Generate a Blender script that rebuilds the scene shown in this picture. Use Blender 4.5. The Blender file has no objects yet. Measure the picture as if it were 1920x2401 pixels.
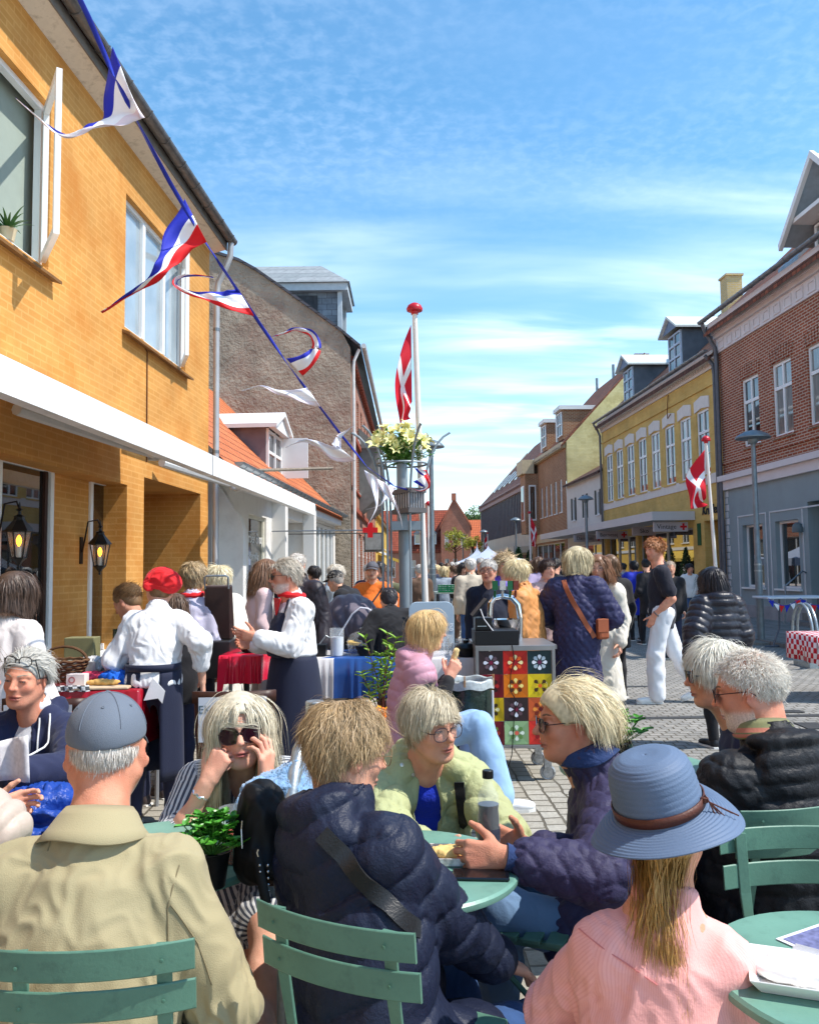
import bpy,bmesh,math,random,time
import numpy as np
from mathutils import Vector,Matrix
R = math.radians
T0 = time.time()
random.seed(7);RNG = np.random.default_rng(7)
sc = bpy.context.scene
COL = sc.collection
CAMZ = 1.5;PIT = R(4.02);ROLL = R(-.7);FPX = 1920.0
cam_d = bpy.data.cameras.new('camera');cam = bpy.data.objects.new('camera',cam_d);COL.objects.link(cam)
cam.location = (0,0,CAMZ);cam.rotation_euler = (Matrix.Rotation(math.pi/2+PIT,3,'X') @ Matrix.Rotation(ROLL,3,'Z')).to_euler()
cam_d.sensor_fit = 'HORIZONTAL';cam_d.sensor_width = 36;cam_d.lens = 36.0;cam_d.clip_start = .05;cam_d.clip_end = 3000
sc.camera = cam
SUN_EL = R(56);SUN_V = Vector((1,-.22,0)).normalized()*math.cos(SUN_EL) + Vector((0,0,math.sin(SUN_EL)))
sd = bpy.data.lights.new('sun','SUN');sun = bpy.data.objects.new('sun',sd);COL.objects.link(sun)
sd.energy = 3.9;sd.angle = R(.53);sd.color = (1,.955,.88)
sun.rotation_euler = SUN_V.to_track_quat('Z','Y').to_euler()
w = bpy.data.worlds.new('World');sc.world = w;w.use_nodes = True
def build_world():
 nt = w.node_tree;N = nt.nodes;L = nt.links
 bg = N['Background']
 sky = N.new('ShaderNodeTexSky');sky.sky_type = 'NISHITA';sky.sun_disc = False
 sky.sun_elevation = SUN_EL;sky.sun_rotation = math.atan2(SUN_V.x,SUN_V.y)
 sky.air_density = 1.0;sky.dust_density = .3;sky.ozone_density = 1.6
 hs = N.new('ShaderNodeHueSaturation');hs.inputs['Saturation'].default_value = 1.22;hs.inputs['Hue'].default_value = .488;hs.inputs['Value'].default_value = 1.12
 L.new(sky.outputs[0],hs.inputs['Color'])
 tc = N.new('ShaderNodeTexCoord');sep = N.new('ShaderNodeSeparateXYZ');L.new(tc.outputs['Generated'],sep.inputs[0])
 zc = N.new('ShaderNodeMath');zc.operation = 'MAXIMUM';zc.inputs[1].default_value = .0;L.new(sep.outputs['Z'],zc.inputs[0])
 za = N.new('ShaderNodeMath');za.operation = 'ADD';za.inputs[1].default_value = .12;L.new(zc.outputs[0],za.inputs[0])
 dx = N.new('ShaderNodeMath');dx.operation = 'DIVIDE';L.new(sep.outputs['X'],dx.inputs[0]);L.new(za.outputs[0],dx.inputs[1])
 dy = N.new('ShaderNodeMath');dy.operation = 'DIVIDE';L.new(sep.outputs['Y'],dy.inputs[0]);L.new(za.outputs[0],dy.inputs[1])
 cb = N.new('ShaderNodeCombineXYZ');L.new(dx.outputs[0],cb.inputs[0]);L.new(dy.outputs[0],cb.inputs[1])
 def noise(scale,mapscale,rot,det,rough,dist=0.0):
  mp = N.new('ShaderNodeMapping');mp.inputs['Scale'].default_value = mapscale;mp.inputs['Rotation'].default_value = (0,0,rot)
  L.new(cb.outputs[0],mp.inputs[0])
  n = N.new('ShaderNodeTexNoise');n.inputs['Scale'].default_value = scale;n.inputs['Detail'].default_value = det
  n.inputs['Roughness'].default_value = rough;n.inputs['Distortion'].default_value = dist
  L.new(mp.outputs[0],n.inputs['Vector']);return n.outputs['Fac']
 def ramp(src,a,b,lo=0.0,hi=1.0):
  m = N.new('ShaderNodeMapRange');m.interpolation_type = 'SMOOTHSTEP'
  m.inputs[1].default_value = a;m.inputs[2].default_value = b;m.inputs[3].default_value = lo;m.inputs[4].default_value = hi
  L.new(src,m.inputs[0]);return m.outputs[0]
 def mth(op,a,b):
  m = N.new('ShaderNodeMath');m.operation = op
  for i,x in enumerate((a,b)):
   if isinstance(x,(int,float)):m.inputs[i].default_value = x
   else:L.new(x,m.inputs[i])
  return m.outputs[0]
 bands = ramp(noise(.42,(1,3.4,1),R(-14),3,.5),.34,.60)      # wide soft streaks
 veil = ramp(noise(1.3,(1,3.2,1),R(-22),4,.55,.3),.30,.75)
 small = ramp(noise(34,(1,1.1,1),0,3,.55,.2),.34,.76)       # mackerel ripples high up
 zone = ramp(noise(.55,(1,1.6,1),R(20),2,.5),.38,.56)
 high = ramp(sep.outputs['Z'],.30,.52)
 rip = mth('MULTIPLY',mth('MULTIPLY',small,high),mth('ADD',mth('MULTIPLY',zone,.75),.18))
 low = ramp(sep.outputs['Z'],.42,.06)                                # more veil towards the horizon
 mid = ramp(sep.outputs['Z'],.50,.30)
 c1 = mth('MULTIPLY',mth('MULTIPLY',bands,veil),mth('ADD',mth('MULTIPLY',mid,.95),.10))
 c2 = mth('MULTIPLY',rip,.11)
 tot = mth('ADD',mth('MULTIPLY',c1,.72),c2)
 tot2 = mth('MINIMUM',mth('ADD',tot,mth('MULTIPLY',low,.12)),.92)
 mx = N.new('ShaderNodeMix');mx.data_type = 'RGBA'
 L.new(tot2,mx.inputs[0]);L.new(hs.outputs[0],mx.inputs[6]);mx.inputs[7].default_value = (6.6,7.6,9.0,1)
 L.new(mx.outputs[2],bg.inputs['Color'])
 bg.inputs['Strength'].default_value = .15
build_world()
vs = sc.view_settings;vs.view_transform = 'Standard';vs.look = 'None';vs.gamma = 1;vs.exposure = .66;vs.use_curve_mapping = False
def ray(u,v):
 a = (u-960)/FPX;b = -(v-1200.5)/FPX;a,b = a*math.cos(ROLL)-b*math.sin(ROLL),a*math.sin(ROLL)+b*math.cos(ROLL)
 return np.array((a,math.cos(PIT)-b*math.sin(PIT),math.sin(PIT)+b*math.cos(PIT)))
CAMP = np.array((0,0,CAMZ))
def aY(u,v,Y):d = ray(u,v);return CAMP + d*(Y/d[1])
def aZ(u,v,Z):d = ray(u,v);return CAMP + d*((Z-CAMZ)/d[2])
def proj(p):
 x,y,z = p[0],p[1],p[2]-CAMZ
 f = y*math.cos(PIT)+z*math.sin(PIT);up = -y*math.sin(PIT)+z*math.cos(PIT)
 a,b = x/f,up/f;a,b = a*math.cos(ROLL)+b*math.sin(ROLL),-a*math.sin(ROLL)+b*math.cos(ROLL)
 return (960+FPX*a,1200.5-FPX*b)
MATS = {}
def lin(c):
 return tuple(((x/255)/12.92 if x/255 <= .04045 else (((x/255)+.055)/1.055)**2.4) for x in c)
def mat(key,rgb=None,rough=.8,var=.12,vs=6.0,bump=.0,bs=60.0,metal=0.0,spec=.4,attr=False,coord='Object',sss=0,alpha=1,trans=0,emit=0,bump2=0,b2s=8.0,b2d=.02,sheen=0,spot=None,spots=3,ior=1.45,stretch=(1,1,1),pat=None):
 if key in MATS:return MATS[key]
 m = bpy.data.materials.new(key);m.use_nodes = True;MATS[key] = m
 nt = m.node_tree;N = nt.nodes;L = nt.links;b = N['Principled BSDF']
 b.inputs['Roughness'].default_value = rough;b.inputs['Metallic'].default_value = metal
 b.inputs['Specular IOR Level'].default_value = spec;b.inputs['IOR'].default_value = ior
 tc = N.new('ShaderNodeTexCoord');mp = N.new('ShaderNodeMapping');mp.inputs['Scale'].default_value = stretch
 L.new(tc.outputs[coord],mp.inputs[0]);co = mp.outputs[0]
 def mixc(f,a,bb,mode='MIX'):
  x = N.new('ShaderNodeMix');x.data_type = 'RGBA';x.blend_type = mode
  for i,s in ((0,f),(6,a),(7,bb)):
   if hasattr(s,'links'):L.new(s,x.inputs[i])
   elif isinstance(s,(int,float)):x.inputs[i].default_value = s
   else:x.inputs[i].default_value = (*s[:3],1)
  return x.outputs[2]
 def nz(scale,det=4,rough_=.55,vec=None):
  n = N.new('ShaderNodeTexNoise');n.inputs['Scale'].default_value = scale;n.inputs['Detail'].default_value = det;n.inputs['Roughness'].default_value = rough_
  L.new(vec or co,n.inputs['Vector']);return n.outputs['Fac']
 if attr:
  at = N.new('ShaderNodeAttribute');at.attribute_name = 'Col';base = at.outputs['Color']
 else:
  rg = N.new('ShaderNodeRGB');rg.outputs[0].default_value = (*lin(rgb),1);base = rg.outputs[0]
 if pat:base = pat(N,L,co,base,mixc,tc)
 if var:
  mr = N.new('ShaderNodeMapRange');mr.inputs[1].default_value = .3;mr.inputs[2].default_value = .7
  mr.inputs[3].default_value = 1-var;mr.inputs[4].default_value = 1+var
  L.new(nz(vs),mr.inputs[0])
  base = mixc(1.0,base,mr.outputs[0],'MULTIPLY')
 if spot:
  mr = N.new('ShaderNodeMapRange');mr.inputs[1].default_value = .5;mr.inputs[2].default_value = .68;mr.inputs[4].default_value = .75
  L.new(nz(spots,6,.65),mr.inputs[0]);base = mixc(mr.outputs[0],base,lin(spot))
 L.new(base,b.inputs['Base Color'])
 h = None
 def addb(src,st,dist):
  nonlocal h
  bp = N.new('ShaderNodeBump');bp.inputs['Strength'].default_value = st;bp.inputs['Distance'].default_value = dist
  L.new(src,bp.inputs['Height'])
  if h is not None:L.new(h,bp.inputs['Normal'])
  h = bp.outputs[0]
 if bump2:addb(nz(b2s,4,.65),bump2,b2d)
 if bump:addb(nz(bs,3),bump,.004)
 if h is not None:L.new(h,b.inputs['Normal'])
 if sss:
  b.inputs['Subsurface Weight'].default_value = sss;b.inputs['Subsurface Radius'].default_value = (.012,.004,.002);b.inputs['Subsurface Scale'].default_value = .6
 if sheen:b.inputs['Sheen Weight'].default_value = sheen;b.inputs['Sheen Roughness'].default_value = .5
 if trans:b.inputs['Transmission Weight'].default_value = trans
 if alpha < 1:b.inputs['Alpha'].default_value = alpha
 if emit:b.inputs['Emission Color'].default_value = (*lin(rgb),1);b.inputs['Emission Strength'].default_value = emit
 m['addb'] = 1
 return m
def pat_brick(bw,bh,mortar,mrgb,c2,off=.5,jit=.0,axis='xz',msmooth=.1,dirt=None):
 """brick courses on faces that lie along a building's own axes"""
 def f(N,L,co,base,mixc,tc):
  s = N.new('ShaderNodeSeparateXYZ');L.new(co,s.inputs[0]);c = N.new('ShaderNodeCombineXYZ')
  if axis == 'xz':
   a = N.new('ShaderNodeMath');L.new(s.outputs[0],a.inputs[0]);L.new(s.outputs[1],a.inputs[1]);L.new(a.outputs[0],c.inputs[0]);L.new(s.outputs[2],c.inputs[1])
  else:
   L.new(s.outputs[0],c.inputs[0]);L.new(s.outputs[1],c.inputs[1])
  v = c.outputs[0]
  if jit:
   n = N.new('ShaderNodeTexNoise');n.inputs['Scale'].default_value = 7;L.new(v,n.inputs['Vector'])
   ma = N.new('ShaderNodeVectorMath');ma.operation = 'SCALE';ma.inputs[3].default_value = jit;L.new(n.outputs['Color'],ma.inputs[0])
   ad = N.new('ShaderNodeVectorMath');L.new(v,ad.inputs[0]);L.new(ma.outputs[0],ad.inputs[1]);v = ad.outputs[0]
  bt = N.new('ShaderNodeTexBrick');bt.offset = off;bt.inputs['Scale'].default_value = 1
  bt.inputs['Brick Width'].default_value = bw;bt.inputs['Row Height'].default_value = bh;bt.inputs['Mortar Size'].default_value = mortar
  bt.inputs['Mortar Smooth'].default_value = msmooth;bt.inputs['Mortar'].default_value = (*lin(mrgb),1)
  L.new(v,bt.inputs['Vector']);L.new(base,bt.inputs['Color1']);bt.inputs['Color2'].default_value = (*lin(c2),1)
  f.fac = bt.outputs['Fac']
  b = N['Principled BSDF'];bp = N.new('ShaderNodeBump');bp.invert = True;bp.inputs['Strength'].default_value = .55;bp.inputs['Distance'].default_value = .006
  L.new(bt.outputs['Fac'],bp.inputs['Height']);L.new(bp.outputs[0],b.inputs['Normal'])
  return bt.outputs['Color']
 return f
def tag(o,label=None,cat=None,group=None,kind=None):
 if label:o['label'] = label
 if cat:o['category'] = cat
 if group:o['group'] = group
 if kind:o['kind'] = kind
 return o
def thing(name,label,cat,loc=(0,0,0),rz=0.0,group=None):
 o = bpy.data.objects.new(name,None);o.empty_display_size = .1;COL.objects.link(o)
 o.location = [float(x) for x in loc];o.rotation_euler = (0,0,rz);return tag(o,label,cat,group)
def rootmat(o):
 while o.parent:o = o.parent
 return Matrix.Translation(o.location) @ o.rotation_euler.to_matrix().to_4x4()
def link(name,me,parent=None,world=False):
 """world=True: vertices are in world coordinates; they are moved to the root's frame"""
 o = bpy.data.objects.new(name,me);COL.objects.link(o)
 if parent is not None:
  if world:me.transform(rootmat(parent).inverted())
  o.parent = parent
 return o
def mesh_np(name,V,F,mats=(),smooth=True,uv=None,col=None,fmat=None):
 me = bpy.data.meshes.new(name);V = np.asarray(V,np.float32);F = np.asarray(F,np.int32)
 me.vertices.add(len(V));me.vertices.foreach_set('co',V.ravel())
 n,k = F.shape
 me.loops.add(n*k);me.loops.foreach_set('vertex_index',F.ravel())
 me.polygons.add(n);me.polygons.foreach_set('loop_start',np.arange(0,n*k,k,dtype=np.int32))
 for m in mats:me.materials.append(m)
 if fmat is not None:me.polygons.foreach_set('material_index',np.asarray(fmat,np.int32))
 me.update(calc_edges=True)
 if smooth:me.polygons.foreach_set('use_smooth',np.ones(n,bool))
 else:me.shade_flat()
 if uv is not None:
  l = me.uv_layers.new(name='UVMap');l.data.foreach_set('uv',np.asarray(uv,np.float32)[F.ravel()].ravel())
 if col is not None:
  a = me.color_attributes.new('Col','FLOAT_COLOR','POINT');c = np.ones((len(V),4),np.float32);c[:,:3] = col
  a.data.foreach_set('color',c.ravel())
 return me
class MB:
 """collects shapes, links them as ONE mesh object"""
 def __init__(s):s.v = [];s.f = [];s.m = [];s.uv = {}
 def add(s,V,F,m=0):
  b = len(s.v);s.v += [tuple(float(c) for c in x) for x in V];s.f += [tuple(int(i)+b for i in f) for f in F];s.m += [m]*len(F);return s
 def box(s,c,d,m=0,rot=None,taper=1.0):
  x,y,z = d[0]/2,d[1]/2,d[2]/2;P = []
  for k in (-1,1):
   t = taper if k > 0 else 1
   P += [Vector((-x*t,-y*t,z*k)),Vector((x*t,-y*t,z*k)),Vector((x*t,y*t,z*k)),Vector((-x*t,y*t,z*k))]
  if rot is not None:P = [rot @ p for p in P]
  P = [p+Vector(c) for p in P]
  return s.add(P,[(0,3,2,1),(4,5,6,7),(0,1,5,4),(1,2,6,5),(2,3,7,6),(3,0,4,7)],m)
 def bx(s,a,b,m=0):
  return s.box([(a[i]+b[i])/2 for i in range(3)],[abs(b[i]-a[i]) for i in range(3)],m)
 def tube(s,pts,r,n=8,m=0,cap=True,flat=None):
  pts = [Vector([float(c) for c in p]) for p in pts];k = len(pts);rs = r if hasattr(r,'__len__') else [r]*k
  V = [];F = [];up = None
  for i,p in enumerate(pts):
   d = (pts[min(i+1,k-1)]-pts[max(i-1,0)]).normalized()
   if up is None:up = Vector((0,0,1)) if abs(d.z) < .9 else Vector((1,0,0))
   if flat is not None:up = Vector(flat)
   a = d.cross(up).normalized();bb = a.cross(d).normalized();up = bb
   for j in range(n):
    t = 2*math.pi*j/n;V.append(p+a*math.cos(t)*rs[i]+bb*math.sin(t)*rs[i]*(1 if flat is None else .3))
  for i in range(k-1):
   for j in range(n):F.append((i*n+j,i*n+(j+1) % n,(i+1)*n+(j+1) % n,(i+1)*n+j))
  if cap:F.append(tuple(range(n))[::-1]);F.append(tuple((k-1)*n+j for j in range(n)))
  return s.add(V,F,m)
 def lathe(s,c,prof,n=20,m=0,axis=None,cap=True):
  V = [];F = [];M = Vector(axis).to_track_quat('Z','Y').to_matrix() if axis is not None else None
  for r,z in prof:
   for j in range(n):
    t = 2*math.pi*j/n;p = Vector((r*math.cos(t),r*math.sin(t),z));V.append((M @ p if M else p)+Vector([float(x) for x in c]))
  for i in range(len(prof)-1):
   for j in range(n):F.append((i*n+j,i*n+(j+1) % n,(i+1)*n+(j+1) % n,(i+1)*n+j))
  if cap:F.append(tuple(range(n))[::-1]);F.append(tuple((len(prof)-1)*n+j for j in range(n)))
  return s.add(V,F,m)
 def prism(s,poly,d,m=0):
  """polygon of 3-D points pushed along vector d"""
  n = len(poly);P = [Vector([float(c) for c in p]) for p in poly];D = Vector(d)
  return s.add(P+[p+D for p in P],[tuple(range(n))[::-1],tuple(range(n,2*n))]+[(i,(i+1) % n,n+(i+1) % n,n+i) for i in range(n)],m)
 def quad(s,*p,m=0):return s.add(p,[tuple(range(len(p)))],m)
 def grid(s,rows,m=0,closed=False):
  """rows: list of rows of points"""
  a = len(rows);b = len(rows[0]);V = [p for r in rows for p in r];F = []
  for i in range(a-1):
   for j in range(b if closed else b-1):F.append((i*b+j,i*b+(j+1) % b,(i+1)*b+(j+1) % b,(i+1)*b+j))
  return s.add(V,F,m)
 def build(s,name,mats,parent=None,world=True,smooth=False,bevel=0,solid=0,sub=0):
  me = bpy.data.meshes.new(name);me.from_pydata(s.v,[],s.f)
  for m in (mats if isinstance(mats,(list,tuple)) else [mats]):me.materials.append(m)
  me.polygons.foreach_set('material_index',s.m);me.update()
  bm = bmesh.new();bm.from_mesh(me)
  bmesh.ops.recalc_face_normals(bm,faces=bm.faces);bm.to_mesh(me);bm.free()
  if smooth:
   me.polygons.foreach_set('use_smooth',[True]*len(me.polygons))
   if smooth != 2:me.set_sharp_from_angle(angle=R(40))
  o = link(name,me,parent,world)
  if solid:
   md = o.modifiers.new('solid','SOLIDIFY');md.thickness = solid;md.offset = 0
  if bevel:
   md = o.modifiers.new('bevel','BEVEL');md.width = bevel;md.segments = 2;md.limit_method = 'ANGLE'
  if sub:
   md = o.modifiers.new('sub','SUBSURF');md.levels = sub;md.render_levels = sub
  return o
def text_mesh(body,size,depth=.002,align='CENTER',bold=0.0,shear=0.0):
 cu = bpy.data.curves.new('t','FONT');cu.body = body;cu.size = size;cu.extrude = depth;cu.align_x = align;cu.align_y = 'CENTER';cu.offset = bold;cu.shear = shear;cu.resolution_u = 3
 o = bpy.data.objects.new('t',cu);COL.objects.link(o);dg = bpy.context.evaluated_depsgraph_get()
 me = bpy.data.meshes.new_from_object(o.evaluated_get(dg));bpy.data.objects.remove(o);bpy.data.curves.remove(cu);me.name = 'lettering'
 return me
def put_text(body,size,M,mt,parent,name='lettering',**k):
 """M: 4x4 world matrix, text runs along its x, up its y, faces its z"""
 me = text_mesh(body,size,**k);me.materials.clear();me.materials.append(mt);me.transform(M);return link(name,me,parent,world=True)
def frameM(o,x,y):
 x = Vector(x).normalized();z = x.cross(Vector(y)).normalized();y = z.cross(x)
 M = Matrix((x,y,z)).transposed().to_4x4();M.translation = Vector([float(c) for c in o]);return M
def copy_tree(o,parent=None):
 c = o.copy();COL.objects.link(c)
 if parent:c.parent = parent
 for ch in list(o.children):copy_tree(ch,c)
 return c
# ================================================================ implicit bodies: signed distances, meshed by surface nets
def nrm(v):v = np.asarray(v,float);return v/(np.linalg.norm(v)+1e-12)
def rotm(axis,ang):
 return np.array(Matrix.Rotation(ang,3,Vector([float(c) for c in axis])))
def frame_of(fwd,up):
 """columns x (right), y (forward), z (up)"""
 y = nrm(fwd);x = nrm(np.cross(y,up));z = np.cross(x,y);return np.stack([x,y,z],1)
class SDF:
 def __init__(s):s.p = []
 def cone(s,a,b,r1,r2=None,k=.02,flat=None,op=1,tag=0):
  s.p.append(('c',np.asarray(a,float),np.asarray(b,float),r1,r1 if r2 is None else r2,k,flat,op,tag));return s
 def ell(s,c,r,Rm=None,k=.02,op=1,tag=0):
  s.p.append(('e',np.asarray(c,float),np.asarray(r,float),Rm,None,k,None,op,tag));return s
 def plane(s,c,n,k=.01,op=-1,tag=0):
  """removes the side the normal points to"""
  s.p.append(('p',np.asarray(c,float),nrm(n),None,None,k,None,op,tag));return s
 def one(s,q,P):
  if q[0] == 'c':
   a,b,r1,r2,flat = q[1],q[2],q[3],q[4],q[6]
   pa = P-a;ba = b-a
   if flat is not None:
    ax,f = flat;ax = nrm(ax);pa = pa+ax*((pa@ax)*(f-1))[...,None];ba = ba+ax*((ba@ax)*(f-1))
   h = np.clip((pa@ba)/(ba@ba+1e-12),0,1)
   d = np.sqrt(((pa-h[...,None]*ba)**2).sum(-1))-(r1+(r2-r1)*h)
   return d/max(1,flat[1]) if flat is not None else d
  if q[0] == 'e':
   p = P-q[1]
   if q[3] is not None:p = p@q[3]
   k0 = np.sqrt(((p/q[2])**2).sum(-1));k1 = np.sqrt(((p/q[2]**2)**2).sum(-1))+1e-9
   return k0*(k0-1)/k1
  return -((P-q[1])@q[2])
 @staticmethod
 def comb(F,d,k,op):
  if op > 0:
   h = np.maximum(k-np.abs(F-d),0)/k;return np.minimum(F,d)-h*h*k*.25
  h = np.maximum(k-np.abs(F+d),0)/k;return np.maximum(F,-d)+h*h*k*.25
 def __call__(s,P):
  F = np.full(P.shape[:-1],1e3)
  for q in s.p:F = s.comb(F,s.one(q,P),q[5],q[7])
  return F
 def bounds(s):
  lo = [];hi = []
  for q in s.p:
   if q[7] < 0:continue
   if q[0] == 'c':
    r = max(q[3],q[4]);lo.append(np.minimum(q[1],q[2])-r);hi.append(np.maximum(q[1],q[2])+r)
   elif q[0] == 'e':r = max(q[2]);lo.append(q[1]-r);hi.append(q[1]+r)
  return np.min(lo,0)-.03,np.max(hi,0)+.03
 def mesh(s,h):
  lo,hi = s.bounds();B = 8;bs = B*h
  nb = np.ceil((hi-lo)/bs).astype(int)+1
  g = np.stack(np.meshgrid(*[np.arange(n) for n in nb],indexing='ij'),-1).reshape(-1,3)
  C = lo+(g+.5)*bs;half = bs*.8661
  D = [s.one(q,C) for q in s.p]
  F = np.full(len(C),1e3)
  for q,d in zip(s.p,D):F = s.comb(F,d,q[5],q[7])
  keep = np.abs(F) < half*1.9+.012
  g = g[keep];D = [d[keep] for d in D];F0 = F[keep]
  if len(g) == 0:return np.zeros((0,3)),np.zeros((0,4),int)
  c = np.arange(B+1);l = np.stack(np.meshgrid(c,c,c,indexing='ij'),-1).reshape(-1,3)
  n1 = (B+1)**3;F = np.full((len(g),n1),1e3)
  P = lo+(g[:,None,:]*B+l[None])*h
  started = np.zeros(len(g),bool)
  for q,d in zip(s.p,D):
   if q[7] > 0:sel = d < np.maximum(F0,0)+q[5]+half*3.2
   else:sel = d < q[5]+half*2.2
   if not sel.any():continue
   F[sel] = s.comb(F[sel],s.one(q,P[sel]),q[5],q[7])
  ids = lambda i,j,k:(i*(B+1)+j)*(B+1)+k
  cl = np.arange(B);ci,cj,ck = [x.ravel() for x in np.meshgrid(cl,cl,cl,indexing='ij')]
  off = [(a,b,c) for a in (0,1) for b in (0,1) for c in (0,1)]
  corner = np.stack([ids(ci+a,cj+b,ck+c_) for a,b,c_ in off],1)      # 512 x 8
  S = F < 0;cs = S[:,corner].sum(-1)                                        # nb x 512
  bi,li = np.nonzero((cs > 0) & (cs < 8))
  val = F[bi[:,None],corner[li]]                                            # n x 8
  cell = g[bi]*B+np.stack([ci,cj,ck],1)[li]
  acc = np.zeros((len(bi),3));cnt = np.zeros(len(bi))
  offa = np.array(off,float)
  for x in range(8):
   for y in range(x+1,8):
    df = np.abs(offa[x]-offa[y]).sum()
    if df != 1:continue
    va,vb = val[:,x],val[:,y];m = (va < 0) != (vb < 0)
    t = np.where(m,va/(va-vb+1e-12),0)
    acc += np.where(m[:,None],offa[x]+(offa[y]-offa[x])*t[:,None],0);cnt += m
  V = lo+(cell+acc/cnt[:,None])*h
  big = nb.max()*B+4;key = (cell[:,0]*big+cell[:,1])*big+cell[:,2]
  order = np.argsort(key);ks = key[order]
  def find(cc):
   k_ = (cc[:,0]*big+cc[:,1])*big+cc[:,2];i = np.searchsorted(ks,k_);i = np.clip(i,0,len(ks)-1)
   return np.where(ks[i] == k_,order[i],-1)
  Q = []
  i0 = 0
  for ax in range(3):
   j = off.index(tuple(1 if a == ax else 0 for a in range(3)))
   s0 = val[:,i0] < 0;s1 = val[:,j] < 0;m = s0 != s1
   cc = cell[m];a1,a2 = [(1,2),(2,0),(0,1)][ax]
   e1 = np.zeros(3,int);e1[a1] = 1;e2 = np.zeros(3,int);e2[a2] = 1
   q = np.stack([find(cc),find(cc-e1),find(cc-e1-e2),find(cc-e2)],1)
   fl = ~s0[m];q[fl] = q[fl][:,::-1]
   Q.append(q[(q >= 0).all(1)])
  Q = np.concatenate(Q)
  return V,Q
 def normals(s,V,e=.002):
  n = np.stack([s(V+np.eye(3)[i]*e)-s(V-np.eye(3)[i]*e) for i in range(3)],1);return n/(np.linalg.norm(n,axis=1,keepdims=True)+1e-9)
def relax(V,F,it=1,lam=.5):
 for _ in range(it):
  acc = np.zeros_like(V);cnt = np.zeros(len(V))
  for a in range(4):
   for b in (1,3):
    np.add.at(acc,F[:,a],V[F[:,(a+b) % 4]]);np.add.at(cnt,F[:,a],1)
  V = V+(acc/np.maximum(cnt,1)[:,None]-V)*lam
 return V
def vnormals(V,F):
 n = np.cross(V[F[:,2]]-V[F[:,0]],V[F[:,3]]-V[F[:,1]]);N = np.zeros_like(V)
 for a in range(4):np.add.at(N,F[:,a],n)
 return N/(np.linalg.norm(N,axis=1,keepdims=True)+1e-12)
def snoise(P,freq,seed=0,n=7):
 """smooth noise in -1..1 from warped sines; freq in cycles per metre (scalar or 3 values)"""
 r = np.random.default_rng(seed);f = np.asarray(freq)*2*math.pi*np.ones(3);Q = P*f
 W = np.stack([np.sin(Q@(r.normal(size=3)*.6)+r.uniform(0,6)) for _ in range(3)],1)
 Q = Q+W*1.3;out = 0
 for i in range(n):
  d = nrm(r.normal(size=3))*r.uniform(.6,1.4);out = out+np.sin(Q@d+r.uniform(0,6))
 return out/(n**.5*1.25)
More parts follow.
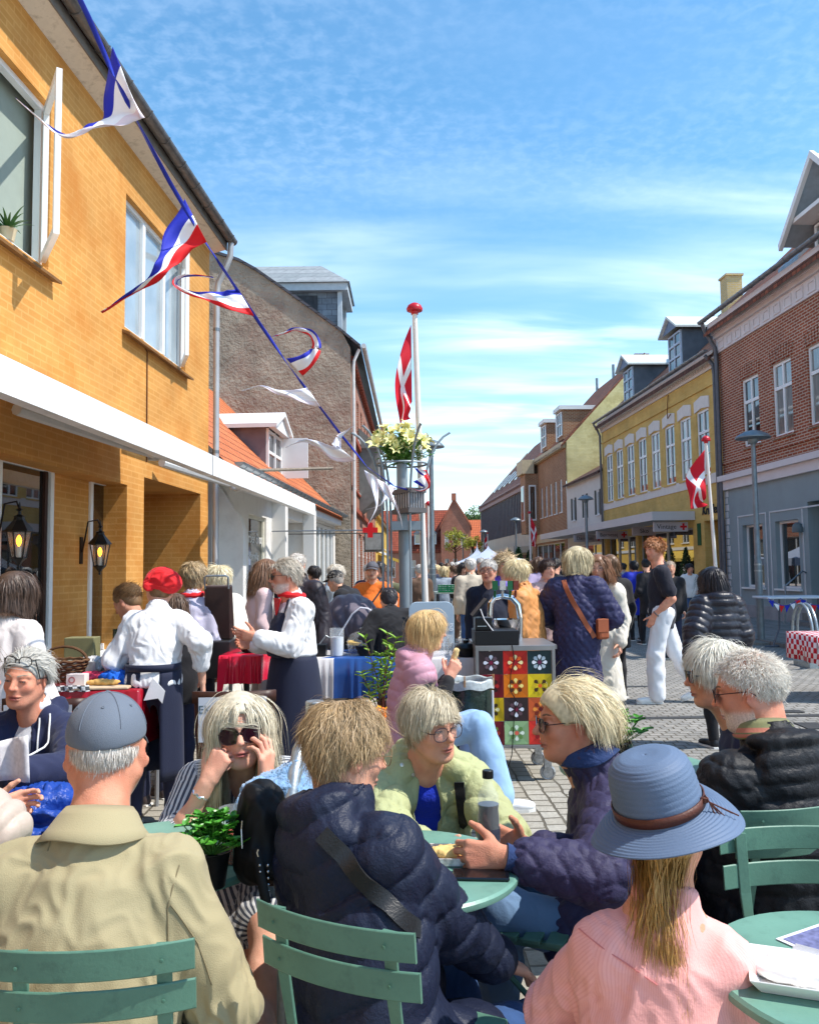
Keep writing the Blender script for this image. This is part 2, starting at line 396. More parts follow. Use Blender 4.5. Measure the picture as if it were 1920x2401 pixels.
# ================================================================ people
SK = lambda rgb:np.array(lin(rgb))
def ik(a,t,l1,l2,pole):
 a = np.asarray(a,float);t = np.asarray(t,float);d = t-a;L = np.linalg.norm(d);Lm = (l1+l2)*.995
 if L > Lm:t = a+d/L*Lm;d = t-a;L = Lm
 if L < abs(l1-l2)+.02:L = abs(l1-l2)+.02;t = a+nrm(d)*L;d = t-a
 x = (l1*l1-l2*l2+L*L)/(2*L);h = math.sqrt(max(l1*l1-x*x,0));n = nrm(d);p = np.asarray(pole,float);p = nrm(p-n*(p@n))
 return a+n*x+p*h,t
class Pose:
 def __init__(s,x,y,H=1.7,yaw=0,sit=False,seat=.46,lean=0,side=0,twist=0,z=0,sw=.175,head=(0,0,0),neckf=.025,up=None,
                 aL=None,aR=None,lL=None,lR=None,hs=1.0,headpos=None):
  if headpos is not None and not sit:
   for _ in range(4):
    q = Pose(x,y,H,yaw,False,seat,lean,side,twist,z,sw,head,neckf,up,None,None,None,None,hs);H *= headpos[2]/q.hc[2]
  k = s.k = H/1.7;s.H = H;s.yaw = yaw;s.sit = sit
  Rz = rotm((0,0,1),R(yaw));s.Rz = Rz;s.r,s.f,s.u = Rz[:,0],Rz[:,1],Rz[:,2]
  s.hip = np.array((x,y,z+(seat+.09*k if sit else .92*k)))
  A = lambda le,si,tw:Rz @ rotm((0,1,0),R(si)) @ rotm((1,0,0),-R(le)) @ rotm((0,0,1),R(tw))
  s.M1 = A(lean*.6,side*.6,twist*.4);s.M2 = A(lean*1.15,side*1.1,twist)
  s.ch = s.hip+s.M1[:,2]*.27*k;s.nb = s.ch+s.M2[:,2]*.235*k
  s.sw = sw*k*.92
  s.shL = s.nb-s.M2[:,0]*s.sw-s.M2[:,2]*.078*k;s.shR = s.nb+s.M2[:,0]*s.sw-s.M2[:,2]*.078*k
  hy,hp,hr = head   # absolute yaw offset from the body, pitch (+ = down), roll
  s.Mh = Rz @ rotm((0,0,1),R(hy)) @ rotm((0,1,0),R(hr)) @ rotm((1,0,0),-R(hp))
  s.hs = hs*k**.35
  nd = nrm(s.M2[:,2]*.6+s.u*.6+s.f*(.12+lean*.004))
  s.hc = s.nb+nd*(.085+.085*s.hs)*k**.5+s.M2[:,1]*neckf+s.Mh[:,1]*.015
  if headpos is not None:
   d = np.asarray(headpos,float)-s.hc
   for n_ in ('hip','ch','nb','shL','shR','hc'):setattr(s,n_,getattr(s,n_)+d)
   if not sit:s.hip = s.hip-np.array((0,0,d[2]))*0
  s.arms = {}
  for sd_,sh,sp in (('L',s.shL,aL),('R',s.shR,aR)):
   sg = -1 if sd_ == 'L' else 1;sp = dict(sp or {})
   if 'w' in sp:w_ = np.asarray(sp['w'],float)
   elif 'l' in sp:lx,ly,lz = sp['l'];w_ = sh+s.M2[:,0]*lx*sg*k+s.M2[:,1]*ly*k+s.M2[:,2]*lz*k
   elif 'wl' in sp:lx,ly,lz = sp['wl'];w_ = sh+s.r*lx*sg*k+s.f*ly*k+s.u*lz*k
   else:w_ = sh+s.r*.05*sg*k+s.f*.06*k-s.u*.505*k
   pole = sp.get('pole',(.22,-.8,-.7));pl = s.r*pole[0]*sg+s.f*pole[1]+s.u*pole[2]
   e,w_ = ik(sh,w_,.285*k,.25*k,pl)
   fd = nrm(w_-e);hd = sp.get('hd');hd = fd if hd is None else nrm(s.r*hd[0]*sg+s.f*hd[1]+s.u*hd[2])
   pn = sp.get('pn',(-1,0,0));pn = s.r*pn[0]*sg+s.f*pn[1]+s.u*pn[2];pn = nrm(pn-hd*(pn@hd))
   s.arms[sd_] = dict(sh=sh,e=e,w=w_,hd=hd,pn=pn,curl=sp.get('curl',(25,35,25)),side=sg,thumb=sp.get('thumb',1),spread=sp.get('spread',0))
  s.legs = {}
  for sd_,sp in (('L',lL),('R',lR)):
   sg = -1 if sd_ == 'L' else 1;sp = dict(sp or {});hj = s.hip+s.r*.095*k*sg
   foot = sp.get('yaw',6*sg);ft = Rz @ rotm((0,0,1),-R(foot)) @ np.array((0,1,0.))
   if sp.get('pitch'):ft = nrm(ft*math.cos(R(sp['pitch']))-s.u*math.sin(R(sp['pitch'])))
   if 'a' in sp:an = np.asarray(sp['a'],float)
   else:
    px,py,pz = sp.get('l',(.10,.38 if sit else 0.0,0))
    an = np.array((s.hip[0],s.hip[1],z))+s.r*px*sg*k+s.f*py*k+s.u*(.085*k+pz)
   kp = sp.get('pole',(.12,1,.25));pl = s.r*kp[0]*sg+s.f*kp[1]+s.u*kp[2]
   kn,an = ik(hj,an,.43*k,.41*k,pl)
   s.legs[sd_] = dict(h=hj,k=kn,a=an,f=ft,side=sg)
 def hl(s,x,y,z):return s.hc+s.Mh@(np.array((x,y,z),float)*s.hs)
def head_sdf(S,P,g):
 M = P.Mh;h = P.hs;W = g.get('w',1.0);E = lambda c,r,k,op=1,Rm=None:S.ell(P.hl(*c),np.array(r)*h,M if Rm is None else M@Rm,k,op)
 def C(a,b,r1,r2,k,op=1):S.cone(P.hl(*a),P.hl(*b),r1*h,r2*h,k,None,op)
 J = g.get('jaw',1.0);no = g.get('nose',1.0)
 E((0,-.012,.035),(.076*W,.096,.082),.01)
 E((0,.022,-.030),(.064*W,.070,.078),.03)
 E((0,.038,-.082),(.041*J,.038,.030),.03)
 E((0,.071,-.100),(.019*J,.015,.015),.02)
 for q in (-1,1):
  C((q*.056*J,-.008,-.045),(q*.022*J,.058,-.094),.018,.015,.03)
  E((q*.037*W,.058,-.024),(.024,.020,.022),.02)
  C((q*.010,.084,.023),(q*.048,.066,.024),.009,.008,.014)
  E((q*.0325,.099,.004),(.018,.016,.0125),.012,-1)
  E((q*.0325,.0735,.003),(.0165,.0145,.0115),.006)
  C((q*.0115*no,.093,-.029),(q*.0125*no,.088,-.033),.0078*no,.006,.006)
 C((0,.083,.020),(0,.108+.004*(no-1)*5,-.024),.0070,.0105*no,.012)
 E((0,.111+.006*(no-1)*5,-.027),(.0105*no,.009,.0085),.006)
 E((0,.085,-.047),(.016,.012,.014),.015)
 if g.get('smile'):
  E((0,.087,-.060),(.029,.012,.006),.004);E((0,.086,-.072),(.025,.012,.007),.004);E((0,.104,-.066),(.025,.016,.0028),.003,-1)
 else:
  E((0,.088,-.060),(.024,.012,.0058),.004);E((0,.087,-.070),(.021,.012,.0065),.004);E((0,.105,-.0655),(.0245,.013,.0011),.003,-1)
 if g.get('open'):E((0,.100,-.0665),(.014,.020,.006),.003,-1)
 for q in (-1,1):
  if g.get('ears',1):
   T = rotm((0,0,1),q*R(-22 if g.get('ears',1) < 2 else -38)) @ rotm((1,0,0),R(10))
   E((q*.079*W,-.010,-.006),(.0065,.0175,.031),.008,1,T);E((q*.088*W,-.004,-.002),(.006,.0095,.017),.006,-1,T)
 nr = g.get('neck',.056)*P.k**.5;a = P.hl(0,-.022,-.055)
 S.cone(a,P.nb+P.M2[:,1]*.012-P.M2[:,2]*.01,nr*h,nr*1.08,.03)
 S.cone(P.hl(0,.02,-.075),P.nb+P.M2[:,1]*.035-P.M2[:,2]*.035,nr*.6,nr*.7,.03)
 S.cone(P.nb-P.M2[:,2]*.05,P.nb-P.M2[:,2]*.10,.085*P.k,.10*P.k,.05,(P.M2[:,1],1.5))
 for sh in (P.shL,P.shR):S.cone(P.nb-P.M2[:,2]*.022,P.nb+(sh-P.nb)*.75,.036*P.k,.040*P.k,.05)
 if g.get('decol'):S.ell(P.ch+P.M2[:,2]*.10*P.k,np.array((.15,.10,.12))*P.k,P.M2,.05)
def hand_sdf(S,a,k=1.0,fine=True):
 f = a['hd'];pn = a['pn'];t = np.cross(f,pn)*a['side'];w_ = a['w'];c1,c2,c3 = a['curl'];k = k*.98
 base = w_+f*.012*k
 kn = [(.030,.088,.0095),(.0095,.092,.0098),(-.0105,.088,.0093),(-.028,.079,.0083)]
 ln = [(.042,.026,.021),(.047,.030,.022),(.043,.028,.021),(.033,.021,.018)]
 S.cone(w_-f*.03*k,w_+f*.01*k,.0235*k,.024*k,.02,(pn,1.35))
 for i,((tx,fy,r),L3) in enumerate(zip(kn,ln)):
  root = base+t*tx*.62*k;kp = base+t*tx*k+f*fy*k-pn*.002*k
  S.cone(root+f*.012*k,kp,.0150*k,.0118*k,.012)
  sp = a.get('spread',0)*tx/.03;d0 = nrm(f+t*(tx*1.2+sp))
  ang = R(c1*(1+.12*i));p = kp
  for j,(L,cc) in enumerate(zip(L3,(c1,c2,c3))):
   ang = R(c1*(1+.10*i)) if j == 0 else ang+R(cc*(1+.06*i))
   d = d0*math.cos(ang)+pn*math.sin(ang);q = p+d*L*k
   S.cone(p,q,(r-.0009*j)*k,(r-.0009*(j+1))*k,.0035 if fine else .006);p = q
 th = a.get('thumb',1);d = nrm(f*.62+t*.75*th+pn*.32);p = base+t*.020*k+f*.012*k+pn*.006*k
 S.cone(base+f*.02*k,p+d*.03*k,.016*k,.0145*k,.014)
 for L,r1,r2,bend in ((.044,.0145,.0115,0),(.033,.0112,.0102,.35),(.026,.0100,.0080,.35)):
  d = nrm(d+(f*.6-t*.25+pn*.2)*bend);q = p+d*L*k;S.cone(p,q,r1*k,r2*k,.006);p = q
def region(P,V,torso_bulk=0):
 """which part of the figure each vertex belongs to and its (around, along) coordinates in metres"""
 uv = np.zeros((len(V),2));best = np.full(len(V),1e3);reg = np.zeros(len(V),int)
 def seg(a,b,r,M,l0,code,scale=1.0):
  ab = b-a;L = np.linalg.norm(ab);n = ab/L;t = (V-a)@n;tc_ = np.clip(t,0,L);q = V-a-tc_[:,None]*n
  ax = M-n*(M@n);ax = nrm(ax);ay = np.cross(n,ax);ang = np.arctan2(q@ay,q@ax)
  d = np.linalg.norm(q,axis=1)-r
  m = d < best;best[m] = d[m];reg[m] = code;uv[m,0] = (ang*r*scale)[m];uv[m,1] = (l0+t)[m]
 k = P.k
 seg(P.hip-P.M1[:,2]*.0,P.ch,.135*k+torso_bulk,P.M1[:,1],0,0);seg(P.ch,P.nb,.12*k+torso_bulk,P.M2[:,1],.27*k,0)
 if not P.sit:seg(P.hip-P.u*.5,P.hip,.15*k+torso_bulk,P.f,-.5,0)
 for i,sd_ in enumerate('LR'):
  a = P.arms[sd_];ref = np.cross(a['e']-a['sh'],a['w']-a['e'])+P.f*.01
  seg(a['sh']+(a['e']-a['sh'])*.12,a['e'],.05*k,ref,0,1+i);seg(a['e'],a['w'],.045*k,ref,.25*k,1+i)
  l = P.legs[sd_]
  seg(l['h']+(l['k']-l['h'])*(.15 if P.sit else .4),l['k'],.06*k,P.r,0,3+i);seg(l['k'],l['a'],.05*k,P.r,.43*k,3+i)
 return reg,uv
def cloth_disp(P,V,F,style,amp=.01,sp=.07,seed=0,wr=.004,it=2):
 reg,uv = region(P,V);N = vnormals(V,F);r = np.random.default_rng(seed)
 if style in ('puffer','quilt','vpuff'):
  u,v = uv[:,0],uv[:,1]+snoise(V,2.5,seed)*.004
  if style == 'puffer':ph = v/sp;prof = np.abs(np.sin(math.pi*ph))**.38;
  elif style == 'vpuff':ph = (v+np.abs(u)*.35)/sp;prof = np.abs(np.sin(math.pi*ph))**.38
  else:
   a = np.abs(np.sin(math.pi*(u+v*.8)/sp));b = np.abs(np.sin(math.pi*(u-v*.8)/sp));prof = np.minimum(a,b)**.5
  wrk = snoise(np.stack([u*1.0,v*.35,reg*3.1],1),22,seed+3)*(1-prof)*.5
  V = V+N*((prof-.8)*amp+wrk*amp*.30+snoise(V,5,seed+5)*amp*.16)[:,None]
 f1 = snoise(V@np.diag((1.,1.,.45)),5.5,seed+11);f2 = snoise(V+.03*snoise(V,4,seed)[:,None],(13,13,6),seed+12)
 ridge = (1-np.abs(f1)*1.6)*.6+(1-np.abs(f2)*1.8)*.4
 g = np.full(len(V),.55)
 for sd_ in 'LR':
  a = P.arms[sd_];g += 1.1*np.exp(-((V-a['e'])**2).sum(1)/(.09**2))+.8*np.exp(-((V-a['sh']+(0,0,.06))**2).sum(1)/(.09**2));l = P.legs[sd_];g += .9*np.exp(-((V-l['k'])**2).sum(1)/(.12**2))+.5*np.exp(-((V-l['a'])**2).sum(1)/(.1**2))
 g += .5*np.exp(-((V-P.hip-P.u*.06)**2).sum(1)/(.16**2))
 V = V+vnormals(V,F)*(ridge*g*wr)[:,None]
 return V,uv,reg
def jacket(P,bulk=.012,hem=.14,sleeve=1.0,belly=0,chest=0,collar=.04,cw=.018,open_=0,flare=0.0,style='plain',amp=.008,sp=.07,wr=.004,vox=.008,seed=0,shz=0,cuff=0,sleeve_r=0,cowl=0,name='jacket',mats=None,parent=None,thighs=.0,vneck=0,extra=None,slv=None,bust=0):
 k = P.k;b = bulk;S = SDF();M1,M2 = P.M1,P.M2
 S.ell(P.ch+M2[:,2]*.02*k,np.array((.155+chest*.6,.106+chest,.165))*k+b,M2,.03)
 S.ell(P.ch-M1[:,2]*.09*k+M1[:,1]*(belly*.7),np.array((.138+belly*.6,.108+belly,.16))*k+b,M1,.06)
 S.ell(P.hip+M1[:,2]*.02*k+M1[:,1]*belly*.3,np.array((.158+belly*.3,.120+belly*.5,.13))*k+b,M1,.06)
 S.cone(P.shL-M2[:,2]*.01,P.shR-M2[:,2]*.01,.050*k+b*.6,None,.06,(M2[:,1],1.0))
 S.cone(P.nb-M2[:,2]*.025,P.nb-M2[:,2]*.08,.056*k+b*.5,.09*k+b*.6,.05)
 for sh in (P.shL,P.shR):S.cone(P.nb-M2[:,2]*.022*k,sh-M2[:,2]*.002*k,.036*k+b*.5,.046*k+b*.6,.05)
 if bust:
  for q in (-1,1):S.ell(P.ch+M2[:,2]*.0*k+M2[:,0]*.07*k*q+M2[:,1]*.085*k,np.array((.062,.055,.06))*k*bust+b,M2,.05)
 if P.sit:
  if thighs:
   for l in P.legs.values():S.cone(l['h'],l['h']+(l['k']-l['h'])*thighs,.088*k+b,.080*k+b,.06)
  S.ell(P.hip-P.f*.02*k-P.u*.02*k,np.array((.175+belly*.3,.135,.10))*k+b,P.Rz,.05)
 else:
  S.cone(P.hip,P.hip-P.u*(hem-.0),.128*k+b,.128*k+b+flare,.06,(P.f,1.18))
 for sd_,a in P.arms.items():
  sr = sleeve_r
  if slv and sd_ in slv:pass
  if sleeve <= 0:S.cone(P.shL if sd_ == 'L' else P.shR,a['sh']+(a['e']-a['sh'])*.08,.055*k+b,None,.04);continue
  if sleeve <= .6:
   q = a['sh']+(a['e']-a['sh'])*(sleeve/.5);S.cone(a['sh'],q,.050*k+b+sr,.047*k+b+sr,.035);S.plane(q,a['e']-a['sh'],.004) if False else None
  else:
   q = a['e']+(a['w']-a['e'])*min(1,(sleeve-.5)*2)
   S.cone(a['sh'],a['e'],.048*k+b*.9+sr,.040*k+b*.85+sr,.035);S.cone(a['e'],q,.040*k+b*.85+sr,.029*k+b*.75+sr*.8,.02)
 if extra:extra(S)
 nd = nrm(P.hl(0,-.02,-.06)-P.nb)
 if collar > 0:
  S.cone(P.nb-nd*.03,P.nb+nd*collar,.060*k+cw,.057*k+cw,.015)
  S.cone(P.nb+nd*(collar-.008),P.nb+nd*(collar+.08),.057*k+cw-.010,None,.008,None,-1)
 else:
  S.cone(P.nb+nd*.0+M2[:,1]*.02,P.nb+nd*.1,.062*k,None,.01,None,-1)
 if vneck:S.ell(P.nb+M2[:,1]*.115*k-M2[:,2]*vneck*.5,np.array((.045,.05,vneck*.62)),M2@rotm((1,0,0),R(12)),.006,-1)
 if not P.sit:S.plane(P.hip-P.u*hem,-P.u,.012)
 V,F = S.mesh(vox)
 V,uv,reg = cloth_disp(P,V,F,style,amp,sp,seed,wr)
 V = relax(V,F,1,.35)
 me = mesh_np(name,V,F,mats or [],uv=uv)
 return link(name,me,parent,world=True)
def trousers(P,bulk=.006,flare=0,cut=1.0,vox=.009,wr=.005,seed=3,name='trousers',mats=None,parent=None,hipw=0,col=None):
 k = P.k;b = bulk;S = SDF()
 S.ell(P.hip+P.u*.02,np.array((.150+hipw,.115+hipw,.13))*k+b,P.M1,.05)
 for l in P.legs.values():
  S.cone(l['h'],l['k'],.080*k+b,.056*k+b+flare*.25,.05)
  q = l['k']+(l['a']-l['k'])*cut
  S.cone(l['k'],l['k']+(q-l['k'])*.4,.055*k+b+flare*.3,.054*k+b+flare*.6,.03);S.cone(l['k']+(q-l['k'])*.4,q,.054*k+b+flare*.6,.040*k+b+flare,.03)
  S.plane(q+nrm(q-l['k'])*.02,nrm(q-l['k']),.006) if False else None
 V,F = S.mesh(vox);V,uv,reg = cloth_disp(P,V,F,'plain',seed=seed,wr=wr);V = relax(V,F,1,.3)
 return link(name,mesh_np(name,V,F,mats or [],uv=uv),parent,world=True)
def shoe(P,l,mt,sole,vox=.006,parent=None,big=1.0):
 k = P.k*big;f = l['f'];a = l['a'];up = np.array((0,0,1.)) if abs(f[2]) < .9 else P.f
 F3 = frame_of(f,up);x,y,z = F3[:,0],F3[:,1],F3[:,2];g = a-z*.055*k
 S = SDF();S.ell(g+y*.155*k,np.array((.043,.062,.030))*k,F3,.02);S.cone(g-y*.02*k+z*.012*k,g+y*.11*k,.036*k,.034*k,.03,(z,1.0));S.cone(g-y*.015*k,a+z*.015*k,.036*k,.040*k,.02)
 S.plane(g-z*.022*k,-z,.004)
 V,F = S.mesh(vox);o = link('shoe',mesh_np('shoe',V,F,[mt]),parent,world=True)
 m = MB();pr = [(-.045,-.055),(.0,-.063),(.045,-.055),(.040,.02),(.048,.10),(.045,.17),(.022,.215),(-.022,.215),(-.045,.17),(-.048,.10),(-.040,.02)]
 m.prism([g+x*p[0]*.92*k+y*p[1]*k-z*.030*k for p in pr],z*.016*k);so = m.build('sole',sole,o,world=True);return o
def skin_mesh(P,g,rgb,hv,bv,parts,name='body',parent=None):
 """head+neck, hands with bare arms, bare legs: one mesh"""
 Vs = [];Fs = [];Cs = [];n = 0;base = SK(rgb)
 def put(S,h,colf=None,it=1):
  nonlocal n
  V,F = S.mesh(h)
  if not len(V):return
  V = relax(V,F,it,.35);c = np.ones((len(V),3))*base
  c = c*(1+.10*snoise(V,14,5)[:,None]*np.array((.5,1,1.1)))
  if colf is not None:c = colf(V,c)
  Vs.append(V);Fs.append(F+n);Cs.append(c);n += len(V)
 S = SDF();head_sdf(S,P,g);P.hS = S
 def fc(V,c):
  q = (V-P.hc)@P.Mh/P.hs;x,y,z = np.abs(q[:,0]),q[:,1],q[:,2]
  G = lambda cx,cy,cz,sx,sy,sz:np.exp(-((x-cx)/sx)**2-((y-cy)/sy)**2-((z-cz)/sz)**2)[:,None]
  red = G(.04,.07,-.028,.022,.03,.02)*.55+G(0,.11,-.028,.014,.02,.012)*.5+G(.085,-.01,-.01,.012,.04,.03)*.5
  c = c*(1-red*np.array((-.02,.26,.24)))
  lip = np.clip(G(0,.10,-.0655,.021,.02,.0105)*1.5,0,1);lc = SK(g.get('lip',(168,92,86)))
  c = c*(1-lip)+lc*lip
  mo = np.clip(np.exp(-(x/.021)**2-((z+.0655)/.0022)**2)*(y > .07),0,1)[:,None];c = c*(1-mo*.65)
  if g.get('beard') is not None:
   bm_ = (1/(1+np.exp((z+.052)*260)))*(y > -.01)*(z > -.135)+G(0,.10,-.047,.026,.03,.008)[:,0];bm_ = np.clip(bm_*g.get('bst',.6),0,1)[:,None]*(1-lip);bm_ = bm_*(1/(1+np.exp((-z-.125)*200)))[:,None]
   c = c*(1-bm_)+SK(g['beard'])*bm_*(1+.25*snoise(V,120,3)[:,None])
  if g.get('scalp') is not None:
   e = 1/(1+np.exp(-(z-.045)*120));c = c*(1-e[:,None]*.8)+SK(g['scalp'])*e[:,None]*.8
  return c
 put(S,hv,fc)
 k = P.k
 for sd_,a in P.arms.items():
  if not parts.get('hand'+sd_,1):continue
  S = SDF();bare = parts.get('bare'+sd_,parts.get('bare',.35))   # share of the forearm (1) and upper arm (2) that is modelled
  q = a['w']+(a['e']-a['w'])*min(1,bare);wr_ = .0235*k
  S.cone(q,a['w'],.0235*k+.017*k*min(1,bare),wr_,.02,(a['pn'],1.12))
  if bare > 1:S.cone(a['e']+(a['sh']-a['e'])*(bare-1),a['e'],.047*k*parts.get('arm',1),.037*k,.03);S.cone(a['e']+(a['w']-a['e'])*.25,a['e']+(a['w']-a['e'])*.45,.039*k,.034*k,.03)
  hand_sdf(S,a,k**.6*parts.get('hsc',1.0),hv < .005)
  def hc_(V,c):return c*(1-.10*np.exp(-(((V-a['w']-a['hd']*.1)**2).sum(1))/(.05**2))[:,None]*np.array((0,1,.9)))
  put(S,max(min(hv,.0045),.0026) if hv < .008 else hv*.8,hc_)
 for sd_,l in P.legs.items():
  if parts.get('legs'):
   S = SDF();S.cone(l['h']+(l['k']-l['h'])*.5,l['k'],.068*k,.055*k,.03);S.cone(l['k'],l['k']+(l['a']-l['k'])*.35,.050*k,.056*k,.03);S.cone(l['k']+(l['a']-l['k'])*.35,l['a'],.056*k,.034*k,.04)
   S.cone(l['a'],l['a']-P.u*.05*k+l['f']*.02,.034*k,.03*k,.03);S.cone(l['a']-P.u*.045*k,l['a']-P.u*.055*k+l['f']*.13*k,.030*k,.026*k,.03,(P.u,1.25))
   put(S,bv)
  elif parts.get('ankle'):
   S = SDF();S.cone(l['a']+(l['k']-l['a'])*.35,l['a'],.046*k,.034*k,.04);put(S,bv)
 S = SDF();S.cone(P.hip,P.ch,.10*k,.11*k,.05);S.cone(P.ch,P.nb-P.M2[:,2]*.07*k,.11*k,.09*k,.05,(P.M2[:,1],1.3))
 for a in P.arms.values():S.cone(a['sh']-P.M2[:,2]*.02,a['e'],.040*k,.033*k,.03);S.cone(a['e'],a['w'],.030*k,.020*k,.03)
 if not P.legs == {}:
  for l in P.legs.values():S.cone(l['h'],l['k'],.070*k,.045*k,.03);S.cone(l['k'],l['a'],.045*k,.03*k,.03)
 put(S,max(bv*2,.02))
 V = np.concatenate(Vs);F = np.concatenate(Fs);C = np.concatenate(Cs)
 m = mat('skin',attr=True,rough=.55,var=.11,vs=22,bump=.35,bs=380,bump2=.10,b2s=75,spec=.32,sss=.10)
 return link(name,mesh_np(name,V,F,[m],col=np.clip(C,0,1)),parent,world=True)
def surf(P,x,z,y0=.14,y1=.03):
 ys = np.linspace(y0,y1,56);pts = P.hc+(np.stack([np.full(56,x),ys,np.full(56,z)],1)@P.Mh.T)*P.hs
 d = P.hS(pts);i = int(np.argmax(d < 0)) if (d < 0).any() else 55
 return ys[i]
def face_bits(P,g,parent,body,gls=None,squint=1.0,iris=(92,110,120)):
 mw = mat('eye_white',(225,215,205),.25,0,spec=.6);mi = mat('iris%d_%d_%d' % iris,iris,.2,0,spec=.6);mp_ = mat('pupil',(12,10,10),.1,0);ml = mat('lash',(70,48,40),.7,0)
 for q in (-1,1):
  cx,cz = q*.0325,.0035;m = MB();nu,nv = 13,6;rows = [];top = [];bot = []
  for i in range(nu):
   u = -1+2*i/(nu-1);hh = .0056*squint*(1-abs(u)**2.2)**.8;row = []
   for j in range(nv):
    v = -1+2*j/(nv-1);x = cx+.0145*u;z = cz+hh*v+.0012*u*q
    y = surf(P,x,cz)+.0014;row.append(P.hl(x,y,z))
   rows.append(row);top.append(P.hl(x,y+.0016,cz+hh+.0012*u*q));bot.append(P.hl(x,y+.0008,cz-hh+.0012*u*q))
  V = [p for r_ in rows for p in r_];F = [];fm = []
  for i in range(nu-1):
   for j in range(nv-1):
    F.append((i*nv+j,i*nv+j+1,(i+1)*nv+j+1,(i+1)*nv+j));uc = abs(-1+2*(i+.5)/(nu-1)+.02*q);fm.append(2 if uc < .16 else (1 if uc < .42 else 0))
  m.v = [tuple(p) for p in V];m.f = F;m.m = fm;o = m.build('eye',[mw,mi,mp_],parent,smooth=2)
  m = MB();m.tube(top,.0013*P.hs,5);m.tube(bot,.0007*P.hs,4);m.build('eyelid',ml,o,smooth=True)
  m = MB();pts = []
  for t in np.linspace(0,1,7):
   x = q*(.013+.038*t);z = .0245+.0055*math.sin(t*2.4)+g.get('browz',0)*(1-t);pts.append(P.hl(x,surf(P,x,z)+.0012,z))
  m.tube(pts,[a_*P.hs for a_ in (.0022,.0032,.0034,.0032,.0028,.0022,.0010)],6,flat=P.Mh[:,1]);m.build('eyebrow',mat('brow%s' % str(g.get('brow',(120,95,75))),g.get('brow',(120,95,75)),.8,.2,vs=200),parent,smooth=True)
def glasses(P,kind,parent,z0=.002,frame=(30,26,26),lens=(25,18,20),r=(.0245,.021),up=0,y0=None,tilt=0,lensalpha=None,thick=.0014):
 """kind: 'sun' dark lenses, 'clear' see-through lenses"""
 mf = mat('glasses_frame%s' % str(frame),frame,.3,0,spec=.5);ro = None
 yb = (surf(P,0,.010)+.006) if y0 is None else y0
 o = None;H = lambda x,y,z:P.hl(x,y*math.cos(tilt)-z*math.sin(tilt) if tilt else y,(y-yb)*math.sin(tilt)+z if tilt else z)
 m = MB();rims = []
 for q in (-1,1):
  pts = []
  for j in range(24):
   t = 2*math.pi*j/24;x = q*.0335+r[0]*np.sign(math.cos(t))*abs(math.cos(t))**.85;z = z0+r[1]*np.sign(math.sin(t))*abs(math.sin(t))**.85
   pts.append(P.hl(x,yb-.0035*((abs(x)-.01)/.05)**2*2+up,z+tilt*0))
  rims.append(pts);m.tube(pts+[pts[0]],thick*P.hs,5,cap=False)
  m.tube([P.hl(q*.056,yb-.005+up,z0+.008),P.hl(q*.070,yb-.016+up,z0+.008),P.hl(q*.080,.03,.010),P.hl(q*.084,-.010,.010),P.hl(q*.083,-.028,-.006)],thick*P.hs*1.1,5)
 m.tube([P.hl(-.010,yb+up,z0+.006),P.hl(0,yb+.003+up,z0+.009),P.hl(.010,yb+up,z0+.006)],thick*P.hs,5)
 o = m.build('glasses',mf,parent,smooth=True)
 mlens = mat('sun_lens%s' % str(lens),lens,.06,0,spec=.9,ior=1.6) if kind == 'sun' else mat('clear_lens',(235,240,240),.03,0,spec=.4,alpha=.07)
 for pts in rims:
  c = np.mean(pts,0)+P.Mh[:,1]*.002*P.hs;m = MB();m.add([c]+[tuple(p) for p in pts],[(0,j+1,(j+1) % 24+1) for j in range(24)]);m.build('lens',mlens,o,smooth=2)
 return o
HAIRM = lambda:mat('hair',attr=True,rough=.42,var=.0,spec=.5,bump=.0)
def scalp_roots(n,rng,thr=None,W=1.0):
 d = rng.normal(size=(n*3,3));d /= np.linalg.norm(d,axis=1,keepdims=True)
 phi = np.abs(np.arctan2(d[:,0],d[:,1]));el = np.arcsin(d[:,2])
 t = np.interp(phi,[0,.7,1.15,1.45,1.75,2.2,math.pi],thr or [.50,.42,.15,-.12,-.45,-.85,-1.0])
 d = d[el > t+rng.uniform(-.06,.06,len(d))][:n]
 p = np.array((0,-.012,.035))+d*np.array((.076*W,.096,.082))
 return p,d
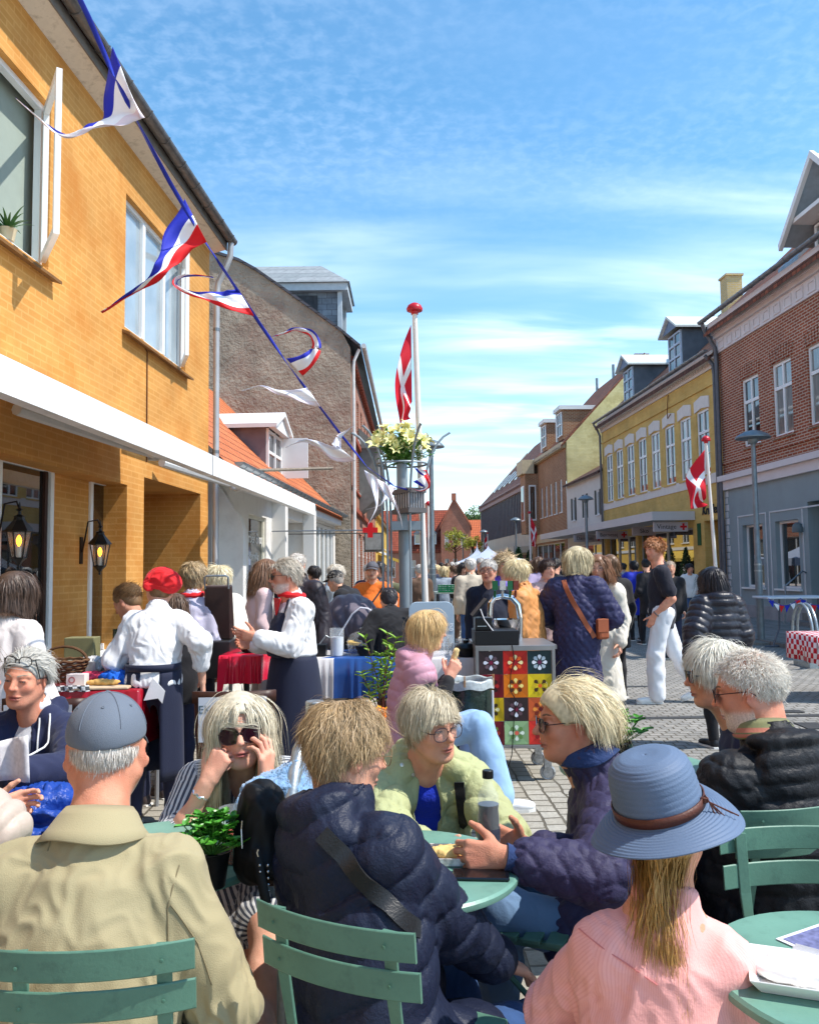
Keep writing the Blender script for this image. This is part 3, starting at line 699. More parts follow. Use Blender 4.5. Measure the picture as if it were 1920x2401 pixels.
def hair(P,rgb,rgb2=None,n=900,L=.10,Lf=None,width=.0032,steps=7,lift=.3,grav=.35,comb=(0,-.3,-.2),combw=.5,whorl=(0,-.05,.11),vol=.010,curl=.10,seed=1,thr=None,fn=None,rand=.25,parent=None,base=True,bvox=.007,name='hair',cols=(),W=1.0,base_c=.82,fringe=.040,fx=.066,dense=2.8,zmax=None,nocol=False,part=None,shell=0.0,hugx=.06):
 n = int(n*dense);width = width*(1/dense)**.66;rng = np.random.default_rng(seed);p,d = scalp_roots(n,rng,thr,W)
 if zmax is not None:k_ = p[:,2] < zmax;p,d = p[k_],d[k_]
 n = len(p)
 k = P.hs;c0 = np.array((0,-.012,.035));r0 = np.array((.076*W,.096,.082))
 nr_ = d/r0;nr_ /= np.linalg.norm(nr_,axis=1,keepdims=True)
 gl = P.Mh.T@np.array((0,0,-1.))
 wv = p-np.array(whorl);tg = wv-(wv*nr_).sum(1,keepdims=True)*nr_;tg /= np.linalg.norm(tg,axis=1,keepdims=True)+1e-6
 cb = np.asarray(comb,float) if not callable(comb) else comb(p)
 cb = cb*np.ones((n,3));cb = cb-(cb*nr_).sum(1,keepdims=True)*nr_
 if part is not None:  # hair falls to both sides of a parting
  sgn = np.where(p[:,0] > part,1,-1)[:,None];cb = cb+sgn*np.array((1.,0,0))*(p[:,2:3] > .03)
 dirn = tg*(1-combw)+cb*combw;dirn = dirn+nr_*lift;dirn /= np.linalg.norm(dirn,axis=1,keepdims=True)+1e-6
 LL = np.full(n,float(L)) if Lf is None else Lf(p,d);LL = LL*rng.uniform(1-rand,1+rand*.4,n)
 lock = snoise(p,26,seed+9);vo = vol*rng.uniform(.35,1.2,n)*(1+.45*lock);fl = rng.random(n) < .05;vo[fl] = vo[fl]*1.5+.006;dirn[fl] += nr_[fl]*.35;ph = rng.uniform(0,6.28,(n,3));pts = [p+nr_*(-.002)];q = p+nr_*.001
 caps = [(a,b,r_) for a,b,r_ in ((P.hl(0,-.02,-.05),P.nb-P.M2[:,2]*.04,.058),(P.shL,P.shR,.066),(P.ch+P.M2[:,2]*.05,P.nb-P.M2[:,2]*.06,.125))]+list(cols)
 caps = [((P.Mh.T@(a-P.hc))/k,(P.Mh.T@(b-P.hc))/k,r_/k) for a,b,r_ in caps]
 if nocol:caps = []
 for s_ in range(steps):
  t = s_/steps;g = grav*(.35+t*1.3)
  dirn = dirn+gl*g+np.sin(q*(38)+ph)*curl*(.4+t)+rng.normal(size=(n,3))*.02
  if s_ > 0:
   out = (q-c0)/r0**2;out /= np.linalg.norm(out,axis=1,keepdims=True);dn = (dirn*out).sum(1,keepdims=True);dirn = dirn-out*np.minimum(dn,0)*.9
  dirn /= np.linalg.norm(dirn,axis=1,keepdims=True)+1e-6
  q = q+dirn*(LL/steps)[:,None]
  kk = np.linalg.norm((q-c0)/(r0+vo[:,None]*min(1,.35+t*2.2)),axis=1);m = kk < 1;q[m] = (c0+(q-c0)/kk[:,None])[m]
  sh_ = 1+(vo+.004)*t/.085*1.0+hugx;lim = np.where(q[:,2] > -.05,sh_,9);m = kk > lim;q[m] = (c0+(q-c0)*((lim+(kk-lim)*.35)/kk)[:,None])[m]
  for cc,rr in (((0,.018,-.032),(.067,.071,.080)),):
   kk = np.linalg.norm((q-cc)/(np.array(rr)+vo[:,None]*.8),axis=1);m = kk < 1;q[m] = (cc+(q-cc)/kk[:,None])[m]
  for a,b,rr in caps:
   ba = b-a;h = np.clip(((q-a)@ba)/(ba@ba),0,1);cl_ = a+h[:,None]*ba;dv = q-cl_;dd = np.linalg.norm(dv,axis=1);m = dd < rr+.004;q[m] = (cl_+dv/dd[:,None]*(rr+.004))[m]
  if fringe is not None:     # keep the face clear: strands part round it or stop above the eyes
   inf = (q[:,1] > .035) & (q[:,2] < fringe+.012*np.sin(p[:,0]*90)) & (np.abs(q[:,0]) < fx);pv = pts[-1]
   q[inf,0] = np.sign(p[inf,0]+1e-6)*(np.abs(q[inf,0])*.6+fx*.4);deep = inf & (q[:,2] < fringe-.012) & (np.abs(q[:,0]) < fx*.9);q[deep] = pv[deep]+(q[deep]-pv[deep])*.05
  if fn:q = fn(q,t,p)
  pts.append(q.copy())
 pts = np.stack(pts,1)                                        # n x (steps+1) x 3 local
 tan = np.gradient(pts,axis=1);out = (pts-c0)/r0**2;sd_ = np.cross(tan,out);sd_ /= np.linalg.norm(sd_,axis=2,keepdims=True)+1e-9
 tt = np.linspace(0,1,steps+1);wd = width*np.minimum(1,.5+tt*3)*np.clip(1.15-tt**3,.12,1)
 wd = wd[None,:,None]*rng.uniform(.5,1.3,(n,1,1));oo = out/np.linalg.norm(out,axis=2,keepdims=True)
 tw = rng.normal(size=(n,1,1))*.35;sd2 = sd_*np.cos(tw)+oo*np.sin(tw)
 A = pts-sd2*wd*.5;B = pts+sd2*wd*.5;Cc = pts+oo*wd*.22
 V = np.stack([A,Cc,B],2).reshape(-1,3);m_ = steps+1
 base_i = (np.arange(n)[:,None]*m_+np.arange(steps)[None])*3
 F = np.concatenate([np.stack([base_i,base_i+1,base_i+4,base_i+3],-1).reshape(-1,4),np.stack([base_i+1,base_i+2,base_i+5,base_i+4],-1).reshape(-1,4)])
 c1 = SK(rgb);c2 = c1*.4+SK(rgb2 or rgb)*.6;mix = rng.beta(1.1,1.1,(n,1));cc = c1*(1-mix)+c2*mix;cc = cc*rng.uniform(.86,1.12,(n,1))*(1+.16*snoise(p,34,seed+4)[:,None])
 Cv = np.repeat(cc,m_*3,0);Vw = P.hc+(V@P.Mh.T)*k;nV = len(Vw)
 if base:
  S = SDF();S.ell(P.hl(*c0),(r0+.006+shell)*k,P.Mh,.01);S.ell(P.hl(0,-.045,-.02),np.array((.060+shell*.5,.055,.060))*k,P.Mh,.03)
  S.ell(P.hl(0,.085,-.025),np.array((.085,.085,.088))*k,P.Mh,.01,-1)
  for q_ in (-1,1):S.ell(P.hl(q_*.085,.012,-.035),np.array((.03,.045,.045))*k,P.Mh,.01,-1)
  S.plane(P.hl(0,-.03,-.075),-P.Mh[:,2],.01)
  bV,bF = S.mesh(bvox)
  if len(bV):
   Vw = np.concatenate([Vw,bV]);F = np.concatenate([F,bF+nV]);Cv = np.concatenate([Cv,np.ones((len(bV),3))*((c1+c2)*.5*base_c)*(1+.2*snoise(bV,60,1)[:,None])])
 return link(name,mesh_np(name,Vw,F,[HAIRM()],col=np.clip(Cv,0,1)),parent,world=True)
def cap_hat(P,mt,parent,brim=1,name='cap',up=0.0,back=False):
 """baseball cap: crown shell, seams, button, brim"""
 S = SDF();k = P.hs;c = (0,-.010,.040+up);rr = (.086,.107,.090)
 S.ell(P.hl(*c),np.array(rr)*k,P.Mh,.01);S.plane(P.hl(0,-.01,.030+up),-(P.Mh@np.array((0,-.22,1.))),.004)
 V,F = S.mesh(.005);o = link(name,mesh_np(name,V,F,[mt]),parent,world=True)
 m = MB()
 for j in range(6):
  a = math.pi/6+j*math.pi/3;pts = []
  for t in np.linspace(.02,1.42,14):
   e = (math.sin(t)*math.sin(a),math.sin(t)*math.cos(a),math.cos(t));pts.append(P.hl(*(c[i]+e[i]*(rr[i]+.0008) for i in range(3))))
  m.tube(pts,.0011*k,4)
 m.lathe(P.hl(c[0],c[1],c[2]+rr[2]-.001),[(.0075*k,0),(.0065*k,.003*k),(.002*k,.0045*k)],10,axis=P.Mh[:,2])
 m.build('cap_seam',mt,o,smooth=True)
 m = MB()
 for a in (1.0,2.1,-1.0,-2.1,3.1):
  t = .85;e = np.array((math.sin(t)*math.sin(a),math.sin(t)*math.cos(a),math.cos(t)));p = P.hl(*(np.array(c)+e*(np.array(rr)+.0006)))
  m.lathe(p,[(.0036*k,0),(.0034*k,.0014*k),(.0016*k,.0014*k),(.0014*k,.0002*k)],10,axis=P.Mh@e)
 m.build('eyelet',mt,o,smooth=True)
 if brim:
  m = MB();rows = []
  for i in range(13):
   a = -1.15+2.3*i/12;row = []
   for j in range(6):
    t = j/5;rx = .083*math.sin(a);ry = .098*math.cos(a)-.01;ext = (.072*math.cos(a*.9)+.004)*t
    row.append(P.hl(rx*(1+t*.10),ry+ext,.046+up-.02*t*t*.6-.035*(math.sin(a)**2)*(.6+.4*t)+.0))
   rows.append(row)
  m.grid(rows);m.build('brim',mt,o,smooth=2,solid=.003)
 return o
def strap(P,a,b,mt,parent,w=.03,th=.004,name='strap',S=None,off=.006,n=20,front=1,r_extra=0,buck=None):
 """crossbody strap laid over the torso from a to b along the front or back"""
 pts = [];nn = []
 cfr = P.ch
 for t in np.linspace(0,1,n):
  p = a+(b-a)*t;ctr = P.hip+(P.nb-P.hip)*np.clip(((p-P.hip)@nrm(P.nb-P.hip))/np.linalg.norm(P.nb-P.hip),0,1);o = nrm(P.M2[:,1])*front
  pts.append(p);nn.append(o)
 return pts
def ribbon(pts,nrmls,w_,th,mt,parent,name='strap'):
 m = MB();rows = []
 pts = [np.asarray(p,float) for p in pts];k = len(pts)
 for i in range(k):
  d = nrm(pts[min(i+1,k-1)]-pts[max(i-1,0)]);nn = nrm(np.asarray(nrmls[i] if len(nrmls) > 1 else nrmls[0],float));s_ = nrm(np.cross(d,nn));nn = np.cross(s_,d)
  rows.append([pts[i]-s_*w_/2,pts[i]-s_*w_/2+nn*th,pts[i]+s_*w_/2+nn*th,pts[i]+s_*w_/2])
 m.grid(rows,closed=True);m.add(rows[0],[(0,1,2,3)]);m.add(rows[-1],[(3,2,1,0)])
 return m.build(name,mt,parent,smooth=True)
def drape(obj_list,a,b,out,n=24,off=.004):
 """points from a to b pushed on to the surface of world-space meshes, cast from outside along -out"""
 from mathutils.bvhtree import BVHTree
 trees = []
 for o in obj_list:
  M = rootmat(o);me = o.data;trees.append(BVHTree.FromPolygons([M @ v.co for v in me.vertices],[tuple(p.vertices) for p in me.polygons]))
 pts = [];ns = []
 for t in np.linspace(0,1,n):
  p = np.asarray(a)+(np.asarray(b)-np.asarray(a))*t;o_ = nrm(out if not callable(out) else out(t));best = None
  for tr in trees:
   h = tr.ray_cast(Vector(p+o_*.5),Vector(-o_))
   if h[0] is not None and (best is None or h[3] < best[2]):best = (np.array(h[0]),np.array(h[1]),h[3])
  if best:pts.append(best[0]+best[1]*off);ns.append(best[1])
 if len(pts) > 4:
  A = np.array(pts);B = np.array(ns)
  for _ in range(3):A[1:-1] = (A[:-2]+A[1:-1]*2+A[2:])/4;B[1:-1] = (B[:-2]+B[1:-1]*2+B[2:])/4
  pts,ns = list(A),list(B)
 return pts,ns
# ================================================================ setting
def pat_tiles(c2,tw=.22,th=.30):
 def f(N,L,co,base,mixc,tc):
  s = N.new('ShaderNodeSeparateXYZ');L.new(co,s.inputs[0]);c = N.new('ShaderNodeCombineXYZ');L.new(s.outputs[0],c.inputs[0])
  mu = N.new('ShaderNodeMath');mu.operation = 'MULTIPLY';mu.inputs[1].default_value = 1.35;L.new(s.outputs[2],mu.inputs[0]);L.new(mu.outputs[0],c.inputs[1])
  bt = N.new('ShaderNodeTexBrick');bt.offset = 0;bt.inputs['Scale'].default_value = 1;bt.inputs['Brick Width'].default_value = tw;bt.inputs['Row Height'].default_value = th
  bt.inputs['Mortar Size'].default_value = .022;bt.inputs['Mortar Smooth'].default_value = .6;bt.inputs['Mortar'].default_value = (*[x*.25 for x in lin(c2)],1)
  L.new(c.outputs[0],bt.inputs['Vector']);L.new(base,bt.inputs['Color1']);bt.inputs['Color2'].default_value = (*lin(c2),1)
  b = N['Principled BSDF'];bp = N.new('ShaderNodeBump');bp.invert = True;bp.inputs['Strength'].default_value = .9;bp.inputs['Distance'].default_value = .04
  L.new(bt.outputs['Fac'],bp.inputs['Height']);L.new(bp.outputs[0],b.inputs['Normal']);return bt.outputs['Color']
 return f
M_white = lambda:mat('white_paint',(226,226,224),.55,.05,vs=2,bump=.05,bs=30)
M_frame = lambda:mat('window_paint',(232,233,232),.4,.03,vs=3)
M_zinc = lambda:mat('zinc',(128,134,140),.42,.22,vs=5,metal=.75,bump=.1,bs=40)
M_pane = lambda:mat('window_glass',(30,36,40),.02,0,spec=1.0,ior=1.75)
M_galv = lambda:mat('galvanised',(158,166,170),.38,.25,vs=30,metal=.7,bump=.15,bs=120)
ground_pat_slots = {}
def build_ground():
 def pav(bw,bh,mo,c2,rot=0,jit=.02,extra=True):
  def f(N,L,co,base,mixc,tc):
   mp = N.new('ShaderNodeMapping');mp.inputs['Rotation'].default_value = (0,0,rot);L.new(co,mp.inputs[0])
   n = N.new('ShaderNodeTexNoise');n.inputs['Scale'].default_value = 5;n.inputs['Detail'].default_value = 2;L.new(mp.outputs[0],n.inputs['Vector'])
   sb = N.new('ShaderNodeVectorMath');sb.operation = 'SUBTRACT';sb.inputs[1].default_value = (.5,.5,.5);L.new(n.outputs['Color'],sb.inputs[0])
   ma = N.new('ShaderNodeVectorMath');ma.operation = 'SCALE';ma.inputs[3].default_value = jit*2.4;L.new(sb.outputs[0],ma.inputs[0])
   ad = N.new('ShaderNodeVectorMath');L.new(mp.outputs[0],ad.inputs[0]);L.new(ma.outputs[0],ad.inputs[1])
   bt = N.new('ShaderNodeTexBrick');bt.offset = .5;bt.offset_frequency = 2;bt.inputs['Scale'].default_value = 1;bt.inputs['Brick Width'].default_value = bw;bt.inputs['Row Height'].default_value = bh
   bt.inputs['Mortar Size'].default_value = mo;bt.inputs['Mortar Smooth'].default_value = .35;bt.inputs['Mortar'].default_value = (*lin((92,86,74)),1);bt.inputs['Bias'].default_value = -.1
   L.new(ad.outputs[0],bt.inputs['Vector']);L.new(base,bt.inputs['Color1']);bt.inputs['Color2'].default_value = (*lin(c2),1)
   n2 = N.new('ShaderNodeTexNoise');n2.inputs['Scale'].default_value = 60;n2.inputs['Detail'].default_value = 5;n2.inputs['Roughness'].default_value = .7;L.new(co,n2.inputs['Vector'])
   n3 = N.new('ShaderNodeTexNoise');n3.inputs['Scale'].default_value = 14;n3.inputs['Detail'].default_value = 4;L.new(co,n3.inputs['Vector'])
   b = N['Principled BSDF'];mu = N.new('ShaderNodeMath');mu.operation = 'MULTIPLY';mu.inputs[1].default_value = -1.0;L.new(bt.outputs['Fac'],mu.inputs[0])
   a2 = N.new('ShaderNodeMath');a2.operation = 'MULTIPLY_ADD';a2.inputs[1].default_value = .35;L.new(n2.outputs['Fac'],a2.inputs[0]);L.new(mu.outputs[0],a2.inputs[2])
   a3 = N.new('ShaderNodeMath');a3.operation = 'MULTIPLY_ADD';a3.inputs[1].default_value = .7;L.new(n3.outputs['Fac'],a3.inputs[0]);L.new(a2.outputs[0],a3.inputs[2])
   bp = N.new('ShaderNodeBump');bp.inputs['Strength'].default_value = 1.0;bp.inputs['Distance'].default_value = .012
   L.new(a3.outputs[0],bp.inputs['Height']);L.new(bp.outputs[0],b.inputs['Normal'])
   mr = N.new('ShaderNodeMapRange');mr.inputs[1].default_value = .3;mr.inputs[2].default_value = .75;mr.inputs[3].default_value = .78;mr.inputs[4].default_value = 1.2;L.new(n2.outputs['Fac'],mr.inputs[0])
   return mixc(1.0,bt.outputs['Color'],mr.outputs[0],'MULTIPLY')
  return f
 m = MB();m.quad((-400,-60,-.02),(400,-60,-.02),(400,900,-.02),(-400,900,-.02));tag(m.build('ground',mat('far_ground',(120,118,108),.9,.2,vs=.05)),kind='structure')
 ms = mat('setts',(150,146,140),.82,.14,vs=.7,pat=pav(.115,.10,.008,(128,126,122),R(3),.02),spot=(120,117,112),spots=.5)
 m = MB();m.quad((-7,-8,0),(12.5,-8,0),(8,140,0),(-5,140,0));tag(m.build('street',ms),kind='structure')
 mslab = mat('slabs',(168,163,152),.8,.12,vs=1.1,pat=pav(.125,.128,.009,(152,145,132),R(88.5),.016),spot=(140,135,122),spots=.9)
 m = MB();m.quad((-2.6,-8,.004),(.95,-8,.004),(1.35,8.2,.004),(-1.9,8.2,.004));m.quad((-1.9,8.2,.004),(1.35,8.2,.004),(1.5,30,.004),(-.2,30,.004))
 tag(m.build('pavement',mslab),kind='structure')
 dr = mat('drain_iron',(60,60,60),.6,.3,vs=40,bump=.4,bs=60)
 for i,(y0,y1,x0,x1) in enumerate(((8.15,8.28,1.5,8.6),(10.2,10.3,.9,3.1))):
  m = MB();m.quad((x0,y0,.004),(x1,y0+.15,.004),(x1,y1+.15,.004),(x0,y1,.004));tag(m.build('drain_channel',dr),kind='structure')
 pv = mat('granite_flags',(140,138,134),.8,.12,vs=1.5,pat=pav(.5,.4,.012,(124,122,120),R(93),.008))
 m = MB();P_ = [(6.9,12,0),(9.75,12,0),(9.3,24,0),(8.7,36,0),(7.9,50,0),(5.9,50,0),(6.2,24,0)]
 m.prism([(p[0],p[1],-.01) for p in P_],(0,0,.09));tag(m.build('kerb_pavement',pv),kind='structure')
class Bld:
 def __init__(s,name,label,cat,o,ax,group=None):
  s.o = np.array((o[0],o[1],0.));a = nrm((ax[0],ax[1],0));s.a = a;s.n = np.array((-a[1],a[0],0))   # a: along, n: inward
  s.root = thing(name,label,cat,(o[0],o[1],0),math.atan2(a[1],a[0]),group)
 def loc(s,u,v,d=0.0):
  r = ray(u,v);t = ((s.o+s.n*d-CAMP)@s.n)/(r@s.n);p = CAMP+r*t-s.o;return (p@s.a,p[2])
 def W(s,x,d,z):return s.o+s.a*x+s.n*d+np.array((0,0,z))
 def part(s,mb,name,mt,parent=None,**k):return mb.build(name,mt,parent or s.root,world=False,**k)
def wall_holes(m,s0,s1,z0,z1,ops,depth=.12,y=0.0,thick=.3):
 xs = sorted({s0,s1,*[c for o in ops for c in o[:2] if s0 < c < s1]});zs = sorted({z0,z1,*[c for o in ops for c in o[2:4] if z0 < c < z1]})
 ins = lambda x,z:any(o[0] < x < o[1] and o[2] < z < o[3] for o in ops)
 for i in range(len(xs)-1):
  for j in range(len(zs)-1):
   if not ins((xs[i]+xs[i+1])/2,(zs[j]+zs[j+1])/2):m.quad((xs[i],y,zs[j]),(xs[i+1],y,zs[j]),(xs[i+1],y,zs[j+1]),(xs[i],y,zs[j+1]))
 for o in ops:
  a,b,c,d = max(o[0],s0),min(o[1],s1),max(o[2],z0),min(o[3],z1);e = y+(o[4] if len(o) > 4 else depth)
  m.quad((a,y,c),(a,e,c),(a,e,d),(a,y,d));m.quad((b,y,c),(b,e,c),(b,e,d),(b,y,d));m.quad((a,y,d),(b,y,d),(b,e,d),(a,e,d));m.quad((a,y,c),(b,y,c),(b,e,c),(a,e,c))
def window(B,s0,s1,z0,z1,y=.10,fr=.055,cols=2,bars=(.62,),sill=True,mt=None,pane=None,arch=0,thin=.025,curtain=None,parent=None,sillm=None):
 """timber window set in the wall: frame, mullions, panes and sill"""
 mt = mt or M_frame();m = MB();d = .06;pane = pane or (M_pane(),mat('curtained_glass',(120,122,118),.04,.35,vs=3,spec=1,ior=1.7,stretch=(9,9,.6)),mat('grey_glass',(66,74,80),.03,.2,vs=2,spec=1,ior=1.7))[int(abs(s0*7.3+z0*3.1)) % 3]  # paler opaque panes carry curtain and reflection tints in their colour
 m.bx((s0,y,z0),(s0+fr,y+d,z1));m.bx((s1-fr,y,z0),(s1,y+d,z1));m.bx((s0+fr,y,z0),(s1-fr,y+d,z0+fr));m.bx((s0+fr,y,z1-fr),(s1-fr,y+d,z1))
 for i in range(1,cols):x = s0+(s1-s0)*i/cols;m.bx((x-fr*.5,y-.004,z0+fr),(x+fr*.5,y+d,z1-fr))
 for b in bars:z = z0+(z1-z0)*abs(b);t = fr*.6 if b > 0 else thin*.5;m.bx((s0+fr,y-.007,z-t),(s1-fr,y+d,z+t))
 w_ = B.part(m,'window',mt,parent)
 p = MB();p.bx((s0+fr*.5,y+.035,z0+fr*.5),(s1-fr*.5,y+.045,z1-fr*.5));B.part(p,'pane',pane or M_pane(),w_)
 if curtain:
  c = MB();n = 24
  rows = [[(s0+fr+(s1-s0-2*fr)*i/n,y+.033-0.0*j+.0,z0+fr+(z1-z0-2*fr)*j) for j in (0,1)] for i in range(n+1)]
 if sill:q = MB();q.bx((s0-.06,-.07,z0-.05),(s1+.06,y+.01,z0-.004));B.part(q,'sill',sillm or mt,w_)
 return w_
def roof(B,s0,s1,ze,d,zr,oh=.25,mt=None,th=.12,name='roof',back=True,side=.1):
 """pitched roof from the eave line (depth 0) to the ridge at depth d"""
 sl = (zr-ze)/d;m = MB();a = [(-oh,ze-oh*sl),(d,zr)]
 P_ = [(s0-side,a[0][0],a[0][1]),(s0-side,a[1][0],a[1][1])]+([(s0-side,2*d+oh,ze-oh*sl)] if back else [])
 P_ += [(p[0],p[1],p[2]-th) for p in P_[::-1]]
 m.prism(P_,(s1-s0+2*side,0,0));return B.part(m,name,mt)
def gutter(B,s0,s1,z,y=-.3,r=.07,mt=None,rings=True,name='gutter',step=.6):
 m = MB();n = 10;mt = mt or M_zinc();rows = []
 for x in (s0,s1):rows.append([(x,y+math.cos(math.pi*j/n)*r,z-math.sin(math.pi*j/n)*r) for j in range(n+1)])
 rows2 = [[(x,y+math.cos(math.pi*j/n)*(r-.008),z-math.sin(math.pi*j/n)*(r-.008)) for j in range(n,-1,-1)] for x in (s0,s1)]
 m.grid([a+b for a,b in zip(rows,rows2)],closed=True)
 for x in (s0,s1):m.add([(x,y+math.cos(math.pi*j/n)*r,z-math.sin(math.pi*j/n)*r) for j in range(n+1)],[tuple(range(n+1))])
 if rings:
  x = s0+.3
  while x < s1:m.tube([(x,y+math.cos(math.pi*j/8)*(r+.006),z-math.sin(math.pi*j/8)*(r+.006)) for j in range(9)],.008,5);x += step
 return B.part(m,name,mt)
def brickm(key,rgb,c2,mortar=(170,160,148),bw=.24,bh=.075,mo=.012,**k):
 return mat(key,rgb,.85,.16,vs=1.2,pat=pat_brick(bw,bh,mo,mortar,c2,jit=.004),**k)
XL = lambda Y:-3.863+.051*Y
XR = lambda Y:10.55-.052*Y
def left_house():
 B = Bld('yellow_brick_house','tall ochre yellow painted brick house with white awning, nearest on the left side of the street','house',(XL(13),13),(-.051,-1))
 return B
def build_left():
 B = Bld('yellow_brick_house','tall ochre yellow painted brick house with open upper window and wall lanterns','house',(XL(0),0),(.051,1))
 L_ = B.loc;S1 = 13.0
 wall = brickm('ochre_brick',(204,146,76),(197,138,67),(210,156,88),bw=.235,bh=.072,mo=.009,spot=(186,116,42),spots=1.0,bump=.6,bs=60)
 soff = L_(532,548,-.33)[1]-.17
 w2a,z2b = L_(292,765);w2b,_ = L_(436,700);_,z2t = L_(292,447)
 w1b,_ = L_(118,400);z1b = z2b;z1t = z2t;w1a = w1b-1.72
 rs,_ = L_(298,1150);lint = L_(294,1136)[1]
 d0,_ = L_(336,1300);d1,_ = L_(469,1300);dz = L_(336,1118)[1]
 ops = [(w1a,w1b,z1b,z1t,.14),(w2a,w2b,z2b,z2t,.14),(w1a-3.6,w1a-1.8,z1b,z1t,.14),(-6,rs,0,lint,.28),(d0,d1,0,dz,1.0)]
 m = MB();wall_holes(m,-6,S1,0,soff,ops)
 m.quad((S1,0,0),(S1,6,0),(S1,6,soff),(S1,3,soff+3),(S1,0,soff));m.quad((-6,0,0),(-6,6,0),(-6,6,soff),(-6,0,soff))
 yy = .28;a0,_ = L_(16,1200,yy);a1,_ = L_(121,1200,yy);b0,_ = L_(206,1300,yy);b1,_ = L_(283,1300,yy);zt = L_(121,1094,yy)[1]
 zb = L_(250,1520,yy)[1]
 shop = [(a0-.2,a1,zb,zt),(b0,b1+.05,zb,zt),(a0-3.4,a0-1.3,zb,zt)]
 wall_holes(m,-6,rs,0,lint,shop,.05,y=yy)
 m.quad((d0,1.0,0),(d1,1.0,0),(d1,1.0,dz),(d0,1.0,dz))
 B.part(m,'wall',wall)
 for (x0,x1,z0,z1) in shop:
  m = MB();f = .07;y = yy-.025;W_ = M_frame()
  m.bx((x0,y,z0),(x0+f,y+.07,z1));m.bx((x1-f,y,z0),(x1,y+.07,z1));m.bx((x0+f,y,z1-f),(x1-f,y+.07,z1));m.bx((x0+f,y,z0),(x1-f,y+.07,z0+f))
  m.bx((x0-.03,yy-.16,z0-.05),(x1+.03,yy-.026,z0-.003))
  o = B.part(m,'shop_window',W_);m = MB();m.bx((x0+f-.01,y+.03,z0+f-.01),(x1-f+.01,y+.04,z1-f+.01));B.part(m,'pane',mat('shop_glass',(26,30,30),.015,0,spec=1,ior=1.9),o)
  m = MB();m.bx((x1-f-.12,y-.001,z0+f),(x1-f-.07,y+.028,z1-f));B.part(m,'inner_frame',mat('dark_wood',(52,30,22),.5,.2),o)
 m = MB();m.bx((d0+.15,.93,0),(d1-.15,.985,dz-.25));B.part(m,'door',mat('door_wood',(70,40,22),.5,.2,vs=20))
 fr = M_frame();gl = mat('painted_sky_glass',(150,164,172),.03,.15,vs=2,spec=1,ior=1.7);sillm = mat('slate_sill',(120,84,44),.7,.2)  # pale pane colour stands in for sky reflections and curtains
 def upper(x0,x1,opened):
  m = MB();y = .07;f = .06;w_ = (x1-x0)
  m.bx((x0,y,z1b),(x0+f,y+.07,z1t));m.bx((x1-f,y,z1b),(x1,y+.07,z1t));m.bx((x0+f,y,z1t-f),(x1-f,y+.07,z1t));m.bx((x0+f,y,z1b),(x1-f,y+.07,z1b+f))
  lights = 3 if not opened else 2
  for i in range(1,lights):x = x0+w_*i/lights;m.bx((x-.045,y-.01,z1b+f),(x+.045,y+.07,z1t-f))
  o = B.part(m,'window',fr)
  m = MB()
  for i in range(lights):
   if opened and i == lights-1:continue
   a,b = x0+w_*i/lights+.05,x0+w_*(i+1)/lights-.05
   m.bx((a,y+.035,z1b+.05),(b,y+.045,z1t-.05))
  B.part(m,'pane',gl,o)
  m = MB();m.prism([(x0-.08,-.10,z1b-.09),(x0-.08,.08,z1b-.02),(x0-.08,.08,z1b-.06),(x0-.08,-.10,z1b-.12)],(w_+.16,0,0));B.part(m,'sill',sillm,o)
  lw = w_/lights-.06;ang = R(35 if opened else 24);hx = x1-.05;hz0,hz1 = z1b+.06,z1t-.06
  dx,dy = -math.cos(ang),-math.sin(ang);m = MB();mg = MB()
  P_ = lambda t,o_,z:(hx+dx*t*lw-dy*o_*0+o_*math.sin(ang),.06+dy*t*lw+o_*dx,z)
  def bar(t0,t1,za,zb_):
   m.add([P_(t,o_,z) for z in (za,zb_) for (t,o_) in ((t0,0),(t1,0),(t1,.05),(t0,.05))],[(0,3,2,1),(4,5,6,7),(0,1,5,4),(1,2,6,5),(2,3,7,6),(3,0,4,7)])
  e = .07/lw;bar(0,e,hz0,hz1);bar(1-e,1,hz0,hz1);bar(e,1-e,hz0,hz0+.07);bar(e,1-e,hz1-.07,hz1)
  lf = B.part(m,'window_leaf',fr,o)
  return o
 upper(w1a,w1b,True);upper(w2a,w2b,False);upper(w1a-3.6,w1a-1.8,False)
 m = MB();m.bx((w1a-.2,.22,z1b-.3),(w1b+.15,2.2,z1t+.3));rm = B.part(m,'room',mat('room_wall',(150,160,150),.9,.05))
 m = MB();m.prism([(-6,-.24,soff+.02),(-6,0,soff-.04),(-6,0,soff+.25),(-6,-.24,soff+.14)],(S1+6.12,0,0));B.part(m,'soffit',mat('soffit_board',(216,206,190),.8,.08,vs=9,bump=.3,bs=30,spot=(170,160,144),spots=9))
 m = MB();m.bx((-6,-.262,soff+.0),(S1+.12,-.245,soff+.17));B.part(m,'fascia_board',mat('fascia_grey',(112,106,100),.7,.2))
 roof(B,-6,S1,soff+.42,3.4,soff+3.4,oh=.27,th=.06,mt=mat('red_tiles',(150,74,48),.85,.25,vs=2,pat=pat_tiles((126,62,42))))
 gutter(B,-6,S1+.15,soff+.17,y=-.345,r=.08,mt=mat('old_gutter',(104,100,98),.45,.3,vs=9,metal=.4))
 m = MB();m.tube([B_l for B_l in [(S1+.05,-.34,soff+.10),(S1+.05,-.33,soff-.12),(S1+.06,-.2,soff-.42),(S1+.08,-.12,soff-.55),(S1+.08,-.10,soff-.8),(S1+.08,-.10,.15)]],.05,12);dp = B.part(m,'downpipe',mat('pipe_grey',(176,178,182),.4,.12,vs=3,metal=.3),smooth=True)
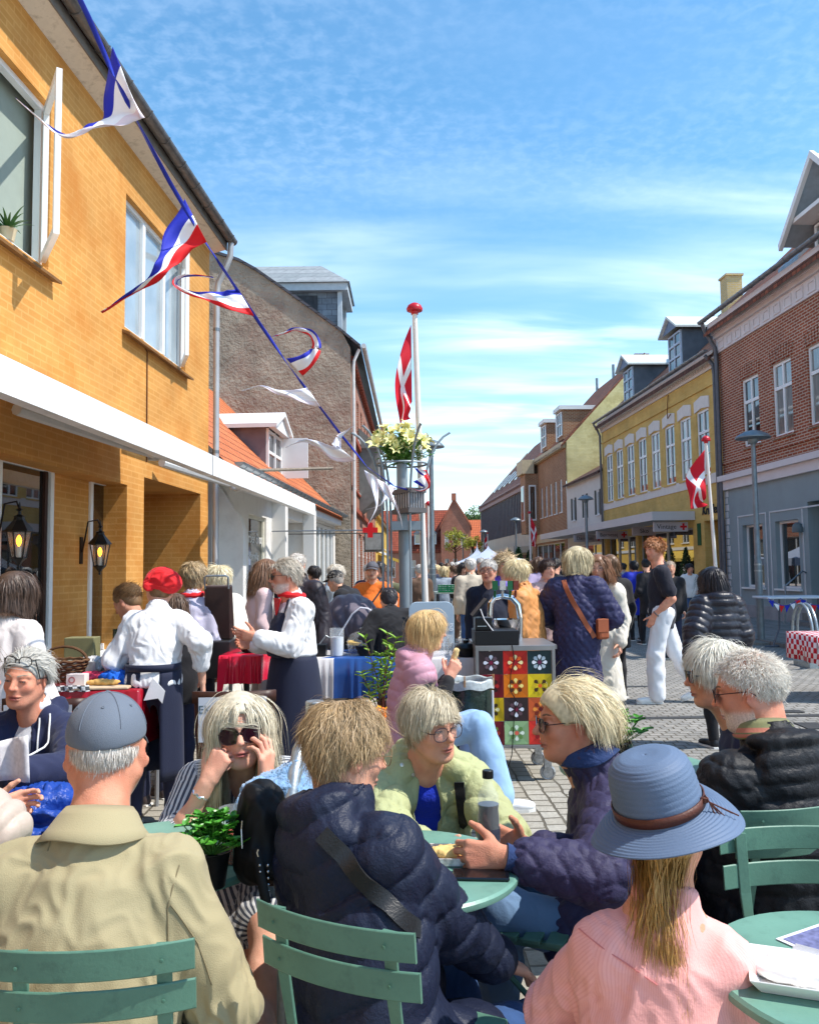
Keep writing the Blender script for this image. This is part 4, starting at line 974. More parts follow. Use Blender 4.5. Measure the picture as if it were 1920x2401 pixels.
 for z in (1.2,3.4,5.4):m = MB();m.lathe((S1+.08,-.10,z),[(.056,0),(.056,.05)],12);B.part(m,'pipe_clamp',M_zinc(),dp)
 m = MB();m.tube([(L_(335,820)[0]+.0,-.006,z2b-.05),(L_(335,820)[0]+.12,-.012,z2b-.12),(L_(335,820)[0]+.14,-.012,2.9)],.008,5);B.part(m,'wire',mat('wire',(90,50,24),.7,.1))
 for i,(u,v,lab) in enumerate(((189,1295,'lit black wall lantern hanging between the two shop windows'),(-8,1270,'black wall lantern cut off by the left edge of the photo'))):
  if i == 0:x,z = L_(u,v,yy-.0);y0 = yy
  else:x,z = L_(u+14,v,yy);y0 = yy;x -= .12
  p = B.W(x,y0-.22,z);t = thing('wall_lantern',lab,'lantern',p,math.atan2(B.a[1],B.a[0]),'black wall lanterns on the yellow house')
  bl = mat('black_iron',(16,16,18),.4,.1,spec=.5);h = .21
  m = MB()
  for j in range(6):
   a = math.pi/3*j;b = a+math.pi/3
   m.tube([(.062*math.cos(a),.062*math.sin(a),-h*.75),(.105*math.cos(a),.105*math.sin(a),h*.42)],.007,5)
   m.tube([(.105*math.cos(a),.105*math.sin(a),h*.42),(.105*math.cos(b),.105*math.sin(b),h*.42)],.009,5);m.tube([(.062*math.cos(a),.062*math.sin(a),-h*.75),(.062*math.cos(b),.062*math.sin(b),-h*.75)],.008,5)
  m.lathe((0,0,h*.42),[(.128,0),(.120,.012),(.05,.10),(.042,.125),(.05,.135),(.018,.15),(.012,.18),(.03,.195),(.012,.21),(.002,.27)],6,cap=True)
  m.lathe((0,0,-h*.75),[(.002,-.10),(.016,-.085),(.008,-.07),(.04,-.03),(.066,-.005),(.066,0)],6);m.tube([(0,.20,.0),(0,.14,.34),(0,.03,.36),(0,0,.28)],.010,6);m.box((0,.212,.02),(.07,.012,.3))
  link('frame',m.build('frame',bl,None,world=False).data,None) if False else None
  o = m.build('lantern_frame',bl,t,world=False)
  g_ = MB()
  for j in range(6):
   a = math.pi/3*j;b = a+math.pi/3
   g_.quad((.060*math.cos(a),.060*math.sin(a),-h*.74),(.060*math.cos(b),.060*math.sin(b),-h*.74),(.102*math.cos(b),.102*math.sin(b),h*.41),(.102*math.cos(a),.102*math.sin(a),h*.41))
  g_.build('lantern_glass',mat('thin_glass',(220,225,225),.03,0,spec=.7,alpha=.18),t,world=False)
  c_ = MB();c_.lathe((0,0,-h*.72),[(.02,0),(.02,.10)],10);cd = c_.build('candle_socket',mat('cream',(220,210,190),.6),t,world=False)
  c_ = MB();c_.lathe((0,0,-h*.72+.10),[(.006,0),(.021,.03),(.024,.06),(.015,.09),(.002,.105)],10);c_.build('bulb',mat('bulb',(255,150,30),.3,0,emit=5.0),t,world=False,smooth=True)
 p = B.W(*(lambda q:(q[0],.12,z1b+.08))(L_(48,560)))
 t = thing('potted_aloe','spiky green aloe in a cream pot on the open upper window sill','plant',p)
 m = MB();m.lathe(p,[(.055,0),(.075,.10),(.08,.11),(.07,.11),(.06,.10)],16);m.build('pot',mat('cream_pot',(220,205,170),.5,.1),t,smooth=True)
 m = MB();r = random.Random(3)
 for j in range(20):
  a = r.uniform(0,6.28);el = r.uniform(.2,1.1);L2 = r.uniform(.22,.38);d = np.array((math.cos(a)*math.cos(el),math.sin(a)*math.cos(el),math.sin(el)));q0 = p+np.array((0,0,.1))
  pts = [q0+d*L2*t_+np.array((0,0,-.12))*t_*t_ for t_ in np.linspace(0,1,6)];m.tube(pts,[.014,.016,.014,.010,.006,.001],5,flat=(0,0,1))
 m.build('leaves',mat('aloe_leaf',(62,105,50),.4,.2),t,smooth=True)
 return B
def awz(u,v):
 r = ray(u,v);a = -2.5-.0506*5;y = a/(r[0]/r[1]-.0506);return CAMZ+r[2]/r[1]*y
print('awz',awz(0,917),awz(493,1112),awz(0,834),awz(493,1067))
def build_awning(name,label,Y0,Y1,zl,narms,c0=0.0,col=(236,237,236)):
 fx = lambda Y:-2.5+.0506*(Y-5);ax = nrm((.0506,1,0));n = np.array((-ax[1],ax[0],0));o = np.array((fx(Y0),Y0,0));Ln = (Y1-Y0)/ax[1]
 t = thing(name,label,'awning',(o[0],o[1],0));W_ = lambda s,d,z:o+ax*s+n*d+np.array((0,0,z))
 wh = mat('awning_white',col,.5,.05,vs=2,spot=(206,207,204),spots=3.5);gr = mat('awning_arm',(205,206,205),.45,.06)
 dep = 1.02;m = MB();P_ = [(0,zl),(0,zl+.235),(.03,zl+.24),(.03,zl)]
 m.prism([W_(0,d,z) for d,z in P_],ax*Ln);m.prism([W_(0,d,z) for d,z in [(.03,zl),(.03,zl+.035),(.11,zl+.035),(.11,zl)]],ax*Ln);m.build('front_bar',wh,t)
 m = MB();rows = []
 for i in range(13):
  s = c0+(Ln-c0)*i/12;rows.append([W_(s,.03+(dep-.03)*j/6,zl+.20+.42*j/6-.04*math.sin(math.pi*j/6)) for j in range(7)])
 m.grid(rows);m.build('awning_cloth',mat('awning_cloth',(226,226,220),.8,.04,trans=0),t,solid=.004)
 m = MB();m.prism([W_(0,d,z) for d,z in [(dep-.10,zl+.56),(dep-.10,zl+.68),(dep-.01,zl+.68),(dep-.01,zl+.56)]],ax*Ln);m.build('cassette',wh,t)
 for i in range(narms):
  s = Ln*(i+.28)/narms if narms > 1 else Ln*.5;sh = (1.9 if i % 2 == 0 else -1.9)
  p0,p1,p2 = W_(s,dep-.05,zl+.30),W_(np.clip(s+sh,.1,Ln-.1),dep*.46,zl+.16),W_(np.clip(s+sh*.35,.1,Ln),.08,zl+.05)
  m = MB()
  for a,b,r_ in ((p0,p1,.055),(p1,p2,.045)):
   d = nrm(b-a);m.tube([a,b],r_,8,flat=(0,0,1)) if False else m.tube([a,a+(b-a)*.5,b],[r_,r_*.95,r_*.8],8)
  m.lathe(p1-np.array((0,0,.06)),[(.06,0),(.065,.02),(.065,.10),(.06,.12)],12);m.build('folding_arm',gr,t,smooth=True)
 return t
def build_left_rest():
 B = Bld('white_shop_house','low white shop building with orange tiled roof and barber window','house',(XL(13.2),13.2),(.051,1));L_ = B.loc;S1 = 14.0;ez = 3.5
 wh = mat('white_render',(222,219,214),.85,.08,vs=1.2,bump=.3,bs=60,spot=(196,190,184),spots=1.2)
 wa,wb = L_(583,1250)[0],L_(624,1250)[0];zt,zb = L_(583,1204)[1],.9
 da,db = L_(657,1250)[0],L_(714,1250)[0]
 g0 = L_(716,1250)[0];ops = [(wa,wb,zb,zt,.12),(da,db,0,2.75,.5),(g0+.2,13.6,.35,2.9,.15)]
 m = MB();wall_holes(m,0,S1,0,ez,ops);m.quad((0,0,0),(0,4,0),(0,4,ez+3.7),(0,0,ez));m.quad((S1,0,0),(S1,4,0),(S1,4,ez+3.7),(S1,0,ez));m.quad((da,.5,0),(db,.5,0),(db,.5,2.75),(da,.5,2.75));B.part(m,'wall',wh)
 m = MB();m.prism([(.35,-.005,0),(.35,-.42,0),(.35,-.42,2.2),(.35,-.36,2.4),(.35,-.005,2.95)],(.22,0,0));B.part(m,'buttress',wh)
 for a_,b_,c_ in ((wb+.55,wb+.85,3.0),(g0-.35,g0,3.2)):m = MB();m.bx((a_,-.29,0),(b_,-.004,c_));B.part(m,'pilaster',wh)
 window(B,wa,wb,zb,zt,y=.05,fr=.07,cols=1,bars=(),pane=mat('shop_glass',(26,30,30),.015,0,spec=1,ior=1.9),mt=mat('cream_frame',(214,212,196),.5,.05))
 n = 6;x = g0+.2
 for i in range(n):w_ = (13.6-g0-.2)/n;window(B,x+i*w_+.0,x+(i+1)*w_-.03,.38,2.88,y=.04,fr=.09,cols=1,bars=(),sill=False)
 T = put_text('Barber Shop',.30,frameM(B.W((wa+wb)/2,.075,2.15),B.a*1.0,(0,0,1)),M_white(),B.root);T2 = put_text('Herreklip',.2,frameM(B.W((wa+wb)/2,.075,1.80),B.a,(0,0,1)),M_white(),B.root)
 m = MB();m.bx((.02,-.22,2.98),(S1-.1,-.003,3.28));B.part(m,'sign_band',mat('fascia_white2',(214,216,218),.6,.08,vs=2))
 roof(B,0,S1,ez,4.0,ez+4.0,oh=.25,mt=mat('orange_tiles',(206,122,76),.8,.10,vs=3,pat=pat_tiles((190,104,62),.20,.33)),back=True,side=.0)
 gutter(B,.3,S1,ez-.18,y=-.36,r=.08,step=.5)
 a,b = L_(690,1050,.6)[0],L_(690,1050,.6)[0]+1.3;a = 6.3;b = 7.9;y0,y1 = .55,3.0;z0,z1 = 3.75,5.05
 m = MB();m.bx((a,y0+.02,z0),(b,y1,z1));dm = B.part(m,'dormer',mat('lead_cheek',(122,112,118),.55,.22,vs=1.6,metal=.2,bump=.3,bs=9))
 m = MB();zc = z1+.42;P_ = [(a-.22,y0-.30,z1-.02),((a+b)/2,y0-.30,zc),(b+.22,y0-.30,z1-.02),(b+.22,y0-.30,z1-.12),((a+b)/2,y0-.30,zc-.1),(a-.22,y0-.30,z1-.12)]
 m.prism(P_,(0,y1-y0+1.2,0));m.prism([(a-.2,y0-.22,z1-.1),((a+b)/2,y0-.22,zc-.1),(b+.2,y0-.22,z1-.1)],(0,.15,0));B.part(m,'dormer_roof',M_white(),dm)
 m = MB()
 for x0,x1 in ((a+.02,a+.1),(b-.1,b-.02),((a+b)/2-.04,(a+b)/2+.04)):m.bx((x0,y0-.05,z0+.1),(x1,y0+.015,z1-.1))
 for zz in (z0+.1,z0+.6,z1-.2):m.bx((a+.1,y0-.045,zz),(b-.1,y0+.01,zz+.07))
 m.box(((b+.02),y0-.38,(z0+z1)/2+.02),(.05,.68,1.05));B.part(m,'dormer_window',M_frame(),dm)
 m = MB();m.bx((a+.1,y0-.01,z0+.17),(b-.1,y0+.012,z1-.12));B.part(m,'pane',M_pane(),dm)
 m = MB();p0,p1 = aY(495,1106,13.6),aY(778,1098,17.5);m.tube([p0,p1],.035,6);m.build('iron_beam',mat('rusty_iron',(130,118,104),.7,.3,vs=20),B.root)
 Y0 = 27.3;xr = -1.95
 B = Bld('grey_gable_house','tall old house with rough grey rendered gable, brick front and slate cupola','house',(xr,Y0),(.004,1));zz = lambda u,v:aY(u,v,Y0)
 gp = [(821,1400),(821,815),(845,812),(800,775),(700,702),(600,632),(560,610),(492,588),(350,500),(100,640),(100,1400)]
 pts = [zz(u,v) for u,v in gp];pts[0][2] = 0;pts[-1][2] = 0
 rg = mat('rough_render',(166,152,134),.95,.28,vs=1.3,bump2=1.0,b2s=6.5,b2d=.16,bump=1.0,bs=40,spot=(152,122,106),spots=.5)
 gp2 = [p for i,p in enumerate(pts) if i != 2]
 m = MB();m.prism(gp2,(0,.35,0));m.build('gable_wall',rg,B.root)
 m = MB();ed = [zz(u,v-4) for u,v in gp[2:9]]
 for a,b in zip(ed[:-1],ed[1:]):m.prism([a+(0,-.08,0),b+(0,-.08,0),b+(0,-.08,-.1),a+(0,-.08,-.1)],(0,18,0))
 m.build('roof',mat('slate_roof',(84,84,90),.7,.2,pat=pat_tiles((74,74,80))),B.root)
 br = brickm('old_red_brick',(158,82,58),(140,68,48),(170,150,130))
 eh = zz(821,815)[2];ops = [(1.0+i*2.2,1.95+i*2.2,z,z+1.5) for i in range(7) for z in (4.4,6.4)]+[(1+i*2.6,2.9+i*2.6,.5,2.9) for i in range(6)]
 m = MB();wall_holes(m,.36,17.5,0,eh,ops,.15);m.quad((17.5,0,0),(17.5,5,0),(17.5,5,eh),(17.5,0,eh));B.part(m,'front_wall',br)
 for o in ops:window(B,o[0],o[1],o[2],o[3],y=.08,cols=2,bars=(.65,))
 m = MB()
 for k_,z in enumerate((3.55,6.05,eh-.35)):m.bx((.36,-.10-.05*(k_ == 2),z),(17.5,-.003,z+.16))
 for i in range(34):m.bx((.5+i*.5,-.17,eh-.52),(.7+i*.5,-.004,eh-.36))
 m.bx((.36,-.07,4.3),(17.5,-.004,4.38))
 B.part(m,'cornice',mat('moulded_brick',(150,74,52),.85,.2,vs=6))
 for s0,w_ in ((4.2,1.7),(9.2,1.7)):    # oriels
  m = MB();m.bx((s0,-.75,4.3),(s0+w_,-.005,6.2));m.prism([(s0-.1,-.85,6.2),(s0-.1,-.01,7.0),(s0-.1,-.01,6.2)],(w_+.2,0,0));m.prism([(s0,-.74,4.3),(s0,-.01,3.7),(s0,-.01,4.3)],(w_,0,0));B.part(m,'oriel',mat('oriel_grey',(120,118,114),.6,.15))
 m = MB();m.tube([(.2,-.3,eh-.0),(.2,-.12,eh-.4),(.2,-.1,eh-.6),(.2,-.1,.1)],.055,10);m.tube([(.2,-.45,eh+.12),(17.4,-.45,eh+.12)],.09,8);B.part(m,'downpipe',mat('pipe_white',(214,212,208),.5,.1),smooth=True)
 c = aY(735,700,30.5);m = MB();w_ = 1.25;zb,ztp = c[2]-1.2,aY(700,690,29.5)[2]
 cx0,cx1 = aY(640,700,29.2)[0],aY(795,700,29.2)[0];m.bx((cx0-1.2,29.3,zb-2),(cx1,31.4,ztp));cu = m.build('cupola',mat('slate_cladding',(104,112,122),.6,.35,vs=2.5,pat=pat_brick(.35,.22,.01,(80,84,92),(124,132,140))),B.root)
 m = MB();m.bx((cx0-1.4,29.05,ztp),(cx1+.32,31.7,ztp+.28));m.bx((cx1-.06,29.22,zb-1.5),(cx1+.1,29.40,ztp));m.bx((cx1-.02,31.2,zb-1.5),(cx1+.1,31.4,ztp));m.build('cupola_cornice',mat('pale_grey_paint',(186,194,198),.6,.08),cu)
 zq = ztp+.28;m = MB();A = [(cx0-1.5,28.95,zq),(cx1+.4,28.95,zq),(cx1+.4,31.8,zq),(cx0-1.5,31.8,zq)];Bq = [(cx0-1.0,30.2,zq+1.05),(cx1-.75,30.2,zq+1.05),(cx1-.75,30.6,zq+1.05),(cx0-1.0,30.6,zq+1.05)]
 m.add(A+Bq,[(3,2,1,0),(4,5,6,7),(0,1,5,4),(1,2,6,5),(2,3,7,6),(3,0,4,7)]);m.build('cupola_roof',mat('slate_tiles',(150,154,156),.6,.12,pat=pat_brick(.6,.25,.012,(110,112,116),(134,140,142))),cu)
 m = MB();m.bx((cx0+.7,29.27,zb-.6),(cx0+1.6,29.297,ztp-.12));[m.bx((cx0+.7+.15*i,29.24,zb-.6),(cx0+.72+.15*i,29.268,ztp-.15)) for i in range(7)];m.build('louvre',mat('weathered_board',(70,72,76),.8,.3),cu)
 B = Bld('far_yellow_house','far yellow house with orange roof beyond the red cross sign','house',(-1.9,46),(.002,1));ops = [(1+i*2.3,2+i*2.3,3.0,4.3) for i in range(9)]
 m = MB();wall_holes(m,0,24,0,5.0,ops,.1);m.quad((0,0,0),(0,5,0),(0,5,5),(0,0,5));B.part(m,'wall',mat('far_yellow',(222,184,92),.85,.06))
 for o in ops:window(B,*o[:4],y=.05,cols=2,bars=(.6,))
 m = MB();m.bx((0,-.12,4.75),(24,-.003,5.0));m.bx((0,-.06,2.55),(24,-.003,2.75));B.part(m,'cornice',M_white())
 roof(B,0,24,5,3.5,8.3,mt=mat('orange_tiles2',(190,98,60),.8,.2,pat=pat_tiles((170,84,50))))
 m = MB();m.prism([(2,-.05,2.5),(2,-1.5,2.0),(2,-1.5,1.8),(2,-.05,2.4)],(9,0,0));B.part(m,'shop_awning',mat('yellow_awning',(226,190,84),.8,.08))
 m = MB();m.bx((.5,-.02,.3),(14,-.004,2.0));B.part(m,'shop_front',M_pane())
 B = Bld('gabled_brick_house','distant red brick house with steep gable facing down the street','house',(3.05,80),(1,0));br2 = brickm('far_red_brick',(176,98,70),(158,82,58),(180,150,130));g0,g1 = 0.0,2.9;W_ = 2.9
 ax_ = aY(1064,1167,80)[0]-3.05;za = aY(1064,1172,80)[2];ze = 5.6
 ops = [(.35,.75,3.6,4.9),(1.15,1.55,3.6,4.9),(1.95,2.35,3.6,4.9),(.35,.75,.6,2.5),(1.15,1.55,.6,2.5),(1.95,2.35,.6,2.5)]
 m = MB();wall_holes(m,0,W_,0,ze,ops,.12);m.quad((0,0,ze),(W_,0,ze),(ax_+.12,0,za),(ax_-.12,0,za));m.quad((W_,0,0),(W_,9,0),(W_,9,ze),(W_,0,ze));m.quad((0,0,0),(0,9,0),(0,9,ze),(0,0,ze))
 ops2 = [(-7+i*1.0,-6.5+i*1.0,.7,2.4) for i in range(7)];wall_holes(m,-12,0,0,3.4,ops2,.12,y=.6);B.part(m,'wall',br2)
 for o in ops:window(B,*o[:4],y=.06,fr=.05,cols=2,bars=(.6,),sill=False)
 m = MB()
 for q in (0,W_):m.prism([(q-.1 if q == 0 else q+.1,-.1,ze-.1),(q-.1 if q == 0 else q+.1,-.1,ze+.15),(ax_,-.1,za+.25),(ax_,-.1,za)],(0,.35,0))
 m.box((ax_,.1,za+.3),(.45,.45,.7));B.part(m,'gable_coping',mat('coping_brick',(180,110,84),.85,.15),None)
 rt = mat('far_red_tiles',(156,78,56),.85,.2,pat=pat_tiles((136,64,46)))
 m = MB();m.prism([(-.15,.25,ze-.1),(ax_,.25,za-.1),(W_+.15,.25,ze-.1),(W_+.15,.25,ze-.3),(ax_,.25,za-.3),(-.15,.25,ze-.3)],(0,9,0));m.prism([(-12,.5,3.35),(-12,4.4,7.6),(-12,4.4,7.3),(-12,.5,3.1)],(12.9,0,0));B.part(m,'roof',rt)
 for x in (-2.3,-.75):
  m = MB();m.box((x,.9,4.5),(.62,1.0,1.1));d_ = B.part(m,'dormer',M_white());m = MB();m.box((x,.385,4.5),(.4,.02,.8));B.part(m,'pane',M_pane(),d_);m = MB();m.prism([(x-.42,.25,5.0),(x,.25,5.35),(x+.42,.25,5.0)],(0,1.6,0));B.part(m,'dormer_roof',M_zinc(),d_)
 m = MB();m.box((-4.2,4.3,7.7),(.5,.5,1.3));m.box((-1.6,4.3,7.9),(.8,.5,.8));B.part(m,'chimney',br2)
 for i in range(7):
  o = ops2[i];window(B,*o[:4],y=.66,fr=.05,cols=2,bars=(.6,),sill=False)
 for i,(x,y,w_,h,hr,c,rc,lab) in enumerate(((6.2,96,7,4.2,7.4,(214,208,196),(198,104,64),'small distant house with bright orange roof behind the white tents'),(10.5,92,8,4.5,7.8,(190,170,140),(150,80,56),'distant house end partly hidden by the modern shop block'))):
  B = Bld('distant_house',lab,'house',(x,y),(1,0));ops = [(.8+k_*1.6,1.6+k_*1.6,1,2.4) for k_ in range(3)]
  m = MB();wall_holes(m,0,w_,0,h,ops,.1);m.quad((0,0,0),(0,6,0),(0,6,h),(0,3,hr),(0,0,h));B.part(m,'wall',mat('distant_wall%d' % i,c,.9,.08));roof(B,0,w_,h,3,hr,mt=mat('distant_tiles%d' % i,rc,.85,.15,pat=pat_tiles(rc)))
  for o in ops:window(B,*o[:4],y=.06,cols=2,bars=(.6,))
def build_right():
 k = -.052;mk = lambda name,lab,Y1:Bld(name,lab,'house',(XR(Y1),Y1),(.052,-1))   # s grows towards the camera from the far end Y1
 Y1 = 24.1;B = mk('red_brick_house','red brick house with white cornice and slate blue ground floor, nearest on the right',Y1);L_ = B.loc;S1 = 12.0
 zc = L_(1703,1150)[1];zc2 = L_(1703,1118)[1];ze = L_(1664,785,-.5)[1]+.5;
 win = []
 for u0,u1,vt,vb in ((1740,1775,886,1055),(1812,1857,845,1032),(1898,1960,805,1000)):
  s0 = L_(u0,950)[0];s1 = L_(u1,950)[0];win.append((s0,s1))
 zwb = L_(1740,1052)[1];zwt = L_(1740,892)[1];s_ = win[0][0];stepw = win[1][0]-win[0][0];win = [(s_+i*stepw,s_+i*stepw+.98) for i in range(4)]
 ops = [(a,b,zwb,zwt,.12) for a,b in win];br = brickm('deep_red_brick',(152,78,48),(134,64,40),(180,164,146),bump=.2)
 m = MB();wall_holes(m,0,S1,zc2,ze-.9,ops,.12);m.quad((0,0,0),(0,8,0),(0,8,ze),(0,0,ze));m.quad((S1,0,0),(S1,8,0),(S1,8,ze),(S1,0,ze))
 for a,b in win:     # rubbed arches
  for j in range(9):t = (j+.5)/9;x = a-.12+(b-a+.24)*t;m.box((x,-.012,zwt+.17+.07*math.sin(math.pi*t)),(.10,.026,.34),rot=Matrix.Rotation((t-.5)*.5,3,'Y'))
 m.bx((0,-.05,zc2+.35),(S1,-.004,zc2+.42));B.part(m,'wall',br)
 for a,b in win:window(B,a,b,zwb,zwt,y=.05,fr=.07,cols=2,bars=(.66,),sillm=br)
 m = MB();h = ze-.9
 m.bx((0,-.06,h),(S1,-.002,ze-.48));m.bx((0,-.16,ze-.48),(S1,-.002,ze-.36));m.bx((0,-.22,ze-.36),(S1,-.002,ze-.16));m.bx((0,-.32,ze-.16),(S1,-.002,ze-.02))
 x = .15
 while x < S1-.5:m.bx((x,-.085,h+.06),(x+.36,-.061,h+.12));m.bx((x,-.085,h+.30),(x+.36,-.061,h+.36));m.bx((x,-.085,h+.12),(x+.05,-.061,h+.30));m.bx((x+.31,-.085,h+.12),(x+.36,-.061,h+.30));x += .55
 m.bx((0,-.10,zc+.0),(S1,-.003,zc2+.0));m.bx((0,-.2,zc2-.14),(S1,-.101,zc2+.02));B.part(m,'cornice',mat('cornice_white',(214,208,208),.7,.06,vs=2))
 g = []
 for u0,u1 in ((1743,1790),(1820,1875)):
  a,b = L_(u0,1300)[0],L_(u1,1300)[0];g.append((a,b))
 gb,gt = L_(1743,1376)[1],L_(1743,1232)[1];da = L_(1898,1300)[0]
 ops = [(a,b,gb,gt,.2) for a,b in g]+[(da,da+1.4,.1,3.0,.4),(da+2.6,da+4,gb,gt,.2)]
 m = MB();wall_holes(m,0,S1,0,zc,ops,.2);m.quad((da,.4,0),(da+1.4,.4,0),(da+1.4,.4,3),(da,.4,3));B.part(m,'shop_wall',mat('slate_blue_render',(140,154,158),.8,.08,vs=1.5,bump=.2,bs=40))
 m = MB()
 for a,b in g+[(da,da+1.4)]:
  t = .035;zb_,zt_ = (gb-.35 if a != da else .4),gt+.28
  m.bx((a-.26,-.02,zb_),(a-.26+t,-.002,zt_));m.bx((b+.2,-.02,zb_),(b+.2+t,-.002,zt_));m.bx((a-.26+t,-.02,zt_-t),(b+.2,-.002,zt_))
 i = 0;z = .5
 while z < zc-.2:m.bx((.06,-.02,z),(.30 if i % 2 else .24,-.002,z+.17));z += .2;i += 1
 B.part(m,'trim',mat('trim_white',(206,208,210),.7,.05));m = MB();m.bx((0,-.05,0),(da-.02,-.003,.42));m.bx((da+1.42,-.05,0),(S1,-.003,.42));B.part(m,'plinth',mat('plinth',(150,150,152),.85,.15,vs=3))
 for a,b in g:window(B,a,b,gb,gt,y=.12,fr=.06,cols=1,bars=(),pane=mat('shop_glass',(26,30,30),.015,0,spec=1,ior=1.9))
 m = MB();m.bx((da+.1,.33,.3),(da+1.3,.385,2.85));B.part(m,'door',mat('dark_teal_door',(40,56,58),.5,.1))
 m = MB();m.bx((da-.1,-.5,0),(da+1.5,-.06,.18));m.bx((da,-.25,.18),(da+1.4,.3,.36));B.part(m,'door_step',mat('granite_step',(120,118,116),.8,.2,vs=20))
 m = MB();m.tube([(da-.15,-.6,.1),(da-.15,-.55,1.0),(da-.15,-.1,1.35),(da-.15,-.02,1.3)],.022,8);B.part(m,'handrail',M_zinc(),smooth=True)
 x = L_(1880,1248)[0];m = MB();m.lathe((x,-.1,L_(1880,1248)[1]),[(.13,0),(.13,.1),(.1,.2),(.03,.24)],16);B.part(m,'wall_lamp',mat('lamp_teal',(92,104,108),.5),smooth=True)
 rt = mat('brown_tiles',(146,86,62),.85,.3,vs=3,pat=pat_tiles((112,66,50)),bump2=.4,b2s=5,spot=(92,66,52),spots=1.6)
 roof(B,0,S1,ze+.12,5.2,ze+5.0,oh=.42,mt=rt,side=.05);gutter(B,-.1,S1,ze+.10-.02,y=-.50,r=.085)
 sk0,sk1 = 3.0,4.0;sl = 4.88/5.2;m = MB();m.prism([(sk0,.35,ze+.12+.35*sl+.10),(sk0,1.8,ze+.12+1.8*sl+.10),(sk0,1.8,ze+.12+1.8*sl),(sk0,.35,ze+.12+.35*sl)],(1.0,0,0));s2 = B.part(m,'skylight',M_zinc());m = MB();m.prism([(sk0+.1,.45,ze+.12+.45*sl+.115),(sk0+.1,1.7,ze+.12+1.7*sl+.115),(sk0+.1,1.7,ze+.12+1.7*sl+.104),(sk0+.1,.45,ze+.12+.45*sl+.104)],(.8,0,0));B.part(m,'pane',mat('roof_glass',(120,140,160),.05,0,spec=1,ior=1.8),s2)
 cxx = L_(1893,400,-.4)[0];a,b = cxx-1.0,cxx+1.3;y0 = .25;z0,z1 = ze+.2,ze+1.05
 m = MB();m.bx((a,y0,z0),(b,3.2,z1));dm = B.part(m,'dormer',mat('grey_cladding',(120,126,134),.6,.1));cx = (a+b)/2;zp = z1+.95
 m = MB();m.add([(a,y0-.004,z1),(b,y0-.004,z1),(cx,y0-.004,zp)],[(0,1,2)])
 for q in (-1,1):
  e = cx+q*(b-a)/2+q*.42;zl = z1-.45;m.prism([(e,-.42,zl),(e-q*.02,-.42,zl-.16),(cx,-.42,zp-.0),(cx,-.42,zp+.18)],(0,.10,0))
 m.bx((a-.1,-.3,z1-.12),(b+.1,y0-.004,z1-.02));B.part(m,'dormer_gable',M_white(),dm)
 m = MB()
 for q in (-1,1):e = cx+q*(b-a)/2+q*.40;m.prism([(e,-.38,z1-.42),(cx,-.38,zp+.12),(cx,-.38,zp+.02),(e,-.38,z1-.52)],(0,4.4,0))
 B.part(m,'dormer_roof',mat('zinc_light',(170,180,186),.5,.1,metal=.3),dm);window(B,a+.15,a+.95,z0+.05,z1-.2,y=y0-.06,cols=1,bars=(),sill=False,parent=dm);window(B,a+1.2,b-.15,z0+.05,z1-.2,y=y0-.06,cols=2,bars=(),sill=False,parent=dm)
 m = MB();m.tube([(.05,-.5,ze+.02),(.05,-.4,ze-.25),(.08,-.14,ze-.75),(.1,-.12,ze-1.1),(.1,-.12,.3)],.06,10);m.tube([(-.18,-.35,ze-.9),(-.12,-.14,ze-1.2),(-.10,-.12,ze-1.5),(-.10,-.12,.3)],.055,10);B.part(m,'downpipe',mat('dark_zinc',(98,100,106),.5,.15,metal=.4),smooth=True)
 Y1 = 36.4;B = mk('yellow_house','yellow painted brick house with tall white windows and charity shop canopy',Y1);L_ = B.loc;S1 = (36.4-24.15)/.9987;ze = L_(1689,826,-.3)[1]+.3
 yl = brickm('mustard_brick',(212,180,106),(204,168,92),(208,176,106),mo=.007);zb = L_(1696,1114)[1];n = 8
 zwb = L_(1560,1140)[1];zwt = L_(1560,1002)[1];W_ = .95;st = (S1-.9)/n;win = [(.55+i*st,.55+i*st+W_) for i in range(n)]
 cend = L_(1632,1250)[0];ops = [(a,b,zwb,zwt,.12) for a,b in win]+[(0.3,4.2,.35,2.75,.3),(4.5,cend-.25,.2,2.75,.3),(cend+.65,cend+1.75,0,2.9,.5)]
 m = MB();wall_holes(m,0,S1,0,ze-.45,ops,.12);m.quad((cend+.65,.5,0),(cend+1.75,.5,0),(cend+1.75,.5,2.9),(cend+.65,.5,2.9));m.quad((0,0,0),(0,8,0),(0,8,ze),(0,4,ze+4),(0,0,ze));m.bx((0,-.05,ze-.95),(S1,-.004,ze-.9));B.part(m,'wall',yl)
 m = MB();m.bx((0,-.06,ze-.45),(S1,-.003,ze-.25));m.bx((0,-.2,ze-.25),(S1,-.003,ze));m.bx((0,-.03,zb-.16),(S1,-.003,zb+.14))
 for x in np.arange(.05,S1,.18):m.bx((x,-.10,ze-.36),(x+.09,-.061,ze-.25))
 for a,b in win:m.prism([(a-.1,-.03,zwt-.02),(a-.1,-.03,zwt+.34),((a+b)/2,-.03,zwt+.44),(b+.1,-.03,zwt+.34),(b+.1,-.03,zwt-.02),((a+b)/2,-.03,zwt+.06)],(0,.027,0))
 B.part(m,'cornice',mat('cream_trim',(220,214,206),.7,.05))
 for a,b in win:window(B,a,b,zwb,zwt,y=.04,fr=.07,cols=2,bars=(.66,-.33),sillm=yl)
 sg = mat('shop_glass',(26,30,30),.015,0,spec=1,ior=1.9)
